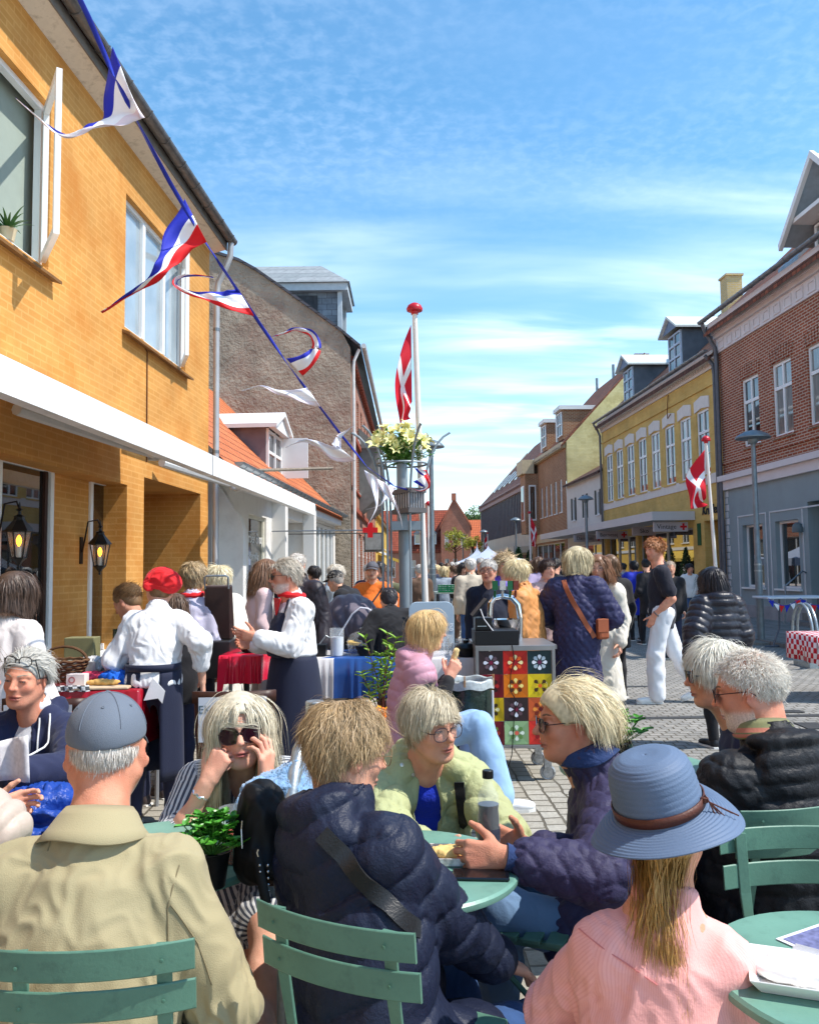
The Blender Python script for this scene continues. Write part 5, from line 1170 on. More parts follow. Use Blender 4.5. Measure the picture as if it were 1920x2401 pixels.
 for a,b,z0,z1 in ((.3,1.55,.35,2.75),(1.6,2.85,.35,2.75),(2.9,4.2,.35,2.75),(4.5,5.8,.2,2.75),(5.85,7.2,.2,2.75),(7.25,cend-.25,.2,2.75)):window(B,a,b,z0,z1,y=.15,fr=.05,cols=1,bars=(),sill=False,pane=sg,mt=mat('alu',(170,172,172),.4,.05,metal=.5))
 m = MB();m.bx((cend+.72,.44,0),(cend+1.68,.49,2.7));B.part(m,'door',mat('lilac_door',(150,146,156),.6,.05))
 rt2 = mat('dark_tiles',(112,76,62),.85,.3,vs=3,pat=pat_tiles((88,60,52)),spot=(76,62,54),spots=2)
 roof(B,0,S1,ze+.08,4.2,ze+4.0,oh=.3,mt=rt2,side=0);gutter(B,0,S1,ze+.02,y=-.36,r=.075)
 for i,s0 in enumerate((L_(1496,900,.5)[0],L_(1612,850,.5)[0])):
  a,b = s0-1.15,s0+.15;y0 = .3;z0,z1 = ze+.35,ze+1.75;m = MB();m.bx((a,y0,z0),(b,2.6,z1));dm = B.part(m,'dormer',mat('lead_sheet',(96,104,112),.5,.35,vs=1.2,metal=.3,bump=.3,bs=6))
  cx = (a+b)/2;m = MB();m.prism([(a-.2,-.02,z1),(cx,-.02,z1+.55),(b+.2,-.02,z1),(b+.2,-.02,z1-.07),(cx,-.02,z1+.46),(a-.2,-.02,z1-.07)],(0,4.0,0));B.part(m,'dormer_roof',mat('pale_zinc',(206,212,208),.5,.05),dm)
  m = MB();m.add([(a-.1,.1,z1),(b+.1,.1,z1),(cx,.1,z1+.45)],[(0,1,2)]);B.part(m,'dormer_gable',mat('blue_grey_paint',(116,134,160),.6),dm);window(B,a+.08,b-.08,z0,z1-.08,y=y0-.06,fr=.06,cols=2,bars=(.35,.68),sill=False,parent=dm,mt=mat('pale_blue_paint',(176,192,210),.5))
 m = MB();zt_ = L_(1735,634,4.1)[1];m.bx((4.2,3.8,ze+3.4),(4.82,4.42,zt_));m.bx((4.15,3.75,zt_),(4.87,4.47,zt_+.08));B.part(m,'chimney',brickm('buff_brick',(206,178,118),(190,160,102),(190,176,150)))
 C0 = L_(1320,1250)[0];m = MB();zc0,zc1 = 2.98,3.26;m.bx((-6.9,-1.42,zc0),(cend,-1.34,zc1));m.bx((cend-.07,-1.34,zc0),(cend,-.02,zc1));m.bx((-6.9,-1.33,zc0+.04),(cend-.08,-.02,zc0+.12));B.part(m,'canopy',mat('canopy_white',(204,202,202),.6,.05,vs=1))
 sb = mat('sign_grey',(178,170,172),.6,.03);bk = mat('sign_black',(34,30,32),.6,0);rd = mat('cross_red',(190,22,36),.5,0)
 for txt,s0,cross,wd in (('Vintage',cend-.25,True,1.12),('Sko',cend-3.2,False,.85),('Børnetøj',cend-6.4,True,1.25),('Dametøj',cend-10.0,True,1.25)):
  m = MB();y1_ = -.18;y0_ = y1_-wd;z0,z1 = 2.62,2.93;m.bx((s0-.05,y0_,z0),(s0+.05,y1_,z1));o = B.part(m,'hanging_sign',sb)
  ctr = B.W(s0+.054,(y0_+y1_)/2-(.14 if cross else 0),(z0+z1)/2);put_text(txt,.215 if len(txt) < 8 else .2,frameM(ctr,B.n,(0,0,1)),bk,o,depth=.001)
  if cross:
   m = MB();yc = y1_-.15;m.bx((s0+.051,yc-.11,z0+.12),(s0+.056,yc+.11,z0+.19));m.bx((s0+.051,yc-.035,z0+.045),(s0+.0565,yc+.035,z0+.265));B.part(m,'red_cross',rd,o)
 m = MB();m.bx((cend+.15,-.03,2.15),(cend+.4,-.004,2.85));B.part(m,'green_sign',mat('sign_green',(20,84,50),.6));put_text('Krøllehal',.42,frameM(B.W(cend+1.35,-.03,3.22),B.a,(0,0,1)),bk,B.root,depth=.012,shear=.25,name='wall_lettering')
 m = MB();m.tube([(cend+.3,-.03,4.9),(cend+.32,-.05,4.5),(cend+.4,-.04,4.35)],.012,6);m.tube([(cend-1.9,-.04,ze-.5),(cend-1.88,-.10,ze-1.1),(cend-1.8,-.12,ze-1.35),(cend-1.7,-.05,ze-1.2)],.018,6);B.part(m,'wire',mat('old_wire',(120,76,40),.8))
 m = MB();m.tube([(.0,-.36,ze-.05),(.0,-.2,ze-.3),(.04,-.09,ze-.6),(.04,-.09,.2)],.05,8);B.part(m,'downpipe',mat('dark_zinc',(98,100,106),.5,.15,metal=.4),smooth=True)
 Y1 = 43.1;B = mk('white_house','small white house with dark shutters between yellow house and bare yellow gable',Y1);S1 = 6.66;zw = B.loc(1413,1100)[1];ops = [(1.2,1.75,3.9,5.0),(3.4,3.9,3.9,5.0),(5.6,6.15,3.9,5.0)]
 m = MB();wall_holes(m,0,S1,0,zw,ops+[(.4,6.2,.3,2.6,.2)],.1);B.part(m,'wall',mat('white_wash',(216,212,204),.85,.06,vs=2))
 for o in ops:
  w_ = window(B,*o,y=.03,cols=1,bars=());[B.part(MB().bx((x_,-.04,o[2]-.03),(x_+.18,-.005,o[3]+.03)),'shutter',mat('shutter',(70,72,66),.7),w_) for x_ in (o[0]-.2,o[1]+.02)]
 window(B,.4,6.2,.3,2.6,y=.1,cols=4,bars=(),sill=False,pane=sg);roof(B,0,S1,zw+.05,4,zw+2.2,oh=.2,mt=rt2,side=0)
 Y1 = 52.4;B = mk('bay_window_house','brown brick house with bay window and bare pale yellow side gable',Y1);S1 = 9.3;ze = B.loc(1322,1038)[1];dr = 3.9;br3 = brickm('brown_brick',(156,102,66),(138,86,54),(176,156,130))
 ops = [(2.9+i*1.22,3.45+i*1.22,4.5,6.3) for i in range(5)];m = MB();wall_holes(m,0,S1,0,ze-.3,ops+[(1,8.6,.3,2.9,.25)],.12);B.part(m,'wall',br3)
 for o in ops:window(B,*o,y=.05,cols=2,bars=(.33,.66),thin=.02)
 window(B,1,8.6,.3,2.9,y=.12,cols=5,bars=(),sill=False,pane=sg)
 m = MB();m.bx((.6,-.8,3.6),(2.2,-.004,7.3));bay = B.part(m,'bay',br3);m = MB();m.bx((.95,-.84,4.4),(1.85,-.802,6.6));m.bx((2.202,-.6,4.4),(2.24,-.15,6.6));B.part(m,'bay_window',M_frame(),bay);m = MB();m.bx((1.05,-.85,4.5),(1.75,-.842,6.5));m.bx((2.241,-.52,4.5),(2.25,-.23,6.5));B.part(m,'pane',M_pane(),bay)
 m = MB();m.bx((0,-.25,ze-.3),(S1,-.003,ze));m.bx((.5,-1.0,7.3),(2.3,-.26,ze));m.bx((0,-.06,3.0),(S1,-.003,3.5));B.part(m,'cornice',mat('sand_trim',(196,180,150),.8,.1))
 yg = brickm('pale_yellow_brick',(220,208,152),(212,198,138),(204,192,142),mo=.006,spot=(170,150,90),spots=.8,bump=.4,bs=8)
 m = MB();m.prism([(S1,.02,0),(S1,.02,ze),(S1,4.4,ze+4.4*1.07),(S1,9,ze),(S1,9,0)],(.25,0,0));B.part(m,'gable_wall',yg);roof(B,0,S1+.1,ze+.1,4.4,ze+4.4*1.07+.1,oh=.25,mt=rt,side=0)
 zt_ = L_(1537,803,4.4)[1];m = MB();m.bx((8.2,4.0,ze+4.2),(9.0,4.8,zt_));m.bx((8.0,3.8,ze+4.0),(9.2,5.0,zt_-1.0));B.part(m,'chimney',brickm('chimney_brick',(156,100,76),(140,84,62)))
 for s0 in (7.2,3.2):
  m = MB();m.bx((s0,.1,ze+.3),(s0+1.3,2.6,ze+1.9));dm = B.part(m,'dormer',br3);m = MB();m.bx((s0-.12,-.1,ze+1.9),(s0+1.42,2.8,ze+2.12));m.bx((s0-.02,.0,ze+.3),(s0+.16,.098,ze+1.9));B.part(m,'dormer_roof',M_white(),dm);window(B,s0+.16,s0+1.2,ze+.5,ze+1.8,y=.03,cols=2,bars=(.5,),sill=False,parent=dm)
 for x in (1,4.5,6):m = MB();m.tube([(x,4.2,ze+4.5),(x,4.2,ze+5.4)],.09,8);B.part(m,'vent_pipe',M_zinc())
 Y1 = 76;B = mk('modern_shop_block','long modern shop block with vertical metal fins and light concrete bands',Y1);S1 = 23.5;ze = B.loc(1227,1130)[1]
 m = MB();wall_holes(m,0,S1,0,ze,[(.6,S1-.3,3.9,6.7,.25),(1,S1-1,.3,2.4,.3)],.2);m.quad((0,0,0),(0,9,0),(0,9,ze),(0,4.5,ze+5),(0,0,ze));B.part(m,'wall',mat('concrete_bands',(190,182,168),.85,.08,vs=1))
 m = MB();m.bx((.6,.12,3.9),(S1-.3,.2,6.7));m.bx((1,.2,.3),(S1-1,.28,2.4));B.part(m,'glazing',M_pane())
 m = MB();[m.bx((.6+i*.62,-.06,3.9),(.72+i*.62,.11,6.7)) for i in range(37)];B.part(m,'fins',mat('fin_metal',(112,110,116),.5,.1,metal=.4))
 m = MB();m.bx((0,-.15,6.72),(S1,-.003,ze));B.part(m,'fascia',mat('mauve_fascia',(150,126,122),.7,.08));m = MB();m.bx((0,-1.1,2.5),(S1-.5,-.003,2.9));B.part(m,'canopy',mat('canopy_conc',(196,190,178),.8,.06))
 roof(B,0,S1,ze+.05,5.2,ze+5.6,oh=.2,mt=mat('brown_tiles2',(132,88,74),.85,.2,pat=pat_tiles((108,72,62))),side=0)
 [B.part(MB().prism([(3+i*2.6,.8,ze+1.05),(3+i*2.6,2.2,ze+2.52),(3+i*2.6,2.2,ze+2.42),(3+i*2.6,.8,ze+.95)],(.9,0,0)),'roof_window',mat('roof_glass2',(150,150,150),.2,0,spec=1)) for i in range(7)]
build_ground()
build_left();build_left_rest();build_right()
build_awning('awning','long white folding arm awning over the yellow house shop front',-1,9.42,awz(300,1036),3)
build_awning('awning','white awning over the low white shop continuing beyond the downpipe',9.46,16.6,awz(300,1036),2,c0=3.4)
# ================================================================ street furniture, stalls, tables and small things
GREEN = lambda:mat('bistro_green',(84,122,104),.42,.12,vs=14,spec=.45,bump=.12,bs=120,spot=(70,102,88),spots=28)
def pt(x,y,z):return np.array((x,y,z),float)
def street_lamp(u,vt,vtop,lab,Y,z_=4.04,r=.28,pr=.055,collar=True):
 p = aY(u,vtop,Y);x = p[0];t = thing('street_lamp',lab,'street lamp',(x,Y,0),0,'dish topped street lamps along the street');gz = mat('lamp_grey',(122,132,138),.45,.18,vs=8,metal=.5)
 m = MB();m.tube([(x,Y,0),(x,Y,1.55)],pr*1.28,14);m.tube([(x,Y,1.55),(x,Y,1.62),(x,Y,z_-.12)],[pr*1.28,pr,pr*.82],14);m.build('pole',gz,t,smooth=True)
 m = MB();m.lathe((x,Y,z_-.22),[(.05,0),(.09,.05),(.10,.10),(r,.12),(r,.14),(r*.85,.19),(r*.5,.25),(.05,.28),(.012,.29)],28);m.build('lamp_head',gz,t,smooth=True)
 if collar:
  for zz in (1.50,1.38):m = MB();m.lathe((x,Y,zz),[(pr*1.36,0),(pr*1.36,.03)],14);m.build('collar',M_galv(),t)
 m = MB();m.lathe((x,Y,.0),[(.46,0),(.46,.05),(.40,.06)],24);m.build('base_ring',mat('base_stone',(120,118,112),.85,.2,vs=20),t)
street_lamp(1765,0,1030,'nearest street lamp with wide dish top in front of the blue shop',15.9,4.08,.33)
street_lamp(1010,0,1045,'street lamp rising close behind the flower basket column',16.7,4.1)
street_lamp(1373,0,1172,'street lamp in front of the small white house',29.5)
street_lamp(1209,0,1224,'street lamp before the brown brick house with the bay window',42)
street_lamp(1134,0,1247,'street lamp just behind the white tent peaks',55)
street_lamp(1085,0,1262,'farthest small street lamp beside the pollarded tree',66)
def danish_flag(t,top,drop,width,lean=0,seed=1,side=1,wave=.06,tw=0.0,blow=0.35):
 """cloth hanging from its hoist at the pole: red with the white cross, folded in the wind"""
 n,m_ = 46,40;rows = [];fm = []
 for i in range(n+1):
  a = i/n;row = []                      # a: along the fly (0 hoist), b: down the hoist
  for j in range(m_+1):
   b = j/m_;z = -drop*b*(1-.45*a)-width*a*(.86-.42*b)
   x = side*(.03+blow*(1-b)**.8)*math.sin(min(1,a*1.6)*1.57)*(1-.25*a)+side*.02*math.sin(a*9+b*5+seed)*a
   y = wave*math.sin(a*6+b*7+seed)*min(1,a*2+.2)+tw*a
   row.append((top[0]+x,top[1]+y,top[2]+z))
  rows.append(row)
 mb = MB();mb.grid(rows)
 for i in range(n):
  for j in range(m_):a,b = (i+.5)/n,(j+.5)/m_;fm.append(1 if (.30 < a < .43 or .42 < b < .58) else 0)
 mb.m = fm
 mb.build('flag',[mat('flag_red',(200,16,40),.7,.05),mat('flag_white',(232,230,232),.7,.04)],t,smooth=2,solid=.002)
def flagpole(pb,ptp,lab,r0,drop,width,knob=.07,**k):
 t = thing('flagpole',lab,'flagpole',pb,0,'flagpoles with red and white flags');m = MB();m.tube([pb,(np.array(pb)+ptp)/2,ptp],[r0,r0*.85,r0*.7],14);m.build('pole',mat('pole_white',(226,218,210),.4,.05),t,smooth=True)
 m = MB();m.lathe(np.array(ptp)+(0,0,0),[(knob*.45,-.01),(knob*.5,.02),(knob*1.0,.03),(knob*1.05,.055),(knob*.85,.09),(knob*.4,.115),(.002,.12)],20);m.build('knob',mat('knob_red',(186,30,44),.35,.05),t,smooth=True)
 danish_flag(t,np.array(ptp)+(k.get('side',1)*r0,0,-.12),drop,width,**{a:b for a,b in k.items()})
pt0 = aY(972,735,8.75);flagpole(aZ(996,1648,0)*0+pt(pt0[0]+.10,8.75,0),pt0,'tall white flagpole with red knob behind the flower column',.040,.85,1.30,knob=.085,side=-1,blow=.17,wave=.05,seed=2,tw=-.05)
a = aY(1655,1038,13.5);b_ = pt(aY(1680,1400,13.5)[0]+.06,13.5,0);flagpole(b_,a,'short white flagpole leaning left before the yellow house corner',.034,.80,1.15,knob=.07,side=-1,blow=.33,wave=.08,seed=5)
a = aY(1241,1205,34);flagpole(pt(a[0]+.02,34,0),a,'flagpole in front of the brown brick house',.05,1.0,1.5,side=1,blow=.25,seed=3,knob=.07)
a = aY(1143,1252,58);flagpole(pt(a[0],58,0),a,'tiny distant flagpole above the tents',.05,.9,1.2,side=-1,blow=.25,seed=4,knob=.07)
a = aY(1004,1185,22);flagpole(pt(a[0],22,0),a,'flagpole partly hidden behind the nearer lamp post',.045,.9,1.5,side=1,blow=.08,seed=6,knob=.07)
def flower_column():
 Y = 8.5;x = aY(949,1300,Y)[0];t = thing('flower_column','grey steel column with curved rods and a round sign box holding the lilies','column',(x,Y,0));gz = mat('column_steel',(140,150,156),.5,.12,vs=4,metal=.35)
 zr = aY(949,1082,Y)[2];m = MB();m.tube([(x,Y,0),(x,Y,zr-.62)],.062,20);m.tube([(x-.02,Y,zr-.62),(x-.02,Y,zr-.0)],.056,20);m.build('column',gz,t,smooth=True)
 m = MB();cx = x-.02
 m.tube([(cx+.26*math.cos(a),Y+.26*math.sin(a),zr-.03) for a in np.linspace(0,2*math.pi,33)],.011,6,cap=False);m.build('ring',gz,t,smooth=True)
 for j,a in enumerate((.25,1.2,2.2,3.0,3.9,5.1)):
  c,s = math.cos(a),math.sin(a);r0 = .21;pts = [(cx+c*r0,Y+s*r0,.02),(cx+c*r0,Y+s*r0,zr-.75)]
  for q in np.linspace(0,1,10):rr = r0+.32*q**2.2;pts.append((cx+c*rr,Y+s*rr,zr-.70+1.02*math.sin(q*1.35)/math.sin(1.35)*1.0))
  m = MB();m.tube(pts,.0125,7);m.build('rod',gz,t,smooth=True)
 z0,z1 = aY(960,1205,Y)[2],aY(960,1148,Y)[2];dk = mat('box_grey',(96,92,92),.6,.1)
 for zz,h in ((z0,.05),(z1-.05,.05)):
  m = MB();m.box((x+.05,Y-.05,zz+h/2),(.21,.36,h),rot=Matrix.Rotation(.5,3,'Z'));m.build('sign_box',dk,t)
 m = MB();m.box((x+.05,Y-.05,(z0+z1)/2),(.18,.33,z1-z0-.1),rot=Matrix.Rotation(.5,3,'Z'));sp_ = m.build('sign_panel',mat('panel_light',(196,196,198),.5,.2,vs=14),t)
 m = MB();Mr = Matrix.Rotation(.5,3,'Z')
 for i in range(6):q = Mr @ Vector((-.093,-.13+.052*i,0));m.box((x+.05+q.x,Y-.05+q.y,(z0+z1)/2),(.01,.018,z1-z0-.1),rot=Mr);q = Mr @ Vector((-.075+.03*i,-.168,0));m.box((x+.05+q.x,Y-.05+q.y,(z0+z1)/2),(.014,.01,z1-z0-.1),rot=Mr)
 m.build('slats',dk,sp_)
 m = MB();m.box((x+.02,Y-.02,z0-.13),(.30,.30,.09));m.build('clamp',gz,t)
 b = thing('lily_bouquet','big bouquet of cream lilies with green leaves on top of the column','flowers',(x-.03,Y,zr));r = random.Random(11);c0 = pt(x-.035,Y,zr-.05)
 m = MB();stems = []
 for i in range(60):
  a = r.uniform(0,6.28);e = r.uniform(.35,1.45);d = pt(math.cos(a)*math.cos(e),math.sin(a)*math.cos(e),math.sin(e));L = r.uniform(.18,.42);tip = c0+d*L*pt(1.0,.9,1.0);stems.append(tip)
  m.tube([c0,c0+d*L*.5,tip],.004,4)
 for i in range(300):
  s_ = r.choice(stems);q = c0+(s_-c0)*r.uniform(.15,.95);a = r.uniform(0,6.28);d = nrm(pt(math.cos(a),math.sin(a),r.uniform(-.1,1.3)));L = r.uniform(.10,.20);w_ = r.uniform(.016,.028);sd_ = nrm(np.cross(d,(0,0,1))+1e-3)
  m.add([q,q+d*L*.4+sd_*w_,q+d*L*.75+sd_*w_*.7+(0,0,-.01),q+d*L+(0,0,-.03),q+d*L*.75-sd_*w_*.7+(0,0,-.01),q+d*L*.4-sd_*w_],[(0,1,2,3,4,5)])
 m.build('leaves',mat('lily_leaf',(84,128,52),.45,.3,vs=30),b,smooth=False)
 mp_ = MB();ms = mp_
 fl = [s for s in stems if s[2] > zr+.10]
 for s_ in fl[:52]:
  d = nrm(s_-c0+pt(r.uniform(-.15,.15),-.12,r.uniform(-.15,.1)));F3 = frame_of(d,(0,0,1.0) if abs(d[2]) < .95 else (0,1,0));L = r.uniform(.062,.092)
  for j in range(6):
   a = j*math.pi/3+r.uniform(-.1,.1);o = F3[:,0]*math.cos(a)+F3[:,2]*math.sin(a);sd_ = np.cross(d,o);rows = []
   for q in range(6):
    tt = q/5;rad = L*(.12+.95*tt**1.5);fw = L*(.15+.85*math.sin(tt*1.9)*.9);w2 = L*.24*math.sin(math.pi*min(.97,tt*.85+.12));p = s_+d*fw+o*rad
    rows.append([p-sd_*w2,p-d*.006+sd_*0,p+sd_*w2])
   mp_.grid(rows)
  for j in range(4):o = nrm(d+F3[:,0]*r.uniform(-.3,.3)+F3[:,2]*r.uniform(-.3,.3));ms.tube([s_+d*L*.3,s_+o*L*1.1],.0022,4);
 mp_.build('petals',mat('lily_petal',(232,226,158),.5,.08,vs=12,sss=.1),b,smooth=2)
flower_column()
def bunting():
 st = mat('bunting_blue',(36,52,168),.6,.05);W_ = mat('bunting_white',(238,238,240),.7,.03);Rm = mat('bunting_red',(222,24,30),.7,.04)
 K = [(150,-80,2.5),(208,40,2.6),(262,165,2.75),(330,300,3.0),(400,430,3.3),(470,550,3.6),(540,655,3.9),(610,760,4.3),(672,850,4.75),(735,935,5.3),(800,1020,6.0),(862,1096,6.9),(925,1140,7.9),(960,1150,8.35)]
 P_ = [aY(*k) for k in K];t = thing('bunting_string','dark blue ribbon of the pennant string stretched from the roof to the column','bunting',P_[0])
 pts = []
 for i in range(len(P_)-1):
  for q in range(6):pts.append(P_[i]+(P_[i+1]-P_[i])*q/6)
 pts.append(P_[-1]);m = MB();rows = []
 for i,p in enumerate(pts):
  d = nrm(pts[min(i+1,len(pts)-1)]-pts[max(i-1,0)]);a = i*.35;s_ = nrm(np.cross(d,pt(math.cos(a)*.3,1,math.sin(a)*.4)));rows.append([p-s_*.009,p+s_*.009])
 m.grid(rows);m.build('ribbon',st,t,solid=.002,smooth=2)
 PN = [
     ('long pennant curling under itself beside the open window',[(255,90),(322,262)],[(296,190),(290,250),(258,283),(205,300),(150,318),(90,275),(40,232)],2.85,40,.9,0),
     ('pennant with clear blue, white and red bands near the eave corner',[(432,460),(486,566)],[(458,515),(425,560),(395,605),(370,640),(320,680),(238,732)],3.5,46,1,1),
     ('small pennant folded left across the downpipe',[(555,672),(598,742)],[(575,706),(540,705),(500,695),(460,690),(412,668),(430,645),(500,650)],3.95,33,1,1),
     ('pennant looped round in a C shape against the grey gable',[(660,830),(700,872)],[(690,860),(722,845),(742,810),(728,780),(695,772),(665,780),(640,790)],4.6,26,1,1),
     ('thin white pennant blown left below the looped one',[(715,915),(748,962)],[(735,930),(700,926),(650,918),(610,905),(566,917)],5.0,20,1,0),
     ('white pennant over the dormer window',[(790,1040),(835,1078)],[(812,1062),(780,1062),(740,1040),(705,1034),(670,1049)],5.8,18,1,0),
     ('pennant blown up to the right above the dormer',[(778,1045),(800,1065)],[(788,1050),(795,1025),(812,1010),(832,997)],5.85,10,1,0),
     ('pennant hanging down in front of the red cross sign',[(850,1100),(880,1118)],[(868,1110),(880,1150),(882,1190),(862,1232)],7.0,15,1,0),
     ('pennant falling right across the sign box',[(868,1108),(895,1125)],[(880,1120),(905,1150),(925,1180),(938,1212),(944,1240)],7.2,12,1,0),
     ('white pennant spread sideways at the sign box',[(915,1135),(935,1142)],[(920,1140),(905,1165),(890,1185),(858,1195)],7.7,16,1,0),
     ('small tangled pennant right of the column',[(955,1130),(990,1110)],[(985,1120),(1000,1140),(985,1150),(962,1145)],8.2,15,1,1),
     ('upper tangled pennant right of the column',[(975,1100),(1003,1108)],[(985,1100),(1000,1115),(1005,1135),(975,1128)],8.25,10,1,1)]
 for k_,(lab,ho,cl,Y,hw,_,cols) in enumerate(PN):
  c = [aY(u,v,Y+(.05*math.sin(i*1.3+k_))) for i,(u,v) in enumerate(cl)];h0,h1 = aY(*ho[0],Y),aY(*ho[1],Y);tn = thing('pennant',lab,'pennant',c[0],0,'long tricolour pennants on the string')
  C = [c[0]]
  for i in range(len(c)-1):
   p0,p1,p2,p3 = c[max(i-1,0)],c[i],c[i+1],c[min(i+2,len(c)-1)]
   for q in np.linspace(0,1,9)[1:]:C.append(.5*((2*p1)+(-p0+p2)*q+(2*p0-5*p1+4*p2-p3)*q*q+(-p0+3*p1-3*p2+p3)*q**3))
  n = len(C);rows = [];L0 = np.linalg.norm(h1-h0)/2;fm = [];nb = 9;hd = nrm(h1-h0);fold = .75 if len(cl) > 4 else .9
  for i,p in enumerate(C):
   d = nrm(C[min(i+1,n-1)]-C[max(i-1,0)]);tt = i/(n-1);w_ = L0*(1-tt)**(1.15)*(.95-.25*math.sin(math.pi*tt));a = tt*2.2*(1 if k_ % 2 else -1)
   s_ = np.cross(d,pt(0,1,0));s_ = nrm(s_*math.cos(a*.7)+pt(0,1,0)*math.sin(a*.7));s_ = nrm(hd*max(0,1-tt*4)*np.sign(hd@s_+1e-6)*1.0+s_*min(1,tt*4));s_ = s_ if s_@hd > 0 or tt > .3 else -s_
   rows.append([p+s_*w_*(j/(nb-1)*2-1)+pt(0,1,0)*.012*math.sin(j*.9+i*.5) for j in range(nb)])
  m = MB();m.grid(rows)
  for i in range(n-1):
   for j in range(nb-1):q = (j+.5)/(nb-1);fm.append((1 if q < (.34 if k_ == 1 else .24) else 0 if q < (.67 if k_ == 1 else .80) else 2))
  m.m = fm;m.build('cloth',[W_,mat('bunting_blue_c',(30,42,170),.7,.04) if cols or k_ == 0 else mat('bunting_pale',(214,218,236),.7,.03),Rm if cols else mat('bunting_pink',(226,210,216),.7,.04)],tn,smooth=2,solid=.0012)
bunting()
def chair_mesh_parts(t,W_=.365,seat=.45,back=.83,splay=1):
 """folding slat chair, faces +y (backrest at -y); origin on the ground under the seat centre"""
 g = GREEN();rz = lambda a,ax:Matrix.Rotation(a,3,ax)
 w2 = W_/2;rivet = mat('rivet',(80,120,102),.3,.05,metal=.3)
 for i,z in enumerate((back-.032,back-.112)):     # two curved back slats
  m = MB();rows = []
  for j in range(13):
   x = -w2+W_*j/12;bow = -.030*(1-(x/w2)**2);y0 = -.235-.02*(1-i)+bow
   rows.append([(x,y0-.006,z-.029),(x,y0+.001,z-.029),(x,y0-.005,z+.029),(x,y0-.012,z+.029)])
  m.grid(rows,closed=True);m.add(rows[0],[(0,1,2,3)]);m.add(rows[-1],[(3,2,1,0)]);sl = m.build('back_slat',g,t,world=False,smooth=True,bevel=.003)
  for q in (-1,1):
   m = MB();m.lathe((q*(w2-.055),-.235-.02*(1-i)-.030*(1-((w2-.055)/w2)**2)-.014,z),[(.0038,0),(.0038,.0015),(.002,.002)],10,axis=(0,-1,0));m.build('rivet',rivet,sl,world=False)
 for q in (-1,1):
  x = q*(w2-.055)
  m = MB();pts = [(x,-.262,back-.01),(x,-.245,back-.15),(x,-.205,seat+.06),(x*.98,-.05,seat-.14),(x,.16,.015)];rows = []
  for j,p in enumerate(pts):a = .014 if j != 2 else .010;rows.append([(p[0]-a,p[1]-.004,p[2]),(p[0]+a,p[1]-.004,p[2]),(p[0]+a,p[1]+.004,p[2]),(p[0]-a,p[1]+.004,p[2])])
  m.grid(rows,closed=True);m.add(rows[0],[(0,1,2,3)]);m.add(rows[-1],[(3,2,1,0)]);m.build('leg',g,t,world=False,bevel=.002)
  x = q*(w2-.025);m = MB();m.tube([(x,.19,seat-.03),(x,-.02,seat*.5),(x,-.24,.012)],.009,6,flat=(1,0,0));m.tube([(x,.19,seat-.03),(x,-.02,seat*.5),(x,-.24,.012)],.008,6);m.build('leg',g,t,world=False)
 for j in range(6):
  m = MB();m.box((0,-.17+j*.068,seat),(W_,.052,.014));m.build('seat_slat',g,t,world=False,bevel=.003)
 m = MB();[m.box((q*(w2-.04),0,seat-.018),(.018,.38,.018)) for q in (-1,1)];m.box((0,.1,seat-.018),(W_-.1,.016,.016));m.build('seat_frame',g,t,world=False)
 for y_,z_ in ((-.235,.05),(.16,.10)):m = MB();m.box((0,y_,z_),(W_-.06,.014,.014));m.build('cross_bar',g,t,world=False)
 return t
CH = chair_mesh_parts(thing('bistro_chair','green slatted folding chair carrying the man in the khaki jacket and grey cap','chair',(0,0,0),0,'green folding bistro chairs'))
def place_chair(o,x,y,rz,label):o.location = (x,y,0);o.rotation_euler = (0,0,R(rz));o['label'] = label;return o
def chair_at(first,uL,vL,uR,vR,label,zt=.82,W_=.40,faces=1):
 """back slat end points in the photograph (top edge) -> chair position"""
 a,b = aZ(uL,vL,zt),aZ(uR,vR,zt);c = (a+b)/2;d = b-a;ang = math.degrees(math.atan2(d[1],d[0]));rz = ang if faces > 0 else ang+180
 off = rotm((0,0,1),R(rz))@pt(0,.255,0);o = CH if first else copy_tree(CH);print('chair',label[:30],'w',round(float(np.linalg.norm(d)),3),'rz',round(rz),c.round(2));return place_chair(o,c[0]+off[0],c[1]+off[1],rz,label),rz
C1,rz1 = chair_at(True,5,2228,430,2205,'green slatted folding chair carrying the man in the khaki jacket and grey cap')
C2,rz2 = chair_at(False,622,2115,962,2190,'green slatted folding chair under the long navy puffer coat, turned a little')
C3,rz3 = chair_at(False,1735,1905,1985,1880,'green folding chair carrying the man in the black hooded quilted jacket')
C4,rz4 = chair_at(False,1716,1957,1990,1950,'empty light green folding chair standing at the right hand round table',faces=-1)
C5 = place_chair(copy_tree(CH),*aZ(1900,2395,.45)[:2],75,'green folding chair whose seat slats show under the right hand round table')
c6 = aZ(1330,2260,.45);C6 = place_chair(copy_tree(CH),c6[0]+.02,c6[1]+.28,68,'green folding chair under the woman in the purple quilted jacket')
def bistro_table(x,y,r,label,z=.71):
 t = thing('bistro_table',label,'table',(x,y,0),0,'round green bistro tables');g = mat('bistro_green_top',(106,148,132),.38,.10,vs=7,spec=.5,bump=.08,bs=120,spot=(94,132,118),spots=22)
 m = MB();m.lathe((x,y,z-.022),[(r-.012,0),(r-.002,.002),(r,.008),(r,.016),(r-.006,.022),(.001,.0225)],56);m.build('table_top',g,t,smooth=True)
 for j in range(4):
  a = math.pi/4+j*math.pi/2;c,s = math.cos(a),math.sin(a);m = MB();m.tube([(x+c*.10,y+s*.10,z-.03),(x-c*.02,y-s*.02,z*.5),(x+c*r*.72,y+s*r*.72,.01)],.010,7);m.build('leg',GREEN(),t,smooth=True)
 m = MB();m.box((x,y,z-.035),(.30,.03,.016));m.box((x,y,z-.036),(.03,.30,.018));m.build('frame',GREEN(),t);return t
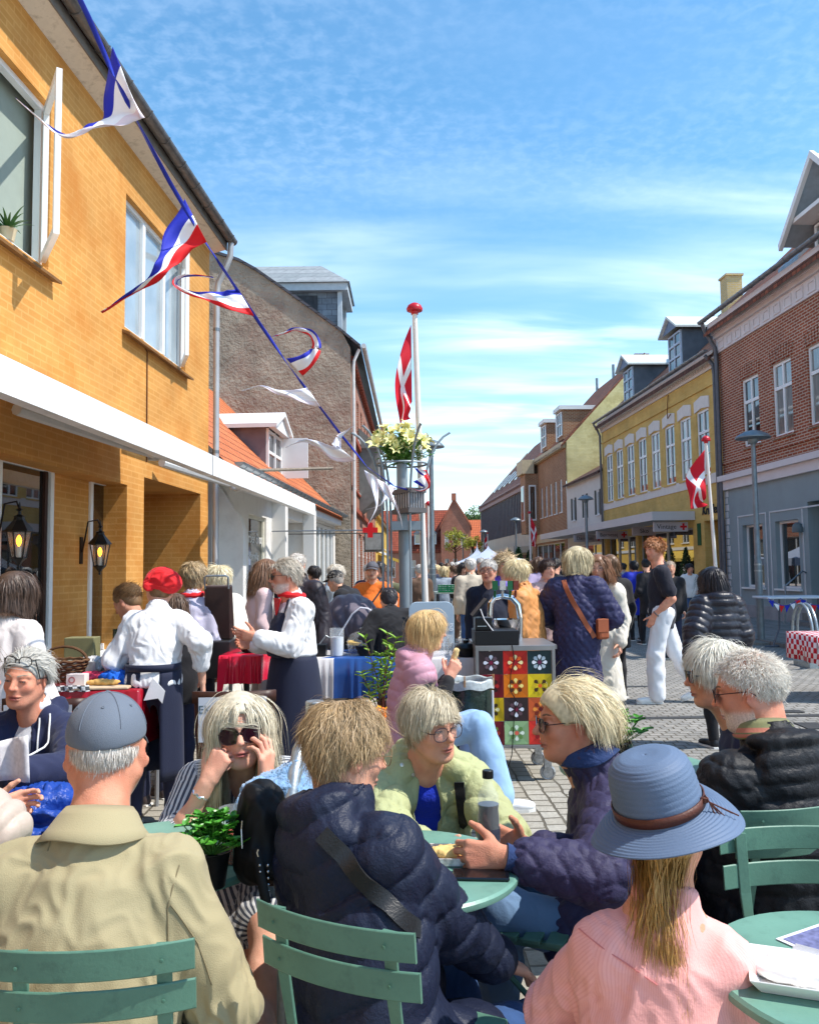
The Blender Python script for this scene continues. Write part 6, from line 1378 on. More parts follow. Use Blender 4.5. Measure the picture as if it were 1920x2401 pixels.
cL = aZ(400,2000,.71);cM = aZ(955,2035,.71);cR = aZ(2040,2285,.71)
bistro_table(cL[0]-.02,cL[1],.31,'round green table with the basil pot and beer on the left');bistro_table(cM[0],cM[1]+.02,.30,'round green table with the cola bottle in the middle');bistro_table(cR[0],cR[1],.30,'round green table with the white food tray on the right')
c7 = aZ(1470,1835,.71);bistro_table(c7[0]+.1,c7[1]+.25,.30,'round green table behind the blue hat carrying a small herb pot')
def herb(p,lab,n=60,s=1.0,name='potted_basil',seed=1,pot=(22,22,24)):
 t = thing(name,lab,'plant',p);m = MB();m.lathe(p,[(.042*s,0),(.056*s,.10*s),(.059*s,.105*s),(.053*s,.105*s),(.05*s,.095*s),(.001,.095*s)],18);m.build('pot',mat('pot%s' % str(pot),pot,.4,.05),t,smooth=True)
 r = random.Random(seed);m = MB();ml = MB();c0 = p+pt(0,0,.09*s)
 for i in range(n):
  a = r.uniform(0,6.28);e = r.uniform(.25,1.5);L = r.uniform(.04,.125)*s;d = pt(math.cos(a)*math.cos(e),math.sin(a)*math.cos(e),math.sin(e)*.9);tip = c0+d*L+pt(0,0,.02*s);m.tube([c0,c0+d*L*.6+pt(0,0,.01*s),tip],.0016*s,4)
  for k_ in range(4):
   b = a+k_*1.57+r.uniform(-.4,.4);dd = nrm(pt(math.cos(b),math.sin(b),r.uniform(-.1,.7)));l = r.uniform(.022,.042)*s;w_ = l*.36;sd_ = nrm(np.cross(dd,(0,0,1)));up = np.cross(sd_,dd)
   rows = [[tip+dd*l*q+sd_*w_*math.sin(math.pi*min(.98,q*.9+.07))*k2+up*(abs(k2)*.18*l-.10*l*q*q) for k2 in (-1,-.5,0,.5,1)] for q in (0,.25,.5,.75,1)];ml.grid(rows)
 m.build('stems',mat('herb_stem',(96,140,60),.6),t);ml.build('leaves',mat('herb_leaf',(74,140,44),.35,.3,vs=40,spec=.5),t,smooth=2);return t
bp = aZ(496,2078,.712);herb(bp,'leafy basil plant in a black pot on the left table',85,.82)
hp = aZ(1470,1822,.712)*1.0;herb(hp+pt(0,.12,0),'small herb pot seen just above the blue hat',36,1.0,'potted_herb',4)
def cup(p,r,h,lab,liq=None,fill=.6,name='plastic_cup',cat='cup',group=None,taper=.75):
 t = thing(name,lab,cat,p,0,group);gl = mat('clear_plastic',(235,240,242),.06,0,spec=.7,alpha=.13);m = MB();m.lathe(p,[(r*taper,.001),(r,h),(r-.0015,h),(r*taper-.0015,.004)],22,cap=False);m.build('cup_wall',gl,t,smooth=True)
 if liq:m = MB();m.lathe(p,[(r*taper-.003,.003),(r*(taper+(1-taper)*fill)-.003,h*fill)],22);m.build('liquid',mat('liq%s' % str(liq),liq,.1,0,spec=.6),t,smooth=True)
 return t
cup(aZ(547,2022,.711),.040,.145,'plastic cup of amber beer beside the basil pot',(150,52,14),.55)
def handbag():
 p = aZ(604,2075,.712);t = thing('handbag','black leather handbag with studs standing on the left table','bag',p);S = SDF();S.ell(p+pt(.0,.05,.12),(.072,.085,.13),None,.02);S.ell(p+pt(.03,.03,.05),(.085,.09,.055),None,.05);S.plane(p,(0,0,-1),.01)
 V,F = S.mesh(.006);N = vnormals(V,F);V = V+N*(snoise(V,14,2)*.005)[:,None];link('bag_body',mesh_np('b',V,F,[mat('black_leather',(12,12,14),.55,.1,spec=.3,bump=.2,bs=200)]),t,True).name = 'bag_body'
 m = MB();q = aY(573,1985,p[1]-.04);m.tube([aY(568,1990,p[1]-.06),aY(566,1945,p[1]-.05),aY(568,1925,p[1]-.05)],.002,5);m.build('zip',mat('silver',(200,200,204),.25,0,metal=.9),t)
 m = MB();m.tube([aY(606,2010,p[1]-.07),aY(603,2000,p[1]-.07),aY(606,1992,p[1]-.07)],.0025,5)
 for i in range(6):[m.lathe(aY(u,2030+i*15,p[1]-.085),[(.0035,0),(.003,.002),(.001,.003)],8,axis=(0,-1,0)) for u in (609+i*1.2,628+i*.5)]
 m.build('studs',mat('silver',(200,200,204),.25,0,metal=.9),t);m = MB();m.tube([aY(600,1990,p[1]-.06),aY(612,2060,p[1]-.09),aY(625,2120,p[1]-.10)],.012,8,flat=(0,1,0));m.build('strap',mat('black_leather',(14,14,16),.32),t,smooth=True)
handbag()
def fluffy():
 Y = 2.5;t = thing('fluffy_jacket','light blue teddy fleece jacket draped over a chair back beside the galvanised hoop','jacket',aY(640,2000,Y));S = SDF()
 S.ell(aY(585,1882,Y-.04),(.030,.03,.026),None,.03);S.ell(aY(620,1880,Y),(.045,.05,.05),None,.06);S.ell(aY(652,1900,Y),(.105,.06,.11),None,.05);S.ell(aY(648,1965,Y),(.10,.055,.13),None,.06);S.ell(aY(662,2030,Y-.02),(.05,.05,.09),None,.06);S.ell(aY(690,1870,Y+.03),(.05,.05,.11),None,.05)
 V,F = S.mesh(.005);N = vnormals(V,F);V = V+N*(snoise(V,8,3)*.010+(1-np.abs(snoise(V,60,5)))*.006+snoise(V,130,8)*.003)[:,None]
 link('fleece',mesh_np('fleece',V,F,[mat('fleece_blue',(128,166,204),.95,.22,vs=60,bump=1,bs=260,sheen=.6)]),t,True)
fluffy()
def hoop():
 t = thing('bike_hoop','thick galvanised steel hoop rail in front of the round bollard post','bike stand',aY(665,2150,2.3));g = M_galv()
 K = [(768,1722,2.72),(745,1712,2.68),(722,1722,2.62),(703,1758,2.56),(690,1815,2.50),(680,1890,2.45),(672,1980,2.41),(668,2080,2.38),(668,2200,2.36)]
 P_ = [aY(*k) for k in K];e = P_[-1].copy();e[2] = 0;P_.append(e);m = MB();m.tube(P_,.0225,18);m.build('hoop_tube',g,t,smooth=True)
 p = aY(738,1650,2.78);t = thing('bollard','round galvanised bollard post with a flat cap behind the hoop','bollard',(p[0],p[1],0));m = MB();m.tube([(p[0],p[1],0),(p[0],p[1],p[2])],.031,24);m.build('post',g,t,smooth=True);m = MB();m.lathe((p[0],p[1],p[2]-.004),[(.0315,0),(.0315,.010),(.028,.013)],24);m.build('cap',g,t,smooth=True)
hoop()
def bottle():
 p = aZ(1147,2005,.711);t = thing('cola_bottle','small plastic cola bottle with black cap on the middle table','bottle',p);m = MB();m.lathe(p,[(.028,0),(.031,.01),(.031,.10),(.029,.125),(.031,.14),(.028,.165),(.014,.19),(.0125,.20),(.0125,.21)],24);m.build('bottle_glass',mat('clear_plastic',(235,240,242),.06,0,spec=.7,alpha=.13),t,smooth=True)
 m = MB();m.lathe(p,[(.026,.003),(.029,.012),(.029,.10),(.027,.125),(.029,.138)],24);m.build('cola',mat('cola',(16,8,8),.1,0,spec=.5),t,smooth=True);m = MB();m.lathe(p+pt(0,0,.208),[(.015,0),(.0155,.004),(.0155,.02),(.013,.022)],24);m.build('cap',mat('black_cap',(14,14,16),.4),t)
 m = MB();m.lathe(p,[(.0315,.045),(.0315,.075)],24,cap=False);m.build('label',mat('bottle_label',(60,62,74),.4,.5,vs=90),t,smooth=True)
 p = aZ(1065,2015,.711);t = thing('food_tray','cardboard food tray with pastry rest on the middle table','tray',p);m = MB();Rt = Matrix.Rotation(-.05,3,'Z');m.box(p+pt(0,0,.004),(.17,.12,.006),rot=Rt);[m.box(p+pt(0,q*.06,.012),(.17,.004,.018),rot=Rt) for q in (-1,1)];m.build('tray',mat('printed_card',(206,196,190),.6,.45,vs=55),t);S = SDF();S.ell(p+pt(0,0,.02),(.07,.035,.016),None,.01);V,F = S.mesh(.004);link('pastry',mesh_np('pastry',V+vnormals(V,F)*(snoise(V,40,2)*.003)[:,None],F,[mat('pastry',(226,190,120),.8,.25,vs=40)]),t,True)
 p = aZ(1118,2055,.7115);t = thing('phone','dark phone lying at the edge of the middle table','phone',p);m = MB();m.box(p+pt(.01,0,.004),(.145,.072,.008),rot=Matrix.Rotation(-.08,3,'Z'));m.build('phone_body',mat('phone_black',(16,16,20),.12,.05,spec=.6),t,bevel=.003)
 p = aZ(1905,2305,.712);t = thing('meal_tray','white oblong paper tray with used napkin at the front of the right table','tray',p);Rt = Matrix.Rotation(R(-20),3,'Z');wh = mat('paper_white',(236,234,230),.6,.03);m = MB();L2,W2 = .15,.10;base = [Rt @ Vector(q) for q in ((-L2,-W2*.55,0),(L2,-W2*.55,0),(L2,W2*.55,0),(-L2,W2*.55,0))];rim = [Rt @ Vector(q) for q in ((-L2-.02,-W2*.8,.028),(L2+.02,-W2*.8,.028),(L2+.02,W2*.8,.028),(-L2-.02,W2*.8,.028))]
 P8 = [Vector([float(c) for c in p])+q+Vector((.05,-.03,0)) for q in base+rim];m.add(P8,[(0,1,2,3),(0,4,5,1),(1,5,6,2),(2,6,7,3),(3,7,4,0)]);m.build('tray',wh,t,solid=.003,bevel=.002)
 t2 = thing('napkin','crumpled white napkin lying in the paper tray','napkin',p);c = p+pt(0,.01,.02);S = SDF();S.ell(c-pt(.03,0,0),(.07,.042,.014),np.array(Rt),.02);S.ell(c+pt(.05,-.03,0),(.05,.028,.010),np.array(Rt),.03);V,F = S.mesh(.004);V = V+vnormals(V,F)*((1-np.abs(snoise(V,16,2)))*.008)[:,None];link('paper',mesh_np('paper',V,F,[wh]),t2,True)
 t3 = thing('fork','plastic fork smeared with sauce across the paper tray','fork',p);d = nrm(np.array(Rt @ Vector((1,-.35,0))));s_ = np.cross(d,(0,0,1));o = c+pt(.03,.01,.024);fk = mat('plastic_fork',(200,200,204),.2,0);m = MB();[m.tube([o-d*.05+s_*q,o+s_*q*.9,o+d*.01+s_*q*.4],.0016,4) for q in (-.0105,-.0035,.0035,.0105)];m.tube([o+d*.01,o+d*.03,o+d*.16],[.008,.006,.0045],6,flat=(0,0,1));m.build('fork_body',fk,t3,smooth=True)
 p = aZ(1935,2205,.7125);t = thing('coaster_card','printed blue and white paper card on the right table','card',p);m = MB();Rt = Matrix.Rotation(.5,3,'Z');m.box(p,(.17,.11,.002),rot=Rt);m.build('card',mat('card_white',(225,225,232),.5),t);m = MB();m.box(p+pt(0,0,.0016),(.15,.09,.001),rot=Rt);m.build('print',mat('card_print',(110,112,150),.5,.4,vs=60),t)
bottle()
def cloth_table(name,lab,u0,u1,v,Y,depth,drop,mats,z=.78,ry=0,split=None,cat='table',folds=.012,legs=True,legc=(150,152,156),corner=0):
 a = aY(u0,v,Y);b = aY(u1,v,Y);x0,x1 = a[0],b[0];z = z or a[2];t = thing(name,lab,cat,((x0+x1)/2,Y,0));n = 60;m = MB();rows = []
 per = [(x0,Y,0),(x1,Y,1),(x1,Y+depth,2),(x0,Y+depth,3)];L = [(x0+(x1-x0)*i/n,Y) for i in range(n)]+[(x1,Y+depth*i/12) for i in range(12)]+[(x1-(x1-x0)*i/n,Y+depth) for i in range(n)]+[(x0,Y+depth-depth*i/12) for i in range(12)]
 cx,cy = (x0+x1)/2,Y+depth/2
 for q,(sx,dz) in enumerate(((.0,0),(.97,0),(1.0,-.008),(1.0,-drop*.5),(1.0,-drop))):
  row = []
  for i,(x,y) in enumerate(L):
   w_ = folds*math.sin(i*.9+math.sin(i*.37)*2)*(-dz/drop if drop else 0);ex = (x-cx)*sx;ey = (y-cy)*sx;nn = nrm(pt(ex+1e-4,ey+1e-4,0));row.append((cx+ex+nn[0]*w_,cy+ey+nn[1]*w_,z+dz))
  rows.append(row)
 m.grid(rows,closed=True);fm = [0]*len(m.f)
 if split is not None:
  for i,f in enumerate(m.f):xc = sum(m.v[j][0] for j in f)/4;fm[i] = 1 if xc > split else 0
 m.m = fm;m.build('cloth',mats,t,smooth=2)
 m = MB();m.bx((x0+.01,Y+.01,z-.03),(x1-.01,Y+depth-.01,z-.006));m.build('table_top',mat('board',(190,184,172),.7),t)
 if legs:
  for x in (x0+.08,x1-.08):
   for y in (Y+.08,Y+depth-.08):m = MB();m.tube([(x,y,0),(x,y,z-.03)],.014,8);m.build('leg',mat('leg%s' % str(legc),legc,.4,metal=.5),t)
 return t,x0,x1,z
vin = lambda key,c:mat(key,c,.25,.06,spec=.6,bump=.3,bs=16)
T1,x0,x1,zt = cloth_table('market_table','stall table with white and blue cloth behind the aproned man',700,935,1545,6.9,.75,.33,[vin('white_vinyl',(214,210,208)),vin('blue_vinyl',(40,76,140))],z=None,split=aY(781,1545,6.9)[0])
m = MB();m.bx((x0+.05,7.0,.30),(x1-.45,7.02,zt-.04));m.build('lower_skirt',mat('beige_skirt',(186,178,172),.8,.06),T1)
def on(u,v,z):return aZ(u,v,z)
p = aY(748,1530,7.1);p[2] = zt+.002;t = thing('food_box','black plastic box with serving tongs on the white clothed table','box',p);m = MB();m.box(p+pt(0,0,.05),(.12,.14,.10),taper=1.15);m.build('box_body',mat('black_plastic',(18,18,20),.4),t,bevel=.004);m = MB();m.tube([p+pt(-.01,0,.08),p+pt(.06,.02,.17),p+pt(.09,.02,.15)],.007,6);m.build('tongs',M_galv(),t)
p = aY(790,1530,7.1);p[2] = zt+.002;cup(p,.062,.235,'large clear plastic beaker half full on the stall table',(214,218,222),.68,'measuring_jug','jug',taper=.95)
p = aY(848,1540,7.15);p[2] = zt+.002;t = thing('cake_stand','glass domed cake stand with a yellow tart on the stall table','cake stand',p);gl = mat('clear_plastic',(235,240,242),.06,0,spec=.7,alpha=.13)
m = MB();m.lathe(p,[(.07,0),(.065,.005),(.02,.012),(.018,.07),(.13,.082),(.14,.088),(.001,.088)],28);m.build('stand',gl,t,smooth=True);m = MB();m.lathe(p+pt(0,0,.09),[(.115,0),(.125,.022),(.118,.03),(.001,.032)],28);m.build('tart',mat('tart',(226,186,96),.7,.25,vs=50),t,smooth=True);m = MB();m.lathe(p+pt(0,0,.09),[(.132,0),(.130,.03),(.10,.085),(.05,.108),(.012,.114),(.012,.13),(.018,.137),(.002,.146)],28,cap=False);m.build('dome',gl,t,smooth=True)
p = aY(868,1500,7.5);p[2] = zt;t = thing('camping_cooker','small blue and black camping cooker at the back of the stall table','cooker',p);m = MB();m.box(p+pt(0,0,.07),(.13,.14,.14));m.build('body',mat('strong_blue',(20,60,190),.35),t,bevel=.01);m = MB();m.box(p+pt(0,0,.19),(.12,.12,.05));m.tube([p+pt(.0,0,.14),p+pt(0,0,.17)],.04,12);m.build('burner',mat('black_plastic',(18,18,20),.4),t)  # blue box with a burner on top, meant as a gas cooker
for i,(u,dd) in enumerate(((714,7.3),(822,7.4),(836,7.45))):p = aY(u,1525,dd);p[2] = zt+.002;cup(p,.03,.11,('clear cup standing at the left end of the stall table','clear cup behind the beaker on the stall table','second clear cup near the glass dome')[i],None,name='clear_cup',group='clear cups on the stall table')
T2,rx0,rx1,rz_ = cloth_table('red_table','small table under bright red cloth left of the aproned man',512,612,1538,5.9,.55,.20,[vin('red_vinyl',(214,30,58))],z=None,legs=False,folds=.02)
cx_ = (rx0+rx1)/2;m = MB();m.tube([(cx_,6.15,0),(cx_,6.15,rz_-.03)],.022,12);m.lathe((cx_,6.15,0),[(.22,0),(.22,.02),(.03,.04)],24);m.build('pedestal',mat('dark_metal',(50,50,54),.4,metal=.5),T2)
m = MB();m.prism([aY(512,1545,5.88),aY(535,1545,5.88),aY(520,1630,5.86),aY(507,1632,5.86)],(0,.004,0));m.build('cloth_corner',vin('red_vinyl',(214,30,58)),T2)
p = aY(588,1530,6.1);p[2] = rz_+.002;t = thing('wire_basket','round black basket filled with small cups on the red table','basket',p);m = MB();[m.tube([p+pt(.08*math.cos(a)*q,.08*math.sin(a)*q,h) for a in np.linspace(0,6.283,17)],.003,4,cap=False) for q,h in ((.8,.01),(.9,.04),(1,.075))];[m.tube([p+pt(.064*math.cos(a),.064*math.sin(a),.01),p+pt(.08*math.cos(a),.08*math.sin(a),.075)],.003,4) for a in np.linspace(0,6,22)];m.lathe(p,[(.062,.004),(.072,.05)],20);m.build('basket',mat('black_plastic',(18,18,20),.4),t);m = MB();[m.lathe(p+pt(.04*math.cos(a),.04*math.sin(a),.05),[(.015,0),(.018,.03)],10) for a in np.linspace(0,5.3,6)];m.build('portion_cups',mat('paper_white',(236,234,230),.6),t)
T3,px0,px1,pz = cloth_table('prep_table','long preparation table under shiny dark red cloth by the yellow wall',60,325,1622,4.75,.70,.34,[vin('dark_red_vinyl',(150,16,34))],z=None)
def lump(name,lab,cat,p,r,mt,seed=1,fr=20,amp=.02,part='bundle',h=.006):
 t = thing(name,lab,cat,p);S = SDF();S.ell(p+pt(0,0,r[2]*.8),r,None,.02);S.plane(p,(0,0,-1),.005);V,F = S.mesh(h);V = V+vnormals(V,F)*((1-np.abs(snoise(V,fr,seed))*2)*amp)[:,None];V[:,2] = np.maximum(V[:,2],p[2]+.001);link(part,mesh_np(part,V,F,[mt]),t,True);return t
def onT(u,Y,z=None):q = aY(u,1600,Y);q[2] = (pz if z is None else z)+.002;return q
lump('blue_cloth','crumpled bright blue cloth on the dark red table','cloth',onT(272,4.95),(.10,.09,.045),mat('blue_cloth',(20,92,190),.8,.1),2,14,.014)
lump('pink_napkins','heap of pink and red patterned napkins on the dark red table','napkins',onT(222,5.0),(.11,.07,.04),mat('pink_cloth',(206,60,88),.8,.3,vs=50),4,16,.012)
lump('white_cloth','white crumpled cloth at the back of the dark red table','cloth',onT(300,5.3),(.13,.07,.085),mat('white_cloth',(214,210,206),.8,.05),6,12,.02)
lump('plastic_bags','clear crumpled plastic bags on the dark red table','bags',onT(216,5.25),(.11,.07,.075),mat('film',(176,174,176),.15,.4,vs=40,spec=.8),7,22,.018)
p = onT(232,4.84);t = thing('cutting_board','pale board with a bread loaf at the front of the dark red table','board',p);m = MB();m.box(p+pt(.02,0,.008),(.34,.17,.014),rot=Matrix.Rotation(.06,3,'Z'));m.build('board',mat('pale_wood',(202,176,146),.6,.15,vs=20),t,bevel=.004)
lump('bread_loaf','flat bread loaf on the cutting board','bread',p+pt(.02,.02,.015),(.10,.03,.02),mat('bread',(206,162,92),.8,.2,vs=30),2,20,.003,'loaf')
p = onT(182,4.86);t = thing('card_box','small white box with a round emblem on the dark red table','box',p);m = MB();m.box(p+pt(0,0,.042),(.105,.07,.08));m.build('box',mat('box_pinkish',(222,208,204),.6),t);m = MB();m.lathe(p+pt(-.02,-.0355,.05),[(.020,0),(.020,.001),(.012,.001),(.012,0)],20,axis=(0,-1,0),cap=False);m.build('emblem',mat('emblem_red',(176,110,110),.6),t)
p = onT(257,5.15);t = thing('soap_dispenser','clear pump soap bottle on the dark red table','bottle',p);m = MB();m.lathe(p,[(.030,0),(.033,.01),(.033,.11),(.02,.13),(.012,.135)],18);m.build('bottle',mat('cloudy_plastic',(206,206,202),.2,0,alpha=.6),t,smooth=True);m = MB();m.lathe(p+pt(0,0,.135),[(.014,0),(.014,.02),(.004,.022),(.004,.05)],12);m.tube([p+pt(0,0,.185),p+pt(.035,-.01,.183)],.006,8);m.build('pump',mat('paper_white',(236,234,230),.6),t,smooth=True)
p = onT(268,5.4);t = thing('wine_bottle','dark green bottle behind the soap dispenser','bottle',p);m = MB();m.lathe(p,[(.037,0),(.038,.01),(.038,.18),(.03,.21),(.014,.235),(.0135,.30),(.015,.305)],20);m.build('glass',mat('green_glass',(22,36,20),.08,0,spec=.8),t,smooth=True)
p = onT(150,5.1);t = thing('wicker_basket','brown wicker basket on the dark red table by the wall','basket',p);m = MB();n = 26
for i in range(7):m.tube([p+pt((.09+.009*i)*math.cos(a),(.07+.006*i)*math.sin(a),.015+.02*i+.004*math.sin(a*13+i*3)) for a in np.linspace(0,6.283,40)],.010,5,cap=False)
m.tube([p+pt(.14*math.cos(a),0,.13+.09*math.sin(a)) for a in np.linspace(0,3.14,14)],.009,6);m.build('wicker',mat('wicker',(96,66,42),.8,.35,vs=60),t,smooth=True)
p = onT(192,5.33);t = thing('olive_box','square olive green storage tin near the shop window','tin',p);m = MB();m.box(p+pt(0,0,.13),(.19,.12,.26));m.build('tin',mat('olive',(128,124,88),.6,.08),t,bevel=.005)
p = onT(118,4.83);t = thing('chequered_cloth','grey and white chequered cloth hanging over the dark red table','cloth',p)
def pat_check(c1,c2,s,uvc=False):
 def f(N,L,co,base,mixc,tc):
  k_ = N.new('ShaderNodeTexChecker');k_.inputs['Scale'].default_value = s;k_.inputs['Color1'].default_value = (*lin(c1),1);k_.inputs['Color2'].default_value = (*lin(c2),1);L.new(co,k_.inputs[0]);return k_.outputs[0]
 return f
m = MB();m.grid([[p+pt(.02+x*.24,-.06-.03*(1 if z < .5 else 0)+.004*math.sin(x*20),.03-z*.14+.0) for z in (0,.5,1)] for x in np.linspace(0,1,12)]);m.build('cloth',mat('grey_check',(200,200,200),.8,0,pat=pat_check((214,214,214),(70,70,74),42)),t,smooth=2,solid=.003)
for i,(u,w2) in enumerate(((165,.16),(205,.13))):
 p = onT(u,5.2);t = thing('clear_box',('clear plastic tub next to the wicker basket','clear plastic tub behind the pink napkins')[i],'box',p);m = MB();m.box(p+pt(0,0,.06),(w2,.11,.12),taper=1.1);m.build('tub',mat('cloudy_plastic',(206,206,202),.2,0,alpha=.6),t)
def sign_chair(u,vtop,Y,label,txt,rz=0):
 p = aY(u,vtop,Y);x,y = p[0],p[1];t = thing('wooden_chair',label,'chair',(x,y,0),R(rz),'dark wooden chairs with paper signs');wd = mat('dark_wood2',(62,34,24),.45,.25,vs=14);zt = p[2];Rz = rotm((0,0,1),R(rz));W_ = lambda a,b,c:pt(x,y,0)+Rz@pt(a,b,c)
 for sx in (-.19,.19):
  m = MB();m.tube([W_(sx*.9,.03,0),W_(sx*.95,.02,.45),W_(sx,-.03,zt)],.016,8);m.build('leg',wd,t,smooth=True);m = MB();m.tube([W_(sx*.95,.42,0),W_(sx*.92,.40,.44)],.016,8);m.build('leg',wd,t,smooth=True)
 m = MB();rows = [[W_(sx,-.03-.05*math.sin(math.pi*(sx+.21)/.42),z) for z in (zt-.05,zt+.01)] for sx in np.linspace(-.21,.21,9)];m.grid(rows);m.build('top_rail',wd,t,solid=.022,smooth=2);m = MB();m.grid([[W_(sx,.0-.03*math.sin(math.pi*(sx+.19)/.38),z) for z in (.56,.60)] for sx in np.linspace(-.19,.19,7)]);m.build('lower_rail',wd,t,solid=.02)
 m = MB();m.box(W_(0,.21,.45),(.40,.42,.03),rot=Matrix.Rotation(R(rz),3,'Z'));m.build('seat',wd,t,bevel=.01)
 s_ = thing('paper_sign','white sheet lettered EKSPEDITION on the '+('right' if u > 300 else 'left')+' hand wooden chair','sign',W_(0,-.1,zt),R(rz));m = MB();z1,z0 = zt-.012,zt-.235;m.grid([[W_(sx,-.099+.002*math.sin(sx*12),z) for z in (z0,z1)] for sx in np.linspace(-.17,.17,9)]);m.build('sheet',mat('sheet',(196,200,208),.7,.04),s_,solid=.001)
 put_text('EKSPEDITION',.056,frameM(W_(0,-.1022,z1-.062),Rz@pt(1,0,0),(0,0,1)),mat('pen',(70,96,110),.6),s_,depth=.0005)
 m = MB();m.tube([W_(-.12,-.10,z1-.12),W_(.05,-.10,z1-.12)],.0008,4);m.build('pen_line',mat('pen',(70,96,110),.6),s_)
sign_chair(552,1622,4.3,'dark wooden chair with a paper sign behind the long haired woman','',4);sign_chair(112,1640,4.15,'dark wooden chair with a paper sign beside the woman in navy hoodie','',-3)
def grill():
 Y = 6.3;t = thing('grill','open barbecue grill with brown lid and steel handle','grill',aY(510,1650,Y));a,b = aY(480,1375,Y),aY(541,1375,Y);x0,x1 = a[0],b[0];z1 = a[2];z0 = aY(510,1500,Y)[2];br = mat('enamel_brown',(58,42,38),.3,.1,spec=.5)
 m = MB();m.prism([(x0,Y,z0),(x0,Y-.02,z1),(x0,Y+.06,z1+.01),(x0,Y+.16,z0)],(x1-x0,0,0));m.build('lid',br,t,bevel=.01);m = MB();m.tube([(x0+.01,Y-.03,z1-.02),(x0+.01,Y-.05,z1+.07),(x0+.03,Y-.05,z1+.08),(x1-.03,Y-.05,z1+.08),(x1-.01,Y-.05,z1+.07),(x1-.01,Y-.03,z1-.02)],.008,8);m.build('handle',M_galv(),t,smooth=True)
 m = MB();m.bx((x0-.02,Y-.1,z0-.28),(x1+.02,Y+.3,z0-.002));m.build('firebox',mat('steel_box',(90,88,88),.3,.1,metal=.8),t,bevel=.01)
 for x in (x0+.02,x1-.02):m = MB();m.tube([(x,Y+.1,0),(x,Y+.1,z0-.28)],.015,8);m.build('leg',M_galv(),t)
grill()
def pram():
 Y = 8.6;c = aY(825,1440,Y);t = thing('pram','grey pram with a big cloth hood edged in white piping','pram',(c[0],Y,0));S = SDF();x,z = c[0],c[2]
 S.ell((x-.02,Y,z-.02),(.27,.26,.22),None,.05);S.ell((x+.12,Y,z-.10),(.20,.24,.17),None,.08);S.ell((x-.16,Y,z-.16),(.18,.22,.12),None,.08);S.plane((x,Y,z-.30),(0,0,-1),.02)
 V,F = S.mesh(.014);an = np.arctan2(V[:,2]-z+.3,V[:,0]-x);V = V+vnormals(V,F)*(np.abs(np.sin(an*9+V[:,1]*3))*.016+snoise(V,5,2)*.012)[:,None];link('hood',mesh_np('hood',V,F,[mat('pram_grey',(96,88,100),.75,.12,sheen=.3)]),t,True)
 pts = [aY(u,v,Y-.26) for u,v in ((795,1490),(812,1462),(826,1440),(845,1425),(862,1427),(883,1440))];m = MB();m.tube(pts,.010,6);m.build('piping',mat('piping',(216,214,222),.7),t,smooth=True)
 m = MB();m.bx((x-.3,Y-.2,z-.42),(x+.3,Y+.2,z-.30));m.build('basket',mat('pram_dark',(40,38,44),.7),t,bevel=.03)
 for sx in (-.28,.28):
  for sy in (-.2,.2):m = MB();m.tube([(x+sx+.11*math.cos(a),Y+sy,.12+.11*math.sin(a)) for a in np.linspace(0,6.283,21)],.014,6,cap=False);m.tube([(x+sx,Y+sy,.12),(x+sx*.8,Y+sy,z-.4)],.012,6);m.build('wheel',mat('tyre',(24,24,26),.7),t,smooth=True)
pram()
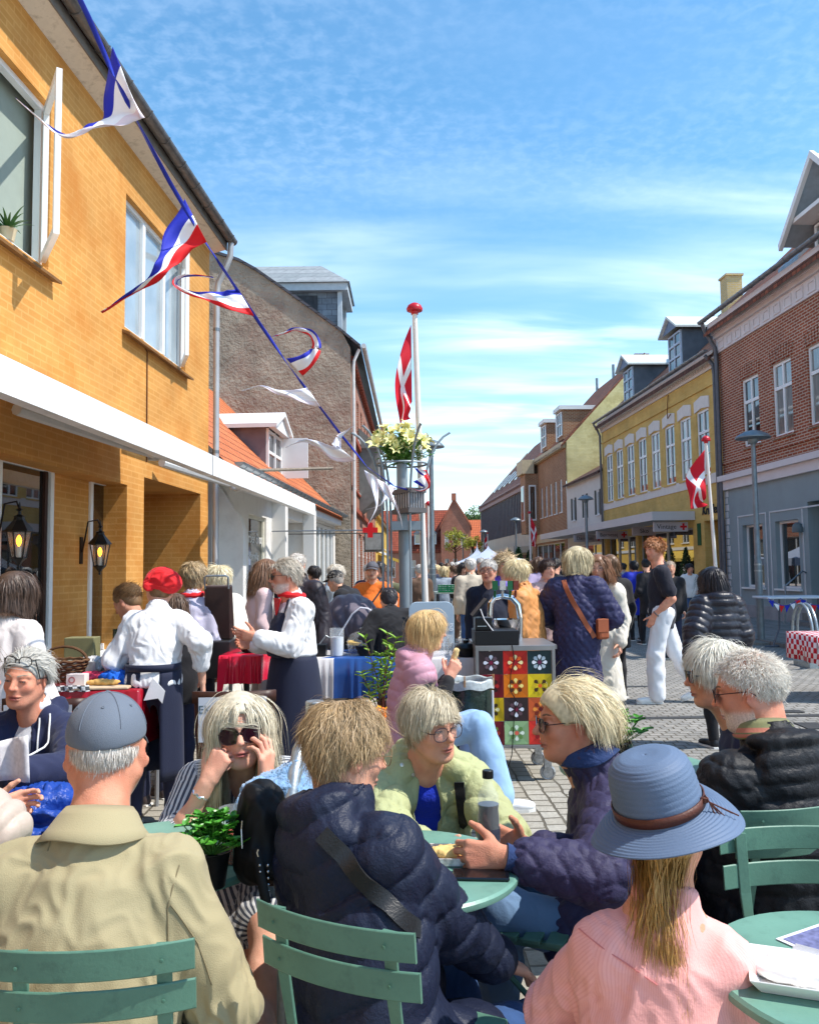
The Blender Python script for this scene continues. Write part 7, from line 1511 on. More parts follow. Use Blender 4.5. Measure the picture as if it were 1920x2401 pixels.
def planter():
 Y = 5.75;p = aY(902,1700,Y);t = thing('planter','low grey stone planter bench with young shrub and orange pansies','planter',(p[0],Y,0));z1 = p[2];st = mat('planter_stone',(148,142,134),.85,.15,vs=8);m = MB();m.bx((p[0]-.27,Y-.15,z1-.09),(p[0]+.35,Y+.65,z1));m.bx((p[0]-.22,Y-.10,0),(p[0]+.30,Y+.6,z1-.092));m.build('bench',st,t,bevel=.01)
 s2 = thing('shrub','young shrub with glossy light green leaves between the table and the pink vest','shrub',(p[0],Y+.1,z1));r = random.Random(5);m = MB();ml = MB();base = pt(p[0]-.02,Y+.15,z1)
 tips = [(852,1500),(868,1560),(880,1600),(905,1490),(920,1540),(912,1580),(925,1500),(860,1630),(900,1620),(890,1540),(930,1600),(915,1520),(845,1580)]
 for u,v in tips:
  tp = aY(u+4,v,Y+r.uniform(0,.25));mid = (base+tp)/2+pt(r.uniform(-.04,.04),0,.03);m.tube([base,mid,tp],[.006,.004,.002],5)
  for k_ in range(11):
   q = mid+(tp-mid)*(k_/9) if k_ < 9 else tp;a = k_*2.4+r.uniform(-.3,.3);d = nrm(pt(math.cos(a),math.sin(a)*.8,r.uniform(.2,.9)));l = r.uniform(.05,.085);sd_ = nrm(np.cross(d,(0,0,1)));up = np.cross(sd_,d);w_ = l*.2
   ml.grid([[q+d*l*f+sd_*w_*math.sin(math.pi*min(.98,f*.9+.06))*k2+up*(abs(k2)*.12*l-.2*l*f*f) for k2 in (-1,0,1)] for f in (0,.25,.5,.75,1)])
 m.build('branches',mat('branch',(120,70,56),.8),s2,smooth=True);ml.build('leaves',mat('shrub_leaf',(130,168,56),.35,.3,vs=20,spec=.5),s2,smooth=2)
 s3 = thing('pansies','clump of orange and yellow pansies in the planter','flowers',(p[0]+.03,Y-.05,z1));c = aY(898,1675,Y-.03);fo = MB();mg = MB()
 for i in range(120):
  q = c+pt(r.gauss(0,.055),r.gauss(0,.05),r.uniform(-.07,.055));f = nrm(pt(r.uniform(-.6,.6),-1,r.uniform(.2,1.0)));F3 = frame_of(f,(0,0,1.));s_ = r.uniform(.010,.017);md = r.choice((0,0,1,2))
  for a in (0,1.25,2.5,3.8,5.0):o = F3[:,0]*math.cos(a)+F3[:,2]*math.sin(a);pp = np.cross(f,o);fo.add([q,q+o*s_*.8+pp*s_*.7,q+o*s_*1.4,q+o*s_*.8-pp*s_*.7],[(0,1,2,3)],md)
  fo.add([q+f*.001+F3[:,0]*s_*.35*math.cos(a)+F3[:,2]*s_*.35*math.sin(a) for a in np.linspace(0,5.6,7)],[tuple(range(7))],3)
 for i in range(260):q = c+pt(r.gauss(0,.06),r.gauss(0,.05),r.uniform(-.10,.02));d = nrm(pt(r.uniform(-1,1),r.uniform(-1,.3),r.uniform(.2,1)));sd_ = nrm(np.cross(d,(0,0,1)));l = r.uniform(.02,.04);mg.add([q,q+d*l*.5+sd_*l*.22,q+d*l,q+d*l*.5-sd_*l*.22],[(0,1,2,3)])
 fo.build('petals',[mat('pansy_orange',(232,120,10),.6,.2,vs=60),mat('pansy_yellow',(240,176,20),.6),mat('pansy_rust',(176,70,12),.6),mat('pansy_eye',(70,24,8),.6)],s3);mg.build('leaves',mat('herb_leaf2',(76,112,44),.5,.3,vs=40),s3)
planter()
def cart():
 Y = 5.85;rl = rotm((0,1,0),R(-.6));A = aY(1114,1520,Y);Bq = aY(1300,1508,Y);x0,x1 = A[0],Bq[0];zt = (A[2]+Bq[2])/2;zb = aY(1200,1755,Y)[2];t = thing('serving_cart','metal framed serving cart faced with colourful patchwork flower tiles','cart',((x0+x1)/2,Y,0));W_ = x1-x0;H = zt-zb;al = mat('alu_frame',(150,148,148),.35,.12,metal=.7)
 m = MB();f = .022;m.bx((x0,Y-.012,zb),(x0+f,Y+.02,zt));m.bx((x1-f,Y-.012,zb),(x1,Y+.02,zt));m.bx((x0+f,Y-.012,zb),(x1-f,Y+.02,zb+f));m.bx((x0+f,Y-.012,zt-.035),(x1-f,Y+.02,zt));m.build('frame',al,t,bevel=.002)
 m = MB();m.bx((x0,Y+.021,zt-.03),(x1+.02,Y+.62,zt-.001));m.bx((x0+.01,Y+.03,zb),(x1-.01,Y+.6,zb+.03));m.bx((x0+.002,Y+.022,zb+.032),(x0+.01,Y+.6,zt-.032));m.bx((x1-.01,Y+.022,zb+.032),(x1-.002,Y+.6,zt-.032));m.build('cart_body',mat('cart_grey',(122,118,118),.4,.1,metal=.3),t)
 cols = [[(66,46,48),(216,40,30),(30,56,60)],[(140,22,36),(236,124,22),(238,206,30)],[(238,196,24),(62,44,46),(206,92,46)],[(126,22,38),(160,196,140),(222,50,40)]]
 pet = [[((226,226,236),(110,84,92),(120,24,56)),((244,226,160),(238,96,30),(160,20,30)),((226,230,236),(170,186,196),(96,30,66))],[((190,40,36),(50,14,18),(200,30,30)),((250,226,130),(84,40,14),(214,60,24)),((212,180,30),(70,44,14),(226,100,30))],[((248,234,170),(60,40,16),(230,120,30)),((226,226,236),(100,72,80),(120,24,56)),((240,150,60),(120,40,20),(90,20,20))],[((170,60,40),(120,140,60),(220,60,110)),((226,236,216),(100,140,70),(226,100,80)),((250,120,90),(140,20,24),(90,10,20))]]
 ia,ib = x0+f+.002,x1-f-.002;za,zc = zb+f+.002,zt-.037;tw = (ib-ia)/3;th = (zc-za)/4
 for r_ in range(4):
  for c in range(3):
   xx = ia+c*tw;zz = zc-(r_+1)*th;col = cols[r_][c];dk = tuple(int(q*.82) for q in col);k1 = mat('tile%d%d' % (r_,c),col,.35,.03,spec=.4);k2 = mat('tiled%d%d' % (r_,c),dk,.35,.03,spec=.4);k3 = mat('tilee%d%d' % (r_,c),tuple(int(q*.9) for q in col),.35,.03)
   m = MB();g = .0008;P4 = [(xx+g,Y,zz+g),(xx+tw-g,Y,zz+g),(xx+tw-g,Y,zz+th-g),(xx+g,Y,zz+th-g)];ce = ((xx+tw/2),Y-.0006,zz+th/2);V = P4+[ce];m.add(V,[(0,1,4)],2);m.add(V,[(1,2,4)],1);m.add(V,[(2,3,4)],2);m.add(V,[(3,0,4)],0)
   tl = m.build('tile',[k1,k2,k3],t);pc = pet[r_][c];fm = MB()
   for j in range(8):
    a = j*math.pi/4+math.pi/2;o = pt(math.cos(a),0,math.sin(a));s_ = pt(-math.sin(a),0,math.cos(a));R_ = tw*.31;cc = pt(ce[0],Y-.0022-.0002*j,ce[2]);pl = [cc+o*R_*.33]+[cc+o*R_*(.78+.24*math.cos(q))+s_*R_*.25*math.sin(q) for q in np.linspace(1.9,-1.9,9)];fm.add(pl,[tuple(range(10))],j % 2)
   fm.add([pt(ce[0],Y-.0048,ce[2])+pt(math.cos(q),0,math.sin(q))*tw*.085 for q in np.linspace(0,6.28,17)[:-1]],[tuple(range(16))],2)
   fm.build('flower_motif',[mat('pt%s' % str(x),x,.5,.03) for x in pc],tl)
 for sx in (x0+.08,x1-.06):
  for sy in (.06,.5):
   m = MB();m.tube([(sx+.045*math.cos(a),Y+sy,.055+.045*math.sin(a)) for a in np.linspace(0,6.283,19)],.012,6,cap=False);m.tube([(sx,Y+sy-.012,.055),(sx,Y+sy+.012,.055)],.036,16);m.box((sx,Y+sy,.12),(.05,.05,.07));m.build('castor',mat('castor',(150,150,150),.3,.4,vs=50,metal=.4),t,smooth=True)
 m = MB();K = [(1200,1512),(1206,1545),(1197,1580),(1196,1620),(1212,1645),(1205,1680),(1203,1720),(1200,1770),(1190,1805)];m.tube([aY(u,v,Y-.02) for u,v in K],.0035,5);m.build('cable',mat('black_cable',(14,12,14),.5),t,smooth=True)
 zz = zt+.001;def_ = lambda n_,l,c,x,y:thing(n_,l,c,(x,y,zz))
 bx0,bx1 = aY(1112,1500,Y+.1)[0],aY(1214,1500,Y+.1)[0];h = aY(1150,1478,Y+.1)[2]-zz
 t1 = def_('cash_drawer','black cash drawer on the patchwork cart','cash drawer',(bx0+bx1)/2,Y+.2);m = MB();m.bx((bx0,Y+.03,zz),(bx1,Y+.36,zz+h));m.build('drawer',mat('till_black',(20,19,22),.45,.1),t1,bevel=.004)
 t2 = thing('card_printer','black receipt printer standing on the cash drawer','printer',(bx0+.06,Y+.15,zz+h));e = aY(1152,1450,Y+.1)[0];hz = aY(1130,1448,Y+.1)[2];m = MB();m.bx((bx0+.004,Y+.05,zz+h+.001),(e,Y+.22,hz));m.build('printer_body',mat('till_black2',(16,15,18),.3,.1),t2,bevel=.006);m = MB();m.bx((bx0+.02,Y+.045,zz+h+.03),(e-.04,Y+.0495,zz+h+.036));m.build('paper_slot',M_galv(),t2)
 t3 = thing('touch_screen','thin black till screen tilted away above the printer','screen',(bx0+.06,Y+.3,hz));a,b = aY(1108,1445,Y+.2),aY(1142,1404,Y+.2);m = MB();m.prism([a,b,b+pt(.012,0,-.008),a+pt(.012,0,-.008)],(0,.26,0));m.build('screen',mat('till_black',(20,19,22),.45),t3);m = MB();m.tube([(a+b)/2+pt(.01,.12,0),pt(bx0+.1,Y+.30,zz+h)],.012,8);m.build('stand',mat('till_black',(20,19,22),.45),t3)
 m = MB();m.tube([aY(u,v,Y-.0+.05) for u,v in ((1126,1428),(1135,1452),(1150,1472),(1168,1495),(1186,1511))],.004,6);m.build('white_cable',mat('white_cable',(226,224,226),.5),t3,smooth=True)
 p = aY(1185,1475,Y+.45);t4 = thing('steel_bowl','wide shiny steel bowl behind the till','bowl',(p[0],Y+.45,zz));z0 = aY(1185,1478,Y+.45)[2];m = MB();m.lathe((p[0],Y+.45,z0),[(.05,0),(.08,.01),(.105,.06),(.11,.085),(.104,.085),(.10,.06),(.07,.012),(.001,.008)],32);m.lathe((p[0],Y+.45,zz),[(.05,0),(.05,z0-zz)],16);m.build('bowl',mat('steel',(200,198,196),.15,.05,metal=1),t4,smooth=True)
 t5 = thing('beer_tap','chromed arched beer tap tower at the back of the cart','beer tap',(aY(1200,1400,Y+.5)[0],Y+.5,zz));ch = mat('chrome',(220,222,226),.06,.02,metal=1);K = [(1218,1520),(1219,1450),(1214,1418),(1200,1402),(1180,1398),(1160,1402),(1150,1415),(1148,1450)];m = MB();m.tube([aY(u,v,Y+.5) for u,v in K],.022,14);m.build('tap_arch',ch,t5,smooth=True)
 for i,(u,c) in enumerate(((1160,(20,90,50)),(1178,(190,186,180)),(1196,(30,100,60)),(1208,(120,50,40)))):
  m = MB();q = aY(u,1400,Y+.48);m.tube([q,q+pt(0,-.02,.05)],.010,8);m.box(q+pt(0,-.03,.09),(.045,.02,.07));m.build('tap_badge',mat('badge%d' % i,c,.35,.2,vs=80),t5,smooth=True)
cart()
def bin_bag():
 Y = 5.45;c = aY(1097,1620,Y);t = thing('rubbish_bag','dark green rubbish bag on a ring held by clothes pegs','rubbish bag',(c[0],Y,0));x = c[0];zt = aY(1097,1592,Y)[2];rx = .165;n = 40;rows = []
 for q,(rr,z) in enumerate(((1.0,zt-.035),(1.02,zt-.12),(.99,zt-.25),(.96,zt-.4),(.8,zt-.55),(.3,zt-.62),(.01,zt-.63))):rows.append([(x+rx*rr*math.cos(a)*(1+.02*math.sin(a*9+q*2)+.03*math.sin(a*5+q)),Y+.14*rr*math.sin(a)*(1+.03*math.sin(a*7+q)),z+.008*math.sin(a*6+q)) for a in np.linspace(0,2*math.pi,n,endpoint=False)])
 m = MB();m.grid(rows,closed=True);m.build('bag',mat('bag_green',(18,38,32),.22,.2,vs=8,spec=.6,bump=1,bs=40),t,smooth=2,sub=1)
 rows = [[(x+rx*rr*math.cos(a)*(1+.01*math.sin(a*11)),Y+.145*rr*math.sin(a),z+.006*math.sin(a*7)) for a in np.linspace(0,2*math.pi,n,endpoint=False)] for rr,z in ((1.05,zt-.055),(1.04,zt-.01),(1.02,zt+.004),(.98,zt-.004),(.96,zt-.04))];m = MB();m.grid(rows,closed=True);m.build('bag_collar',mat('bag_film',(166,172,172),.2,.3,vs=30,spec=.7,bump=.6,bs=30),t,smooth=2)
 for a,hh in ((-1.75,0),(-.35,0)):
  q = pt(x+rx*1.05*math.cos(a),Y+.147*math.sin(a),zt);m = MB();m.box(q+pt(-.004,0,.0),(.005,.010,.07));m.box(q+pt(.004,-.003,.0),(.005,.010,.07));m.build('clothes_peg',mat('peg_wood',(196,146,96),.7),t)
 m = MB();[m.tube([(x+.15*sx,Y+.12*sy,0),(x+.15*sx,Y+.12*sy,zt-.06)],.008,6) for sx in (-1,1) for sy in (-1,1)];m.build('stand',mat('stand_white',(200,200,200),.5),t)
bin_bag()
T5,qx0,qx1,qz = cloth_table('side_counter','white topped side counter with plastic cups left of the cart',1000,1112,1545,6.05,.6,.30,[mat('counter_grey',(196,192,194),.6,.05)],z=None,folds=.002)
for i,u in enumerate((1036,1046,1056,1066,1076,1050,1062,1084)):
 p = aY(u,1540,6.2+.05*(i % 3));p[2] = qz+.002;cup(p,.025,.10+.05*((i*7) % 3)/2,'stacked clear plastic cups standing on the side counter',None,name='stacked_cup',group='clear plastic cups on the side counter')
p = aY(1092,1540,6.15);p[2] = qz;t = thing('black_bowl','black bowl with lid at the right end of the side counter','bowl',p);m = MB();m.lathe(p,[(.05,0),(.075,.03),(.085,.07),(.07,.09),(.02,.105),(.02,.125)],24);m.build('bowl',mat('till_black2',(16,15,18),.3),t,smooth=True)
def aboard():
 Y = 7.1;a,b = aY(958,1412,Y),aY(1064,1412,Y);x0,x1 = a[0],b[0];z1 = a[2];t = thing('pavement_sign','pale blue rounded pavement sign with crown and white lettering','sign',((x0+x1)/2,Y,0));r = .07;P_ = [(x0,Y,.1),(x1,Y,.1)]+[(x1-r+r*math.cos(q),Y,z1-r+r*math.sin(q)) for q in np.linspace(0,math.pi/2,8)]+[(x0+r-r*math.cos(q),Y,z1-r+r*math.sin(q)) for q in np.linspace(math.pi/2,0,8)];m = MB();m.prism(P_,(0,.03,0));m.build('board',mat('sign_blue_grey',(168,186,200),.5,.04),t,bevel=.004)
 w_ = mat('sign_letter',(232,236,240),.5);put_text('Carlsberg',.095,frameM(pt((x0+x1)/2,Y-.003,z1-.20),(1,0,0),(0,0,1)),w_,t,depth=.001);m = MB();c = pt((x0+x1)/2+.0,Y-.003,z1-.11);m.prism([c+pt(*q) for q in ((-.03,0,-.015),(.03,0,-.015),(.038,0,.022),(.015,0,.002),(0,0,.03),(-.015,0,.002),(-.038,0,.022))],(0,.002,0));m.build('crown',w_,t)
 m = MB();m.bx((x0+.03,Y-.002,.2),(x1-.03,Y-.0005,z1-.38));m.build('poster',mat('poster_dark',(60,84,110),.4,.4,vs=9),t)
 m = MB();m.bx((x0-.02,Y-.15,0),(x1+.02,Y+.18,.10));m.build('foot',mat('foot_grey',(90,94,98),.6),t,bevel=.02)
aboard()
def crates():
 Y = 13.4;a,b = aY(1028,1390,Y),aY(1094,1390,Y);z = a[2];t = thing('trestle_table','low trestle table with black legs under the green crates','table',((a[0]+b[0])/2,Y,0));m = MB();m.bx((a[0]-.05,Y,z-.02),(b[0]+.05,Y+.9,z));m.build('table_top',mat('grey_board',(150,160,150),.6),t);bk = mat('black_metal',(20,22,22),.4,metal=.3)
 for x in (a[0],(a[0]+b[0])/2,b[0]):
  for y in (Y+.05,Y+.8):m = MB();m.tube([(x,y,z-.02),(x+.03,y,.2),(x-.03,y,0)],.012,6);m.build('leg',bk,t)
 gc = mat('crate_green',(24,120,74),.45,.15,vs=20)
 for i in range(3):
  xx = a[0]+(b[0]-a[0])*(i+.5)/3;w_ = (b[0]-a[0])/3-.01;t = thing('crate',('left green plastic crate on the trestle table','middle green plastic crate on the trestle table','right green plastic crate on the trestle table')[i],'crate',(xx,Y+.2,z),0,'green plastic crates');m = MB();h = .12
  for k_ in range(4):zz = z+.015+k_*.033;m.box((xx,Y+.06,zz),(w_,.008,.016));m.box((xx,Y+.42,zz),(w_,.008,.016));m.box((xx-w_/2,Y+.24,zz),(.008,.36,.016));m.box((xx+w_/2,Y+.24,zz),(.008,.36,.016))
  for sx in np.linspace(-w_/2,w_/2,4):m.box((xx+sx,Y+.058,z+.065),(.012,.010,.125))
  m.box((xx,Y+.24,z+.006),(w_,.36,.008));m.build('crate_body',gc,t)
  m = MB();r = random.Random(i)
  for k_ in range(8):m.box((xx+r.uniform(-.4,.4)*w_,Y+.24+r.uniform(-.12,.12),z+.08),(.07,.07,.09),rot=Matrix.Rotation(r.uniform(-.5,.5),3,'Z'))
  tt = thing('crate_goods',('small packets in the left green crate','small packets in the middle green crate','small packets in the right green crate')[i],'packets',(xx,Y+.2,z));m.build('packet_heap',mat('packets',(176,190,180),.6,.5,vs=9),tt)
crates()
def tent(u,v,Y,w_,h,lab,curve=.35,c=(172,184,206)):
 p = aY(u,v,Y);t = thing('market_tent',lab,'tent',(p[0],Y,0),0,'white pointed market tents');x,z1 = p[0],p[2];z0 = z1-h;rows = []
 for q in np.linspace(0,1,9):s_ = w_*(q**(1+curve));z = z1-(z1-z0)*(q**(1/(1+curve*.8)));rows.append([(x+sx*s_,Y+sy*s_,z) for sx,sy in ((-1,-1),(0,-1),(1,-1),(1,0),(1,1),(0,1),(-1,1),(-1,0))])
 rows.append([(a[0],a[1],a[2]-.28) for a in rows[-1]]);m = MB();m.grid(rows,closed=True);m.build('canopy',mat('tent_cloth',c,.75,.03),t,smooth=True)
 for sx in (-1,1):
  for sy in (-1,1):m = MB();m.tube([(x+sx*w_*.97,Y+sy*w_*.97,0),(x+sx*w_*.97,Y+sy*w_*.97,z0)],.03,6);m.build('post',M_galv(),t)
tent(1144,1279,31,1.0,.62,'near white market tent in the middle of the street');tent(1118,1268,36,.95,.95,'taller white tent peak behind the near one',.9)
def conifers():
 for i,(u,v,w_) in enumerate(((1192,1290,.42),(1215,1284,.5),(1240,1292,.42))):
  Y = 38+i*.6;p = aY(u,v,Y);t = thing('conifer',('left clipped dark conifer by the shop front','middle clipped dark conifer by the shop front','right clipped dark conifer by the shop front')[i],'tree',(p[0],Y,0),0,'clipped conifers');r = np.random.default_rng(i);m = MB();H = p[2]
  for k_ in range(1500):z = r.uniform(0,1);a = r.uniform(0,6.28);rr = w_*(1-z)**.7*r.uniform(.6,1.1);q = pt(p[0]+rr*math.cos(a),Y+rr*math.sin(a),.4+z*(H-.4));d = nrm(r.normal(size=3)+pt(0,0,.8));s_ = nrm(np.cross(d,r.normal(size=3)));l = .10;m.add([q-s_*.03,q+s_*.03,q+d*l],[(0,1,2)])
  m.build('crown',mat('conifer_green',(40,72,40),.8,.4,vs=9),t);m = MB();m.tube([(p[0],Y,0),(p[0],Y,H*.8)],.05,6);m.build('trunk',mat('bark',(84,66,50),.9),t)
conifers()
def tree(u,vtop,vbot,Y,rad,lab,n=5200,leaf=.11,col=(118,136,50),kind='street_tree',seed=1,branches=9,trunk=.09,group=None,gap=.5,wid=1.0):
 top = aY(u,vtop,Y);H = top[2];zb = aY(u,vbot,Y)[2];x = top[0];t = thing(kind,lab,'tree',(x,Y,0),0,group);r = np.random.default_rng(seed);m = MB();m.tube([(x,Y,0),(x+.03,Y,zb),(x,Y,zb+(H-zb)*.5)],[trunk,trunk*.75,trunk*.4],8);cl = []
 for i in range(branches):
  a = i*2.4+r.uniform(-.3,.3);z0 = zb+(H-zb)*r.uniform(-.05,.4);L = rad*r.uniform(.6,1.1);e = r.uniform(.3,1.2);tip = pt(x+L*math.cos(a)*math.cos(e)*wid,Y+L*math.sin(a)*math.cos(e)*wid,min(H,z0+L*math.sin(e)*1.3));m.tube([(x,Y,z0),(pt(x,Y,z0)+tip)/2+(0,0,.05),tip],[trunk*.45,trunk*.3,trunk*.12],5);cl.append((tip,rad*r.uniform(.25,.5)))
 cl.append((pt(x,Y,H-rad*.4),rad*.5));m.build('trunk',mat('bark',(84,66,50),.9,.2),t,smooth=True);V = [];F = []
 per = n//len(cl)
 for c,rr in cl:
  d = r.normal(size=(per,3));d /= np.linalg.norm(d,axis=1,keepdims=True);q = c+d*rr*(r.uniform(.2,1,(per,1))**.5)*pt(wid,wid,1.0);a = r.normal(size=(per,3));a /= np.linalg.norm(a,axis=1,keepdims=True);b = np.cross(a,r.normal(size=(per,3)));b /= np.linalg.norm(b,axis=1,keepdims=True);l = leaf*r.uniform(.6,1.3,(per,1));k_ = len(V)*4;V.append(np.stack([q-a*l*.5,q+b*l*.3,q+a*l*.5,q-b*l*.3],1).reshape(-1,3));
 V = np.concatenate(V);F = np.arange(len(V)).reshape(-1,4);cc = np.array(lin(col))*np.repeat(r.uniform(.6,1.4,(len(F),1)),4,0)*np.array((1,1,.9));me = mesh_np('crown',V,F,[mat('foliage_attr',attr=True,rough=.7,var=.1)],smooth=False,col=np.clip(cc,0,1));link('crown',me,t,True)
tree(1066,1243,1300,62,1.0,'pollarded street tree with fresh yellow green leaves left of the tents',1700,.12,(152,156,62),seed=2,branches=11,gap=.7)
tree(1108,1258,1302,60,.8,'smaller yellow green street tree beside the tent peak',1100,.12,(150,156,60),seed=3)
tree(1094,1204,1290,125,3.4,'dark evergreen crown above the far roofs',4200,.36,(70,92,48),'far_tree',4,trunk=.3)
tree(1116,1188,1290,130,3.6,'lighter green crown beside the dark evergreen',4600,.36,(108,134,76),'far_tree',5,trunk=.3)
tree(1085,1225,1290,118,2.2,'low crown between the brick gable and the far trees',2600,.3,(84,106,54),'far_tree',6,trunk=.3)
tree(1140,1215,1290,128,3.6,'crown ending behind the modern shop block',3000,.36,(96,120,66),'far_tree',7,trunk=.3)
def cross_sign():
 Y = 17.5;p = aY(868,1243,Y);rd = mat('cross_bright',(214,8,20),.45,0);t = thing('cross_sign','red cross shop sign sticking out from the left house row','sign',p);s_ = .16;th = .055;m = MB();m.bx(p-pt(s_,.03,th),p+pt(s_,.03,th));m.bx(p-pt(th,.0305,s_),p+pt(th,.0305,s_));m.build('cross',rd,t);m = MB();m.tube([p-pt(s_,0,0),pt(XL(Y)+.02,Y,p[2])],.015,6);m.build('bracket',M_zinc(),t)
 q = aY(875,1270,18.3);t = thing('glass_sign_box','square glass lantern box hanging behind the red cross','sign box',q);dk = mat('box_iron',(70,66,60),.5);m = MB();w_,h = .19,.19
 for sx in (-1,1):
  for sz in (-1,1):m.tube([q+pt(sx*w_,0,sz*h),q+pt(-sx*w_,0,sz*h)],.012,5);m.tube([q+pt(sx*w_,0,sz*h),q+pt(sx*w_,0,-sz*h)],.012,5)
 m.tube([q+pt(-w_,0,-h),q+pt(w_,0,h)],.008,5);m.tube([q+pt(-w_,0,h),q+pt(w_,0,-h)],.008,5);m.bx(q+pt(-w_-.02,-.08,-h-.04),q+pt(w_+.02,.08,-h-.014));m.tube([q+pt(-w_,0,h),pt(XL(18.3)+.02,18.3,q[2]+h)],.012,5);m.build('frame',dk,t);m = MB();m.bx(q-pt(w_-.012,.01,h-.012),q+pt(w_-.012,.01,h-.012));m.build('glass',mat('milky_glass',(150,146,140),.3,.2,vs=9),t)
cross_sign()
def right_bits():
 Y = 15.0;a,b = aY(1800,1400,Y),aY(1950,1400,Y);t = thing('folding_table','white folding table hung with small flags in front of the blue shop','table',((a[0]+b[0])/2,Y,0));z = a[2];m = MB();m.bx((a[0],Y,z-.04),(b[0],Y+.7,z));m.build('table_top',mat('table_white',(206,214,222),.5),t,bevel=.01)
 for x in (a[0]+.25,b[0]-.2):m = MB();m.tube([(x,Y+.1,z-.04),(x-.02,Y+.1,.35),(x-.15,Y+.1,.02)],.016,6);m.tube([(x-.3,Y+.1,.02),(x+.05,Y+.1,.02)],.016,6);m.build('leg',mat('leg_grey',(90,96,106),.4,metal=.5),t)
 r = random.Random(2);g = thing('table_bunting','red, white and blue bunting hanging along the folding table edge','bunting',(a[0],Y,z));m = MB();m.tube([(a[0]+(b[0]-a[0])*q,Y-.02,z-.03-.13*math.sin(math.pi*(q*2 % 1))) for q in np.linspace(0,1,25)],.006,4);m.build('string',mat('bunting_blue',(36,52,168),.6),g)
 for i in range(12):q = (i+.5)/12;x = a[0]+(b[0]-a[0])*q;zz = z-.03-.13*math.sin(math.pi*(q*2 % 1));m = MB();m.prism([(x-.05,Y-.02,zz),(x+.05,Y-.02,zz),(x+r.uniform(-.03,.03),Y-.03,zz-.13)],(0,.003,0));m.build('small_flag',mat(*(('bunting_blue_c',(30,42,170)),('bunting_white',(238,238,240)),('bunting_red',(222,24,30)))[i % 3],.7),g)
 Yh = 12.2;c = aY(1885,1450,Yh);t = thing('bike_stand','round galvanised bike rack seen edge on at the right','bike stand',(c[0],Yh,0));g2 = M_galv();m = MB();[m.tube([(c[0]+.035*k_+.045*math.cos(q),Yh+.40*math.cos(q),.50+.42*math.sin(q)) for q in np.linspace(0,6.283,33)],.022,10,cap=False) for k_ in (-1,1)];m.box((c[0],Yh,.04),(.14,.5,.08));m.build('hoops',g2,t,smooth=True)
 gm = mat('gingham',(190,30,50),.8,0,pat=pat_check((186,16,40),(226,210,214),17));Yg = 9.0;a = aY(1918,1492,Yg);t = thing('gingham_table','table under red gingham cloth cut off by the right edge','table',(a[0]+.4,Yg,0));z = a[2];m = MB();m.bx((a[0],Yg,z-.03),(a[0]+1.0,Yg+.7,z-.006));m.build('table_top',mat('board',(190,184,172),.7),t);m = MB();rows = []
 for i in range(21):
  s_ = i/20;x = a[0]-.02+s_*1.05;d = .26+.10*math.sin(s_*9)+.12*math.exp(-((s_-.12)/.1)**2);rows.append([(x,Yg+.72,z),(x,Yg-.01,z),(x+.01*math.sin(s_*30),Yg-.03+.025*math.sin(s_*22),z-d*.5),(x-.02+.02*math.sin(s_*30),Yg-.035+.03*math.sin(s_*22+1),z-d)])
 m.grid(rows);m.grid([[(a[0]-.02-.02*math.sin(q*9)*(k_),Yg+q*.72,z-k_*.3) for k_ in (0,1)] for q in np.linspace(0,1,9)]);m.build('cloth',gm,t,smooth=2,solid=.003)
 for x in (a[0]+.1,a[0]+.9):m = MB();m.tube([(x,Yg+.1,z),(x-.02,Yg+.1,0)],.010,6);m.build('leg',mat('leg_grey',(90,96,106),.4,metal=.5),t)
 for i,(u,v,s_) in enumerate(((1845,1668,.10),(1868,1668,.10))):q = aZ(u,v,.006);m = MB();m.box(q,(s_,.14,.006));tag(m.build('drain_cover',mat('drain_iron',(60,60,60),.6),bevel=0),kind='structure')
 q = aZ(1905,1702,.006);m = MB();m.box(q,(.22,.30,.006));tag(m.build('drain_grate',mat('drain_iron',(60,60,60),.6)),kind='structure')
right_bits()
print('T things',round(time.time()-T0,1))
# ================================================================ people in the street
SHOE = lambda c:mat('shoe%s' % str(c),c,.5,.08)
def cloth(key,c,rough=.8,**k):k.setdefault('var',.07);k.setdefault('bump',.25);k.setdefault('bs',160);k.setdefault('sheen',.1);return mat(key,c,rough,**k)
def pat_stripes(c2,per,axis=0,duty=.5):
 def f(N,L,co,base,mixc,tc):
  s = N.new('ShaderNodeSeparateXYZ');L.new(tc.outputs['UV'],s.inputs[0]);a = N.new('ShaderNodeMath');a.operation = 'DIVIDE';a.inputs[1].default_value = per;L.new(s.outputs[axis],a.inputs[0])
  b = N.new('ShaderNodeMath');b.operation = 'FRACT';L.new(a.outputs[0],b.inputs[0]);c = N.new('ShaderNodeMath');c.operation = 'GREATER_THAN';c.inputs[1].default_value = duty;L.new(b.outputs[0],c.inputs[0]);return mixc(c.outputs[0],base,lin(c2))
 return f
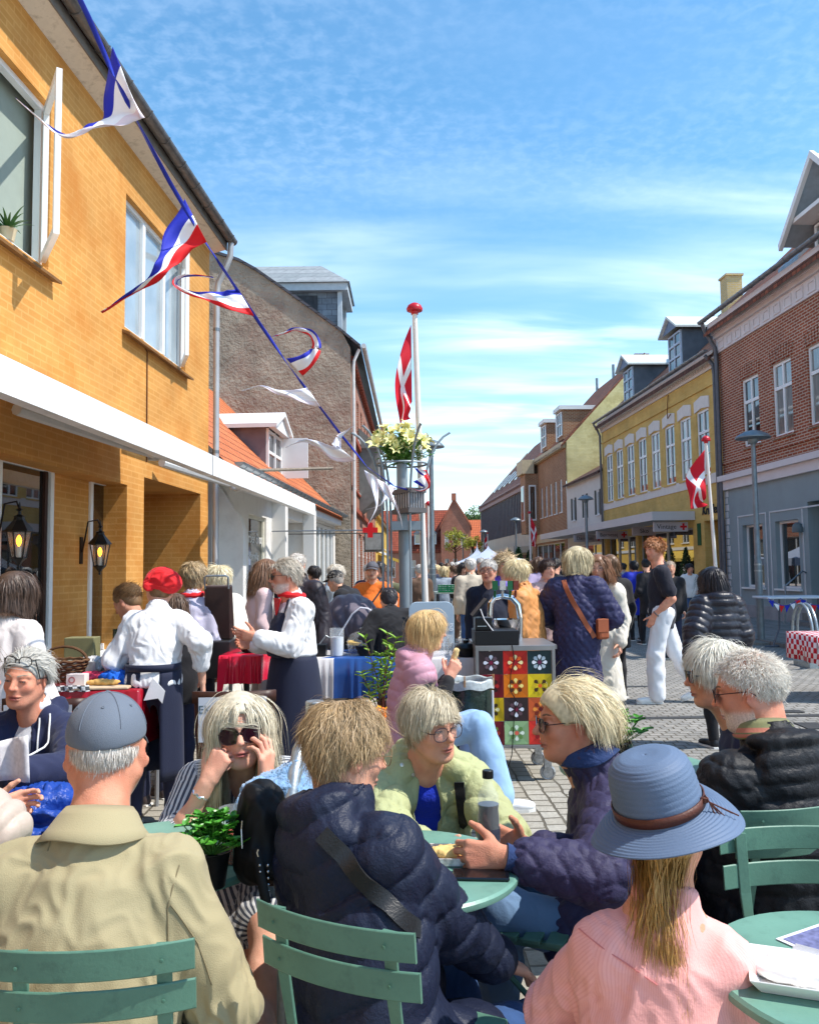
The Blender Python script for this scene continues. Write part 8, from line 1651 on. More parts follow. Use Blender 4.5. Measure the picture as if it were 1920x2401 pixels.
def person(label,P,skin=(222,166,138),g=None,hr=None,tops=(),pants=None,shoes=None,parts=None,gls=None,face=True,group=None,Yl=None,sole=(225,222,216)):
 g = dict(g or {});Y = Yl or max(1.2,P.hc[1]);t = thing('person',label,'person',(P.hip[0],P.hip[1],0),0,group)
 hv = float(np.clip(Y*.00105,.0027,.014));cv = float(np.clip(Y*.0022,.0055,.024));P.hv,P.cv = hv,cv
 b = skin_mesh(P,g,skin,hv,cv,dict(parts or {}),parent=t)
 if face and Y < 13:face_bits(P,g,t,b,squint=g.get('squint',.62),iris=g.get('iris',(92,110,120)))
 if gls:glasses(P,parent=t,**gls)
 P.tops = []
 for tp in tops:tp = dict(tp);tp.setdefault('vox',cv);P.tops.append(jacket(P,parent=t,**tp))
 if pants:pk = dict(pants);pk.setdefault('vox',cv);trousers(P,parent=t,**pk)
 if shoes:
  for l in P.legs.values():shoe(P,l,SHOE(shoes),mat('sole%s' % str(sole),sole,.6),vox=max(.006,cv*.8),parent=t)
 if hr:
  h = dict(hr);n = h.pop('n',1500);n = int(n*min(1,3.0/Y)) if Y > 3 else n
  h.setdefault('width',max(.0024,Y*.00125));h.setdefault('steps',8 if Y < 6 else 5);hair(P,n=n,bvox=max(.006,hv*1.4),parent=t,**h)
 P.t = t;return P
def stand(u,vtop,Y,yaw,H=None,**k):
 p = aY(u,vtop,Y);return Pose(p[0],Y,H or p[2]-.005,yaw,**k)
def H_(rgb,rgb2,**k):return dict(rgb=rgb,rgb2=rgb2,**k)
short = dict(L=.045,lift=.10,grav=.10,combw=.5,comb=(.2,.3,-.3),curl=.08,vol=.006)
crop = dict(L=.085,lift=.06,grav=.22,curl=.06,vol=.012,combw=.6,comb=(.5,.25,-.1))
bob = dict(L=.20,lift=.04,grav=.42,curl=.05,vol=.016,shell=.008,combw=.5,comb=(.3,-.3,-.2))
longh = dict(L=.42,lift=.04,grav=.5,curl=.05,vol=.016,shell=.006,combw=.55)
THR_BALD = [1.2,1.0,.35,.0,-.3,-.75,-1.0]
# ================= foreground
khaki = cloth('khaki_twill',(160,148,114),.85,bump=.35,bs=420,var=.06,vs=3)
P = Pose(0,0,1.80,4,sit=True,lean=13,side=0,sw=.162,head=(8,6,0),headpos=aY(250,1764,1.93),aR=dict(w=aY(440,2335,2.05),pole=(.55,-.4,-.5)),aL=dict(w=aY(40,2300,2.25),pole=(-.9*-1,-.2,-.5)),lR=dict(a=(.10,2.42,.08),pole=(.35,1,.25)),lL=dict(l=(.12,.50,0)))
person('man in khaki jacket and grey blue cap seated with his back to the camera',P,(206,140,112),dict(ears=2,jaw=1.1,beard=(205,190,176),bst=.7,w=1.04,scalp=(176,160,148)),H_((222,214,204),(180,168,158),n=3600,L=.024,lift=.16,grav=.25,combw=.7,comb=(0,-.2,-.8),curl=.08,vol=.002,base=False,zmax=.022,thr=[1.3,1.2,.9,.45,-.1,-.80,-1.02]),
       tops=[dict(bulk=.020,belly=.04,chest=.01,collar=.015,cw=.018,thighs=.55,mats=[khaki],wr=.013,vox=.0055,sleeve=.93,sleeve_r=.008)],pants=dict(mats=[cloth('dark_jeans',(36,40,66),.8)],bulk=.012),shoes=(60,50,44))
F1 = P
cap_hat(P,cloth('cap_twill',(100,108,120),.8,bump=.3,bs=500),P.t,brim=1,up=.004)
def seam(pts,mt,parent,r=.0016,name='seam',obj=None,out=(0,-1,0),off=.0005):
 q,n = drape([obj],pts[0],pts[-1],out,24,off) if len(pts) == 2 else (None,None)
 if q is None:
  q = []
  for a,b in zip(pts[:-1],pts[1:]):z,_ = drape([obj],a,b,out,10,off);q += list(z)
 if len(q) > 3:m = MB();m.tube(q,r,5);return m.build(name,mt,parent,smooth=True)
kd = cloth('khaki_seam',(128,116,86),.85)
def collar_flap(P,mt,w1=.085,drop=.05,rr=.078,z0=.03,a0=-2.6,a1=2.6,flare=.02,name='collar',lift=0):
 nd = nrm(P.hl(0,-.02,-.06)-P.nb);F3 = frame_of(P.M2[:,1],nd);rows = []
 for a in np.linspace(a0,a1,36):
  d = -F3[:,1]*math.cos(a)+F3[:,0]*math.sin(a);bk = .5+.5*math.cos(a);rows.append([P.nb+nd*(z0+.012*bk)+d*(rr-.012),P.nb+nd*(z0+.018+.012*bk)+d*(rr-.004),P.nb+nd*(z0+.010)+d*(rr+.006),P.nb+nd*(z0-drop*.5)+d*(rr+flare*.7+.008),P.nb+nd*(z0-drop-.006*math.sin(a*3))+d*(rr+flare+.018)])
 m = MB();m.grid(rows);return m.build(name,mt,P.t,smooth=2,solid=.004)
collar_flap(P,khaki,rr=.076,z0=.036,drop=.045,flare=.024)
seam([aY(455,1985,1.9),aY(438,2070,1.9),aY(440,2150,1.9)],kd,P.t,obj=P.tops[0])
seam([aY(445,2060,1.9),aY(500,2150,1.9),aY(530,2240,1.9)],kd,P.t,obj=P.tops[0])
seam([aY(175,1925,1.9),aY(172,1950,1.9)],kd,P.t,obj=P.tops[0])
navy = mat('navy_nylon',(27,33,53),.5,.06,vs=5,spec=.3,bump2=.30,b2s=36,bump=.2,bs=110)
P = Pose(0,0,1.72,-40,sit=True,lean=5,side=-17,sw=.145,neckf=.0,head=(-20,12,2),headpos=aY(812,1762,2.08),aR=dict(w=aY(1172,2262,2.22),pole=(.4,-.7,-.6),hd=(.25,.8,-.45),pn=(0,.2,-1),curl=(14,20,12)),aL=dict(wl=(-.08,.30,-.36),pole=(0,-.3,-1)),lR=dict(a=(.62,2.75,.08),pole=(.3,1,.3)),lL=dict(l=(.05,.5,0)))
def hood_f(S):
 c = P.nb-P.M2[:,1]*.085-P.M2[:,2]*.02;S.ell(c,(.125,.07,.085),P.M2,.02);S.ell(c+P.M2[:,2]*.065+P.M2[:,1]*.02,(.108,.085,.05),P.M2,.03);S.ell(c-P.M2[:,2]*.055-P.M2[:,1]*.012,(.10,.05,.05),P.M2,.03)
person('woman in long navy puffer coat with hood turned towards the green jacket',P,(214,156,128),dict(w=1.0),H_((196,166,122),(96,70,48),n=3600,L=.075,lift=.0,grav=.24,combw=.6,comb=(.5,-.5,-.2),curl=.2,vol=.014,rand=.45,hugx=.0),
       tops=[dict(bulk=.026,belly=.02,collar=.055,cw=.028,thighs=.62,mats=[navy],style='vpuff',amp=.016,sp=.092,wr=.005,vox=.0058,sleeve=.98,sleeve_r=.012,extra=hood_f)],pants=dict(mats=[cloth('blue_jeans',(44,74,120),.85,var=.15,vs=12)],bulk=.010),shoes=(50,50,54),gls=dict(kind='clear',frame=(120,96,60)))
F2 = P
a_,b_ = aY(762,1950,1.9),aY(985,2175,1.9);q,n = drape(P.tops,a_,b_,(-.1,-1,.15),26,.006);ribbon(q,n,.038,.005,mat('strap_leather',(30,30,32),.4,.1,bump=.3,bs=200),P.t,'bag_strap') if len(q) > 4 else None
m = MB();q,n = drape(P.tops,aY(1062,2290,2.0),aY(1130,2370,2.0),(0,-1,.4),12,.003);m.tube(q,.0035,6) if len(q) > 3 else None;m.build('zip',mat('zip_silver',(190,192,198),.3,0,metal=.8),P.t) if m.v else None
pinkc = cloth('pink_cord',(236,170,162),.85,pat=pat_stripes((230,160,154),.0045,0,.6),var=.05,vs=3)
P = Pose(0,0,1.58,-8,sit=True,lean=3,side=4,sw=.125,head=(-14,2,-6),headpos=aY(1552,1935,1.74),aR=dict(wl=(-.02,.28,-.40),pole=(1,-.4,-.3)),aL=dict(wl=(.0,.34,-.30),pole=(1,-.3,-.4)))
def tail_fn(q,t,p):
 tt = max(0,t-.2)/.8;q = q.copy()
 if t >= .2:
  cx,cy = -.026+.012*math.sin(tt*3),-.125-.075*tt;q[:,0] = cx+(q[:,0]-cx)*(.865 if t < .5 else .99);q[:,1] = cy+(q[:,1]-cy)*.8
  q[:,0] += .0045*np.sin(tt*13+p[:,0]*70+p[:,2]*40);q[:,1] += .003*np.sin(tt*15+p[:,0]*50)
 return q
person('woman in pink corduroy shirt and wide blue sun hat seen from behind',P,(214,150,120),dict(w=.98),H_((206,160,88),(136,92,44),n=3600,L=.35,nocol=True,lift=.02,grav=.8,combw=.6,comb=(0,-.8,-.5),curl=.17,vol=.010,fn=tail_fn,rand=.4,width=.0034,steps=12,thr=[2,2,2,.1,-.3,-.8,-1.0],zmax=.020, cols=[(P.ch-P.M2[:,1]*.0,P.nb-P.M2[:,2]*.02,.13)]),
       tops=[dict(bulk=.009,belly=.01,collar=.03,cw=.012,thighs=.3,mats=[pinkc],wr=.010,vox=.0055,sleeve=.95,sleeve_r=.008)],pants=dict(mats=[cloth('blue_jeans',(44,74,120),.85)],bulk=.01),shoes=(220,220,220),gls=dict(kind='sun'))
F3 = P
q,n = drape(P.tops,aY(1335,2160,1.7),aY(1500,2255,1.7),(0,-1,.1),20,.001);m = MB();m.tube(q,.0014,5) if len(q) > 3 else None;m.build('seam',cloth('pink_seam',(206,124,122)),P.t) if m.v else None
def sunhat(P):
 straw = mat('blue_straw',(92,110,136),.62,.06,vs=6,coord='UV',spec=.4,pat=None,bump=.0);hz = P.hs
 t = P.t;T = rotm((0,1,0),R(-9))@rotm((1,0,0),R(9));M = P.Mh@rotm((0,0,1),R(14))@T;c0 = P.hl(0,-.012,.045);n = 72;L = lambda r,a,z,dx=0:c0+M@np.array((r*math.cos(a)*.93+dx,r*math.sin(a)*1.07,z-.006))*hz*1.06
 prof = [(.001,.112),(.03,.1115),(.055,.108),(.072,.100),(.083,.088),(.0885,.070),(.0905,.045),(.0925,.02),(.0945,.0)]
 rows = []
 pr = []
 for i in range(len(prof)-1):
  for q in np.linspace(0,1,7)[:-1]:pr.append((prof[i][0]+(prof[i+1][0]-prof[i][0])*q,prof[i][1]+(prof[i+1][1]-prof[i][1])*q))
 pr.append(prof[-1]);V = []
 for k_,(r_,z) in enumerate(pr):rr = r_+.0009*math.sin(k_*2.2);V.append([L(rr,a,z-.004*math.exp(-(r_/.03)**2)) for a in np.linspace(0,2*math.pi,n,endpoint=False)])
 for k_,q in enumerate(np.linspace(0,1,40)[1:]):
  r_ = .0945+.066*q;V.append([L(r_,a,-.004-.012*q-.034*q*q*(.5+.5*math.cos(2*a+.6))-.006*q*math.sin(3*a+1)+.0011*math.sin(k_*1.55)) for a in np.linspace(0,2*math.pi,n,endpoint=False)])
 m = MB();m.grid(V,closed=True);hat = m.build('sun_hat',mat('blue_straw',(92,110,136),.62),t,smooth=2,solid=.003)
 m = MB();m.grid([[L(.0965+.0012*q,a,.002+.019*q) for q in (0,1)] for a in np.linspace(0,2*math.pi,60)]);m.build('hat_band',mat('band_brown',(86,46,34),.5,.15,bump=.3,bs=200),hat,smooth=2,solid=.003)
 m = MB();a0 = -.15;q0 = L(.10,a0-.35,.014)
 for i in range(5):e = q0+np.array((.012+.010*i,-.010,-.018-.004*(i % 3)))*1.2;m.tube([q0+np.array((0,-.002,.012)),q0+np.array((.006,-.010,.0)),e],.0016,5)
 m.lathe(q0,[(.002,-.006),(.008,-.002),(.008,.006),(.002,.01)],10);m.build('tassel',mat('band_brown',(86,46,34),.5),hat,smooth=True)
 nt = MATS['blue_straw'].node_tree;N,Lk = nt.nodes,nt.links;tc = N.new('ShaderNodeTexCoord');w_ = N.new('ShaderNodeTexNoise');w_.inputs['Scale'].default_value = 300;Lk.new(tc.outputs['Object'],w_.inputs['Vector']);bp = N.new('ShaderNodeBump');bp.inputs['Strength'].default_value = .6;bp.inputs['Distance'].default_value = .0012;Lk.new(w_.outputs['Fac'],bp.inputs['Height']);Lk.new(bp.outputs[0],N['Principled BSDF'].inputs['Normal'])
sunhat(P)
stripe = cloth('striped_cotton',(72,78,92),.85,pat=pat_stripes((206,206,206),.012,0,.5))
P = Pose(0,0,1.68,186,sit=True,lean=26,sw=.165,head=(6,-2,5),headpos=aY(562,1712,2.78),aL=dict(w=aY(622,1845,2.68),pole=(.35,.1,-1),hd=(.02,-.02,1),pn=(-.85,-.5,.1),curl=(20,34,26),spread=.1),aR=dict(w=aY(484,1838,2.66),pole=(.5,.1,-1),hd=(-.42,-.10,.75),pn=(-.5,-.6,.35),curl=(55,75,45)),lL=dict(a=(-.43,2.42,.06),pole=(.0,1,.3)),lR=dict(a=(-.36,2.25,.10),pole=(-.3,1,.3)))
person('woman with long pale hair and dark sunglasses resting her chin in her hands',P,(226,168,142),dict(w=.99,lip=(176,100,96),brow=(150,120,96)),H_((226,216,192),(178,162,132),n=3800,L=.40,lift=.05,grav=.55,combw=.6,comb=(0,.30,-.3),part=-.012,curl=.05,vol=.016,shell=.006,width=.0034,steps=12,rand=.25,fringe=.032,Lf=lambda p,d:np.where((d[:,1] > .62) & (np.abs(d[:,0]) < .4),.075,.40)),
       tops=[dict(bulk=.016,collar=0,vneck=.16,thighs=.85,bust=1,mats=[stripe],wr=.007,vox=.0062,sleeve=.62,sleeve_r=.018)],parts=dict(bare=1.2,legs=1),gls=dict(kind='sun',r=(.031,.027),z0=-.002,lens=(40,16,26),frame=(60,40,40)))
F4 = P
aw = P.arms['R'];d = nrm(aw['w']-aw['e']);F3_ = frame_of(d,(0,0,1.));m = MB();c = aw['w']-d*.035
m.tube([c+(F3_[:,0]*math.cos(a)*.031+F3_[:,2]*math.sin(a)*.027)+d*.003*math.sin(a*8) for a in np.linspace(0,6.283,49)],[.0035+.0012*math.sin(i*2.1) for i in range(49)],6,cap=False);m.build('bracelet',mat('silver_br',(214,214,216),.22,.3,vs=150,metal=.9),P.t,smooth=True)
green = mat('pistachio_nylon',(172,176,130),.6,.05,vs=4,spec=.25,bump2=.35,b2s=34,bump=.15,bs=90)
P = Pose(0,0,1.68,188,sit=True,lean=20,sw=.165,head=(28,4,6),headpos=aY(1010,1702,2.92),aL=dict(w=aY(1185,2045,2.62),pole=(.8,-.2,-.6),hd=(-.6,.6,-.2),pn=(-.3,.2,-1),curl=(30,40,20)),aR=dict(w=aY(1010,2010,2.55),pole=(.8,-.2,-.5)),lL=dict(l=(.05,.45,0)),lR=dict(l=(.05,.45,0)))
def hood_g(S):
 for sx,dy in ((-.095,.03),(.095,.03),(-.07,-.06),(.07,-.06),(0,-.09)):S.ell(P.nb+P.M2[:,0]*sx+P.M2[:,1]*dy+P.M2[:,2]*.005,(.05,.055,.045),P.M2,.03)
person('grey blonde woman in pistachio quilted jacket with round glasses looking aside',P,(220,158,130),dict(w=1.0,lip=(178,104,92),jaw=1.02,brow=(170,140,110),squint=.5,iris=(80,90,90)),H_((222,210,182),(164,144,112),n=3400,L=.085,lift=.08,grav=.22,combw=.60,comb=(.9,.35,-.1),curl=.07,vol=.013,width=.0030,whorl=(-.03,-.03,.115),rand=.35,fringe=.038),
       tops=[dict(bulk=.012,collar=.0,vneck=.05,thighs=.2,mats=[cloth('blue_knit',(18,46,170),.9,bump=1,bs=120)],vox=.007,sleeve=0),dict(bulk=.030,belly=.02,collar=0,vneck=.22,thighs=.5,mats=[green],style='quilt',amp=.013,sp=.115,wr=.006,vox=.0058,sleeve=.95,sleeve_r=.016,extra=hood_g)],pants=dict(mats=[cloth('navy_trousers',(30,34,56),.8)],bulk=.01),gls=dict(kind='clear',r=(.0275,.0235),z0=-.003,frame=(54,40,44),thick=.0016))
F5 = P
q,n = drape([P.tops[1]],aY(1083,1850,2.8),aY(1108,2000,2.6),(0,-1,.1),20,.006);ribbon(q,n,.036,.005,cloth('black_web',(16,15,17)),P.t,'bag_strap') if len(q) > 4 else None
for u,v in ((941,1806),(968,1832),(993,1862),(1021,1890)):
 q,n = drape([P.tops[1]],aY(u,v,2.8),aY(u+2,v,2.8),(0,-1,.1),2,.001)
 if q:m = MB();m.lathe(q[0],[(.0075,0),(.0075,.002),(.004,.003),(.004,.001)],14,axis=n[0]);m.build('press_stud',mat('stud',(214,210,196),.3,0,metal=.6),P.t)
purp = mat('aubergine_nylon',(55,51,78),.6,.06,vs=4,spec=.25,bump2=.32,b2s=36,bump=.2,bs=110)
P = Pose(0,0,1.70,84,sit=True,lean=12,sw=.165,head=(10,0,2),headpos=aY(1338,1694,2.62),aL=dict(w=aY(1185,2010,2.20),pole=(.3,-1,-.4),hd=(-.05,1,.0),pn=(-.9,0,-.3),curl=(45,60,35)),aR=dict(w=aY(1230,1985,2.5),pole=(.3,-1,-.5)),lL=dict(l=(.12,.42,0)),lR=dict(l=(.0,.48,0)))
person('woman with full blonde bob, sunglasses and purple quilted jacket in profile',P,(200,136,108),dict(w=1.02,jaw=1.12,neck=.064,lip=(160,92,84),nose=1.1),H_((234,220,182),(196,172,126),n=4200,L=.17,lift=.06,grav=.26,combw=.8,comb=(0,-1.0,-.1),curl=.06,vol=.020,shell=.012,width=.0032,steps=10,thr=[.62,.50,.22,-.02,-.35,-.85,-1.0],whorl=(0,.06,.10),fringe=.05,fx=.074,Lf=lambda p,d:np.where(d[:,2] < .0,.07,.165)),
       tops=[dict(bulk=.032,belly=.03,collar=.075,cw=.030,thighs=.45,mats=[purp],style='quilt',amp=.009,sp=.062,wr=.006,vox=.0058,sleeve=.86,sleeve_r=.012)],pants=dict(mats=[cloth('pale_jeans',(96,124,156),.85)],bulk=.012),shoes=(230,228,224),gls=dict(kind='sun',r=(.026,.022),z0=-.004,lens=(40,22,22)))
F6 = P;aw = P.arms['L'];d = nrm(aw['w']-aw['e']);m = MB();m.tube([aw['w']-d*(.085-.085*q) for q in np.linspace(0,1,8)],[.034+.002*math.sin(q*2) for q in range(8)],20);m.build('knit_cuff',cloth('navy_rib',(34,54,96),.9,bump=1,bs=90),P.t,smooth=True)
collar_flap(P,cloth('navy_rib',(34,54,96),.9),rr=.078,z0=.085,drop=.025,flare=.006,name='collar_lining')
hood = cloth('navy_jersey',(34,40,70),.85)
P = Pose(0,0,1.68,166,sit=True,lean=8,sw=.165,head=(8,2,-4),headpos=aY(62,1592,3.55),aL=dict(w=aY(48,1812,3.15),pole=(.9,-.2,-.6),hd=(-.8,.3,.05),pn=(0,-.3,1),curl=(35,45,25)),aR=dict(w=aY(-60,1800,3.2),pole=(.8,-.3,-.5)),lL=dict(l=(.1,.45,0)),lR=dict(l=(.1,.45,0)))
def hood_n(S):
 for sx,dy,dz in ((-.085,.02,0),(.085,.02,0),(-.06,-.07,.01),(.06,-.07,.01)):S.ell(P.nb+P.M2[:,0]*sx+P.M2[:,1]*dy+P.M2[:,2]*dz,(.034,.045,.045),P.M2,.03)
person('grey haired woman in navy hoodie with glasses pushed up on her head',P,(214,146,118),dict(w=1.0,smile=1,jaw=1.05,lip=(176,96,88),brow=(170,150,130),squint=.45),H_((206,202,192),(148,142,134),n=3400,L=.095,lift=.04,grav=.20,combw=.75,comb=(.5,-.9,-.1),curl=.08,vol=.014,width=.0035,fringe=.062,fx=.07,whorl=(0,.06,.10),hugx=.02),
       tops=[dict(bulk=.020,collar=.05,cw=.010,mats=[cloth('pale_shirt',(206,204,206))],sleeve=0,vox=.0085),dict(bulk=.028,belly=.03,collar=0,vneck=.20,thighs=.3,mats=[hood],wr=.009,vox=.0075,sleeve=.98,sleeve_r=.010,extra=hood_n)],pants=dict(mats=[cloth('navy_trousers',(30,34,56),.8)]),parts={})
glasses(P,'clear',P.t,z0=.086,y0=.075,frame=(26,24,26),r=(.026,.02),thick=.0022)
for u0,v0,u1,v1 in ((80,1680,70,1740),(58,1690,30,1740)):
 q,n = drape([P.tops[1]],aY(u0,v0,3.4),aY(u1,v1+40,3.3),(0,-1,.1),12,.003)
 if len(q) > 3:m = MB();m.tube(q,.004,6);m.build('cord',cloth('white_cord',(220,220,220)),P.t,smooth=True)
pn_ = P.arms['L']['w'];t = thing('paper_napkin','white printed paper napkin held by the woman in navy hoodie','napkin',pn_);a = aY(-12,1742,3.05);m = MB();m.grid([[a+pt(x*.13+z*.01,.02*math.sin(x*5),-z*.14+x*.03*(1-z)) for z in np.linspace(0,1,6)] for x in np.linspace(0,1,8)]);m.build('paper',mat('paper_print',(230,226,228),.6,.12,vs=60),t,solid=.001,smooth=2)
lump('blue_puffer_jacket','royal blue puffer jacket lying across the lap of the woman in navy hoodie','jacket',aY(95,1960,3.1),(.20,.16,.09),mat('royal_nylon',(30,66,150),.4,.1,bump2=.5,b2s=20),3,9,.03,'jacket_body',.010)
blackn = mat('black_nylon',(26,27,31),.55,.1,vs=5,spec=.3,bump2=.30,b2s=36,bump=.2,bs=110)
P = Pose(0,0,1.76,18,sit=True,lean=9,sw=.178,head=(44,10,0),headpos=aY(1757,1622,2.62),aL=dict(wl=(-.05,.30,-.34)),aR=dict(wl=(.0,.28,-.40)),lL=dict(l=(.12,.45,0)),lR=dict(l=(.12,.45,0)))
def hood_b(S):
 c = P.nb-P.M2[:,1]*.095-P.M2[:,2]*.05;S.ell(c,(.135,.045,.10),P.M2,.02);S.ell(c+P.M2[:,2]*.08+P.M2[:,1]*.03,(.125,.075,.030),P.M2,.02)
person('white haired man with sunglasses in black quilted jacket seated with his back turned',P,(208,142,116),dict(w=1.03,jaw=1.1,neck=.064,ears=2,scalp=(216,160,136),beard=(214,206,198),bst=.8),H_((234,228,216),(200,192,180),n=3800,L=.038,lift=.30,grav=.05,combw=.5,comb=(0,-.6,0),curl=.2,vol=.006,base=False,width=.0020,rand=.5),
       tops=[dict(bulk=.030,belly=.04,collar=.035,cw=.022,thighs=.3,mats=[blackn],style='puffer',amp=.010,sp=.048,wr=.008,vox=.0065,sleeve=.96,sleeve_r=.01,extra=hood_b)],pants=dict(mats=[cloth('navy_trousers',(30,34,56),.8)]),shoes=(40,40,44),gls=dict(kind='sun',frame=(40,26,22)))
F8 = P;collar_flap(P,cloth('polo_green',(120,122,84)),rr=.074,z0=.062,drop=.03,flare=.008,name='shirt_collar');collar_flap(P,cloth('polo_rust',(176,110,90)),rr=.079,z0=.048,drop=.012,flare=.004,name='collar_stripe')
P = Pose(0,0,1.66,78,sit=True,lean=14,sw=.16,head=(8,4,0),headpos=aY(1678,1582,3.1),aL=dict(wl=(-.05,.32,-.25)),aR=dict(wl=(0,.30,-.3)),lL=dict(l=(.1,.45,0)),lR=dict(l=(.1,.45,0)))
person('white haired woman with dark glasses and navy jacket behind the white haired man',P,(212,152,126),dict(w=1.0,lip=(166,98,90)),H_((232,228,214),(196,188,168),n=3600,L=.12,lift=.07,grav=.28,combw=.6,comb=(.3,-.5,-.3),curl=.06,vol=.018,shell=.010,width=.0036),
       tops=[dict(bulk=.020,belly=.02,collar=.04,thighs=.3,mats=[cloth('navy_cotton',(32,40,76))],wr=.008,vox=.008,sleeve=.95)],pants=dict(mats=[cloth('white_jeans',(216,216,214))]),gls=dict(kind='sun',frame=(30,20,20)))
P = Pose(-1.42,2.25,1.66,-70,sit=True,lean=10,aR=dict(w=(-1.02,1.95,.70)),aL=dict(w=aY(-30,1990,2.45),pole=(.8,-.3,-.3)))
P = Pose(-1.50,2.42,1.66,-60,sit=True,lean=10,aL=dict(w=aY(-25,1900,2.75),pole=(.3,.2,-1)),aR=dict(w=aY(8,2010,2.5),pole=(1,.6,-.2)))
person('neighbour in beige puffer jacket mostly cut off by the left edge',P,tops=[dict(bulk=.03,mats=[mat('beige_nylon',(190,172,158),.5,.06,bump2=.15,b2s=24)],style='puffer',amp=.014,sp=.055,vox=.007,sleeve=.98,sleeve_r=.02,thighs=.3)],pants=dict(mats=[cloth('navy_trousers',(30,34,56),.8)]),hr=H_((120,96,70),(90,70,50),n=900,**bob))
print('T fore',round(time.time()-T0,1))
# ================= middle distance
denim = cloth('mid_jeans',(52,84,134),.85,var=.2,vs=10);dnavy = cloth('apron_navy',(24,30,54),.75);wshirt = cloth('white_shirt',(222,220,220),.75);redsc = cloth('scarf_red',(206,20,28),.75)
blk = cloth('black_cloth',(22,21,26),.8);dkj = cloth('dark_jeans',(36,40,66),.8)
def apron(P,mt,z0=-.62,wrap=2.4,top=.0,bib=None,rr=.17,hang=.02,back_open=True,flare=.03,name='apron'):
 """skirt of cloth tied round the waist; wrap = half angle covered, centred on the front"""
 k = P.k;m = MB();rows = []
 for i in range(41):
  a = -wrap+2*wrap*i/40;d = P.f*math.cos(a)+P.r*math.sin(a);row = []
  for q in np.linspace(0,1,12):z = .12*(1-q)+z0*q;r_x = (.176+flare*q**.6)*k;r_y = (.150+flare*q**.6)*k;rad = 1/math.sqrt((math.cos(a)/r_y)**2+(math.sin(a)/r_x)**2)+.006*math.sin(a*7+1)*q;row.append(P.hip+d*rad+P.u*z*k+P.f*.01)
  rows.append(row)
 m.grid(rows);o = m.build(name,mt,P.t,smooth=2,solid=.004)
 m = MB();m.grid([[P.hip+(P.f*math.cos(a)*.148+P.r*math.sin(a)*.176)*k+P.u*z*k for z in (.10,.145)] for a in np.linspace(0,2*math.pi,41)]);m.build('waistband',mt,o,smooth=2,solid=.005);return o
def neckerchief(P,mt,r=.075,name='neckerchief',tail=1):
 nd = nrm(P.hl(0,-.02,-.06)-P.nb);F3 = frame_of(P.M2[:,1],nd);m = MB();pts = [P.nb+nd*(.03+.012*math.cos(a))+(F3[:,0]*math.sin(a)+F3[:,1]*math.cos(a))*r for a in np.linspace(0,6.283,25)];m.tube(pts,[.020+.004*math.sin(i*1.9) for i in range(25)],8,cap=False);o = m.build(name,mt,P.t,smooth=True)
 if tail:m = MB();c = P.nb+F3[:,1]*(r+.02);m.grid([[c+F3[:,0]*sx*(1-q)*.075+P.M2[:,1]*(.015+.02*q)-P.M2[:,2]*(q*.12)+nd*.015*(1-q) for q in np.linspace(0,1,5)] for sx in np.linspace(-1,1,7)]);m.build('knot_tail',mt,o,smooth=2,solid=.006)
def bib(P,mt,b,belly,w_=.125,top=.13):
 k = P.k;S = SDF();M1,M2 = P.M1,P.M2;S.ell(P.ch+M2[:,2]*.02*k,np.array((.155,.106,.165))*k+b,M2,.03);S.ell(P.ch-M1[:,2]*.09*k+M1[:,1]*(belly*.7),np.array((.138+belly*.6,.108+belly,.16))*k+b,M1,.06);S.ell(P.hip+M1[:,2]*.02*k+M1[:,1]*belly*.3,np.array((.158+belly*.3,.120+belly*.5,.13))*k+b,M1,.06)
 for q in (-1,1):S.plane(P.ch+M2[:,0]*w_*q,M2[:,0]*q+M2[:,2]*.25,.004)
 S.plane(P.ch+M2[:,2]*top,M2[:,2],.004);S.plane(P.ch+M2[:,1]*.02,-M2[:,1],.004);S.plane(P.hip+M1[:,2]*.08,-M1[:,2],.004);V,F = S.mesh(P.cv);V,_,_ = cloth_disp(P,V,F,'plain',seed=0,wr=.012);link('apron_bib',mesh_np('apron_bib',V,F,[mt]),P.t,True)
P = Pose(0,0,1.72,8,lean=22,sw=.158,head=(6,10,14),headpos=aY(376,1383,5.2),aR=dict(w=aY(474,1590,5.0),pole=(.5,-.8,.2),curl=(12,20,15)),aL=dict(w=aY(312,1585,5.2),pole=(.5,-.8,.2)),lL=dict(l=(.11,0,0)),lR=dict(l=(.12,.02,0)))
fl = P.hip[2];person('woman in red headscarf, white shirt and navy apron seen from behind',P,hr=H_((150,110,74),(100,70,44),n=900,**short),tops=[dict(bulk=.020,hem=.0,collar=.03,mats=[wshirt],wr=.012,vox=.008,sleeve=.80,sleeve_r=.010)],pants=dict(mats=[dkj],bulk=.004),shoes=(20,20,22),parts=dict(bare=.8))
M1 = P;apron(P,dnavy,-.60,2.75,rr=.17);S = SDF();S.ell(P.hl(0,-.02,.055),(.098,.125,.085),P.Mh,.02);S.ell(P.hl(.045,-.075,.045),(.075,.07,.065),P.Mh,.03);S.ell(P.hl(-.075,-.075,-.02),(.035,.05,.07),P.Mh,.04);S.plane(P.hl(0,.02,.035),P.Mh@np.array((0,.55,-1.)),.01);V,F = S.mesh(.006);V = V+vnormals(V,F)*((1-np.abs(snoise(V,9,3))*1.5)*.007)[:,None];link('headscarf',mesh_np('headscarf',V,F,[redsc]),P.t,True)
m = MB();c = P.hip-P.f*.155*P.k;m.add([c+P.u*.06+P.r*.02,c-P.u*.07-P.r*.03,c-P.u*.06+P.r*.05,c-P.u*.09+P.r*.075,c-P.u*.02+P.r*.09],[(0,1,2,3,4)]);m.build('shirt_tail',wshirt,P.t,solid=.006)
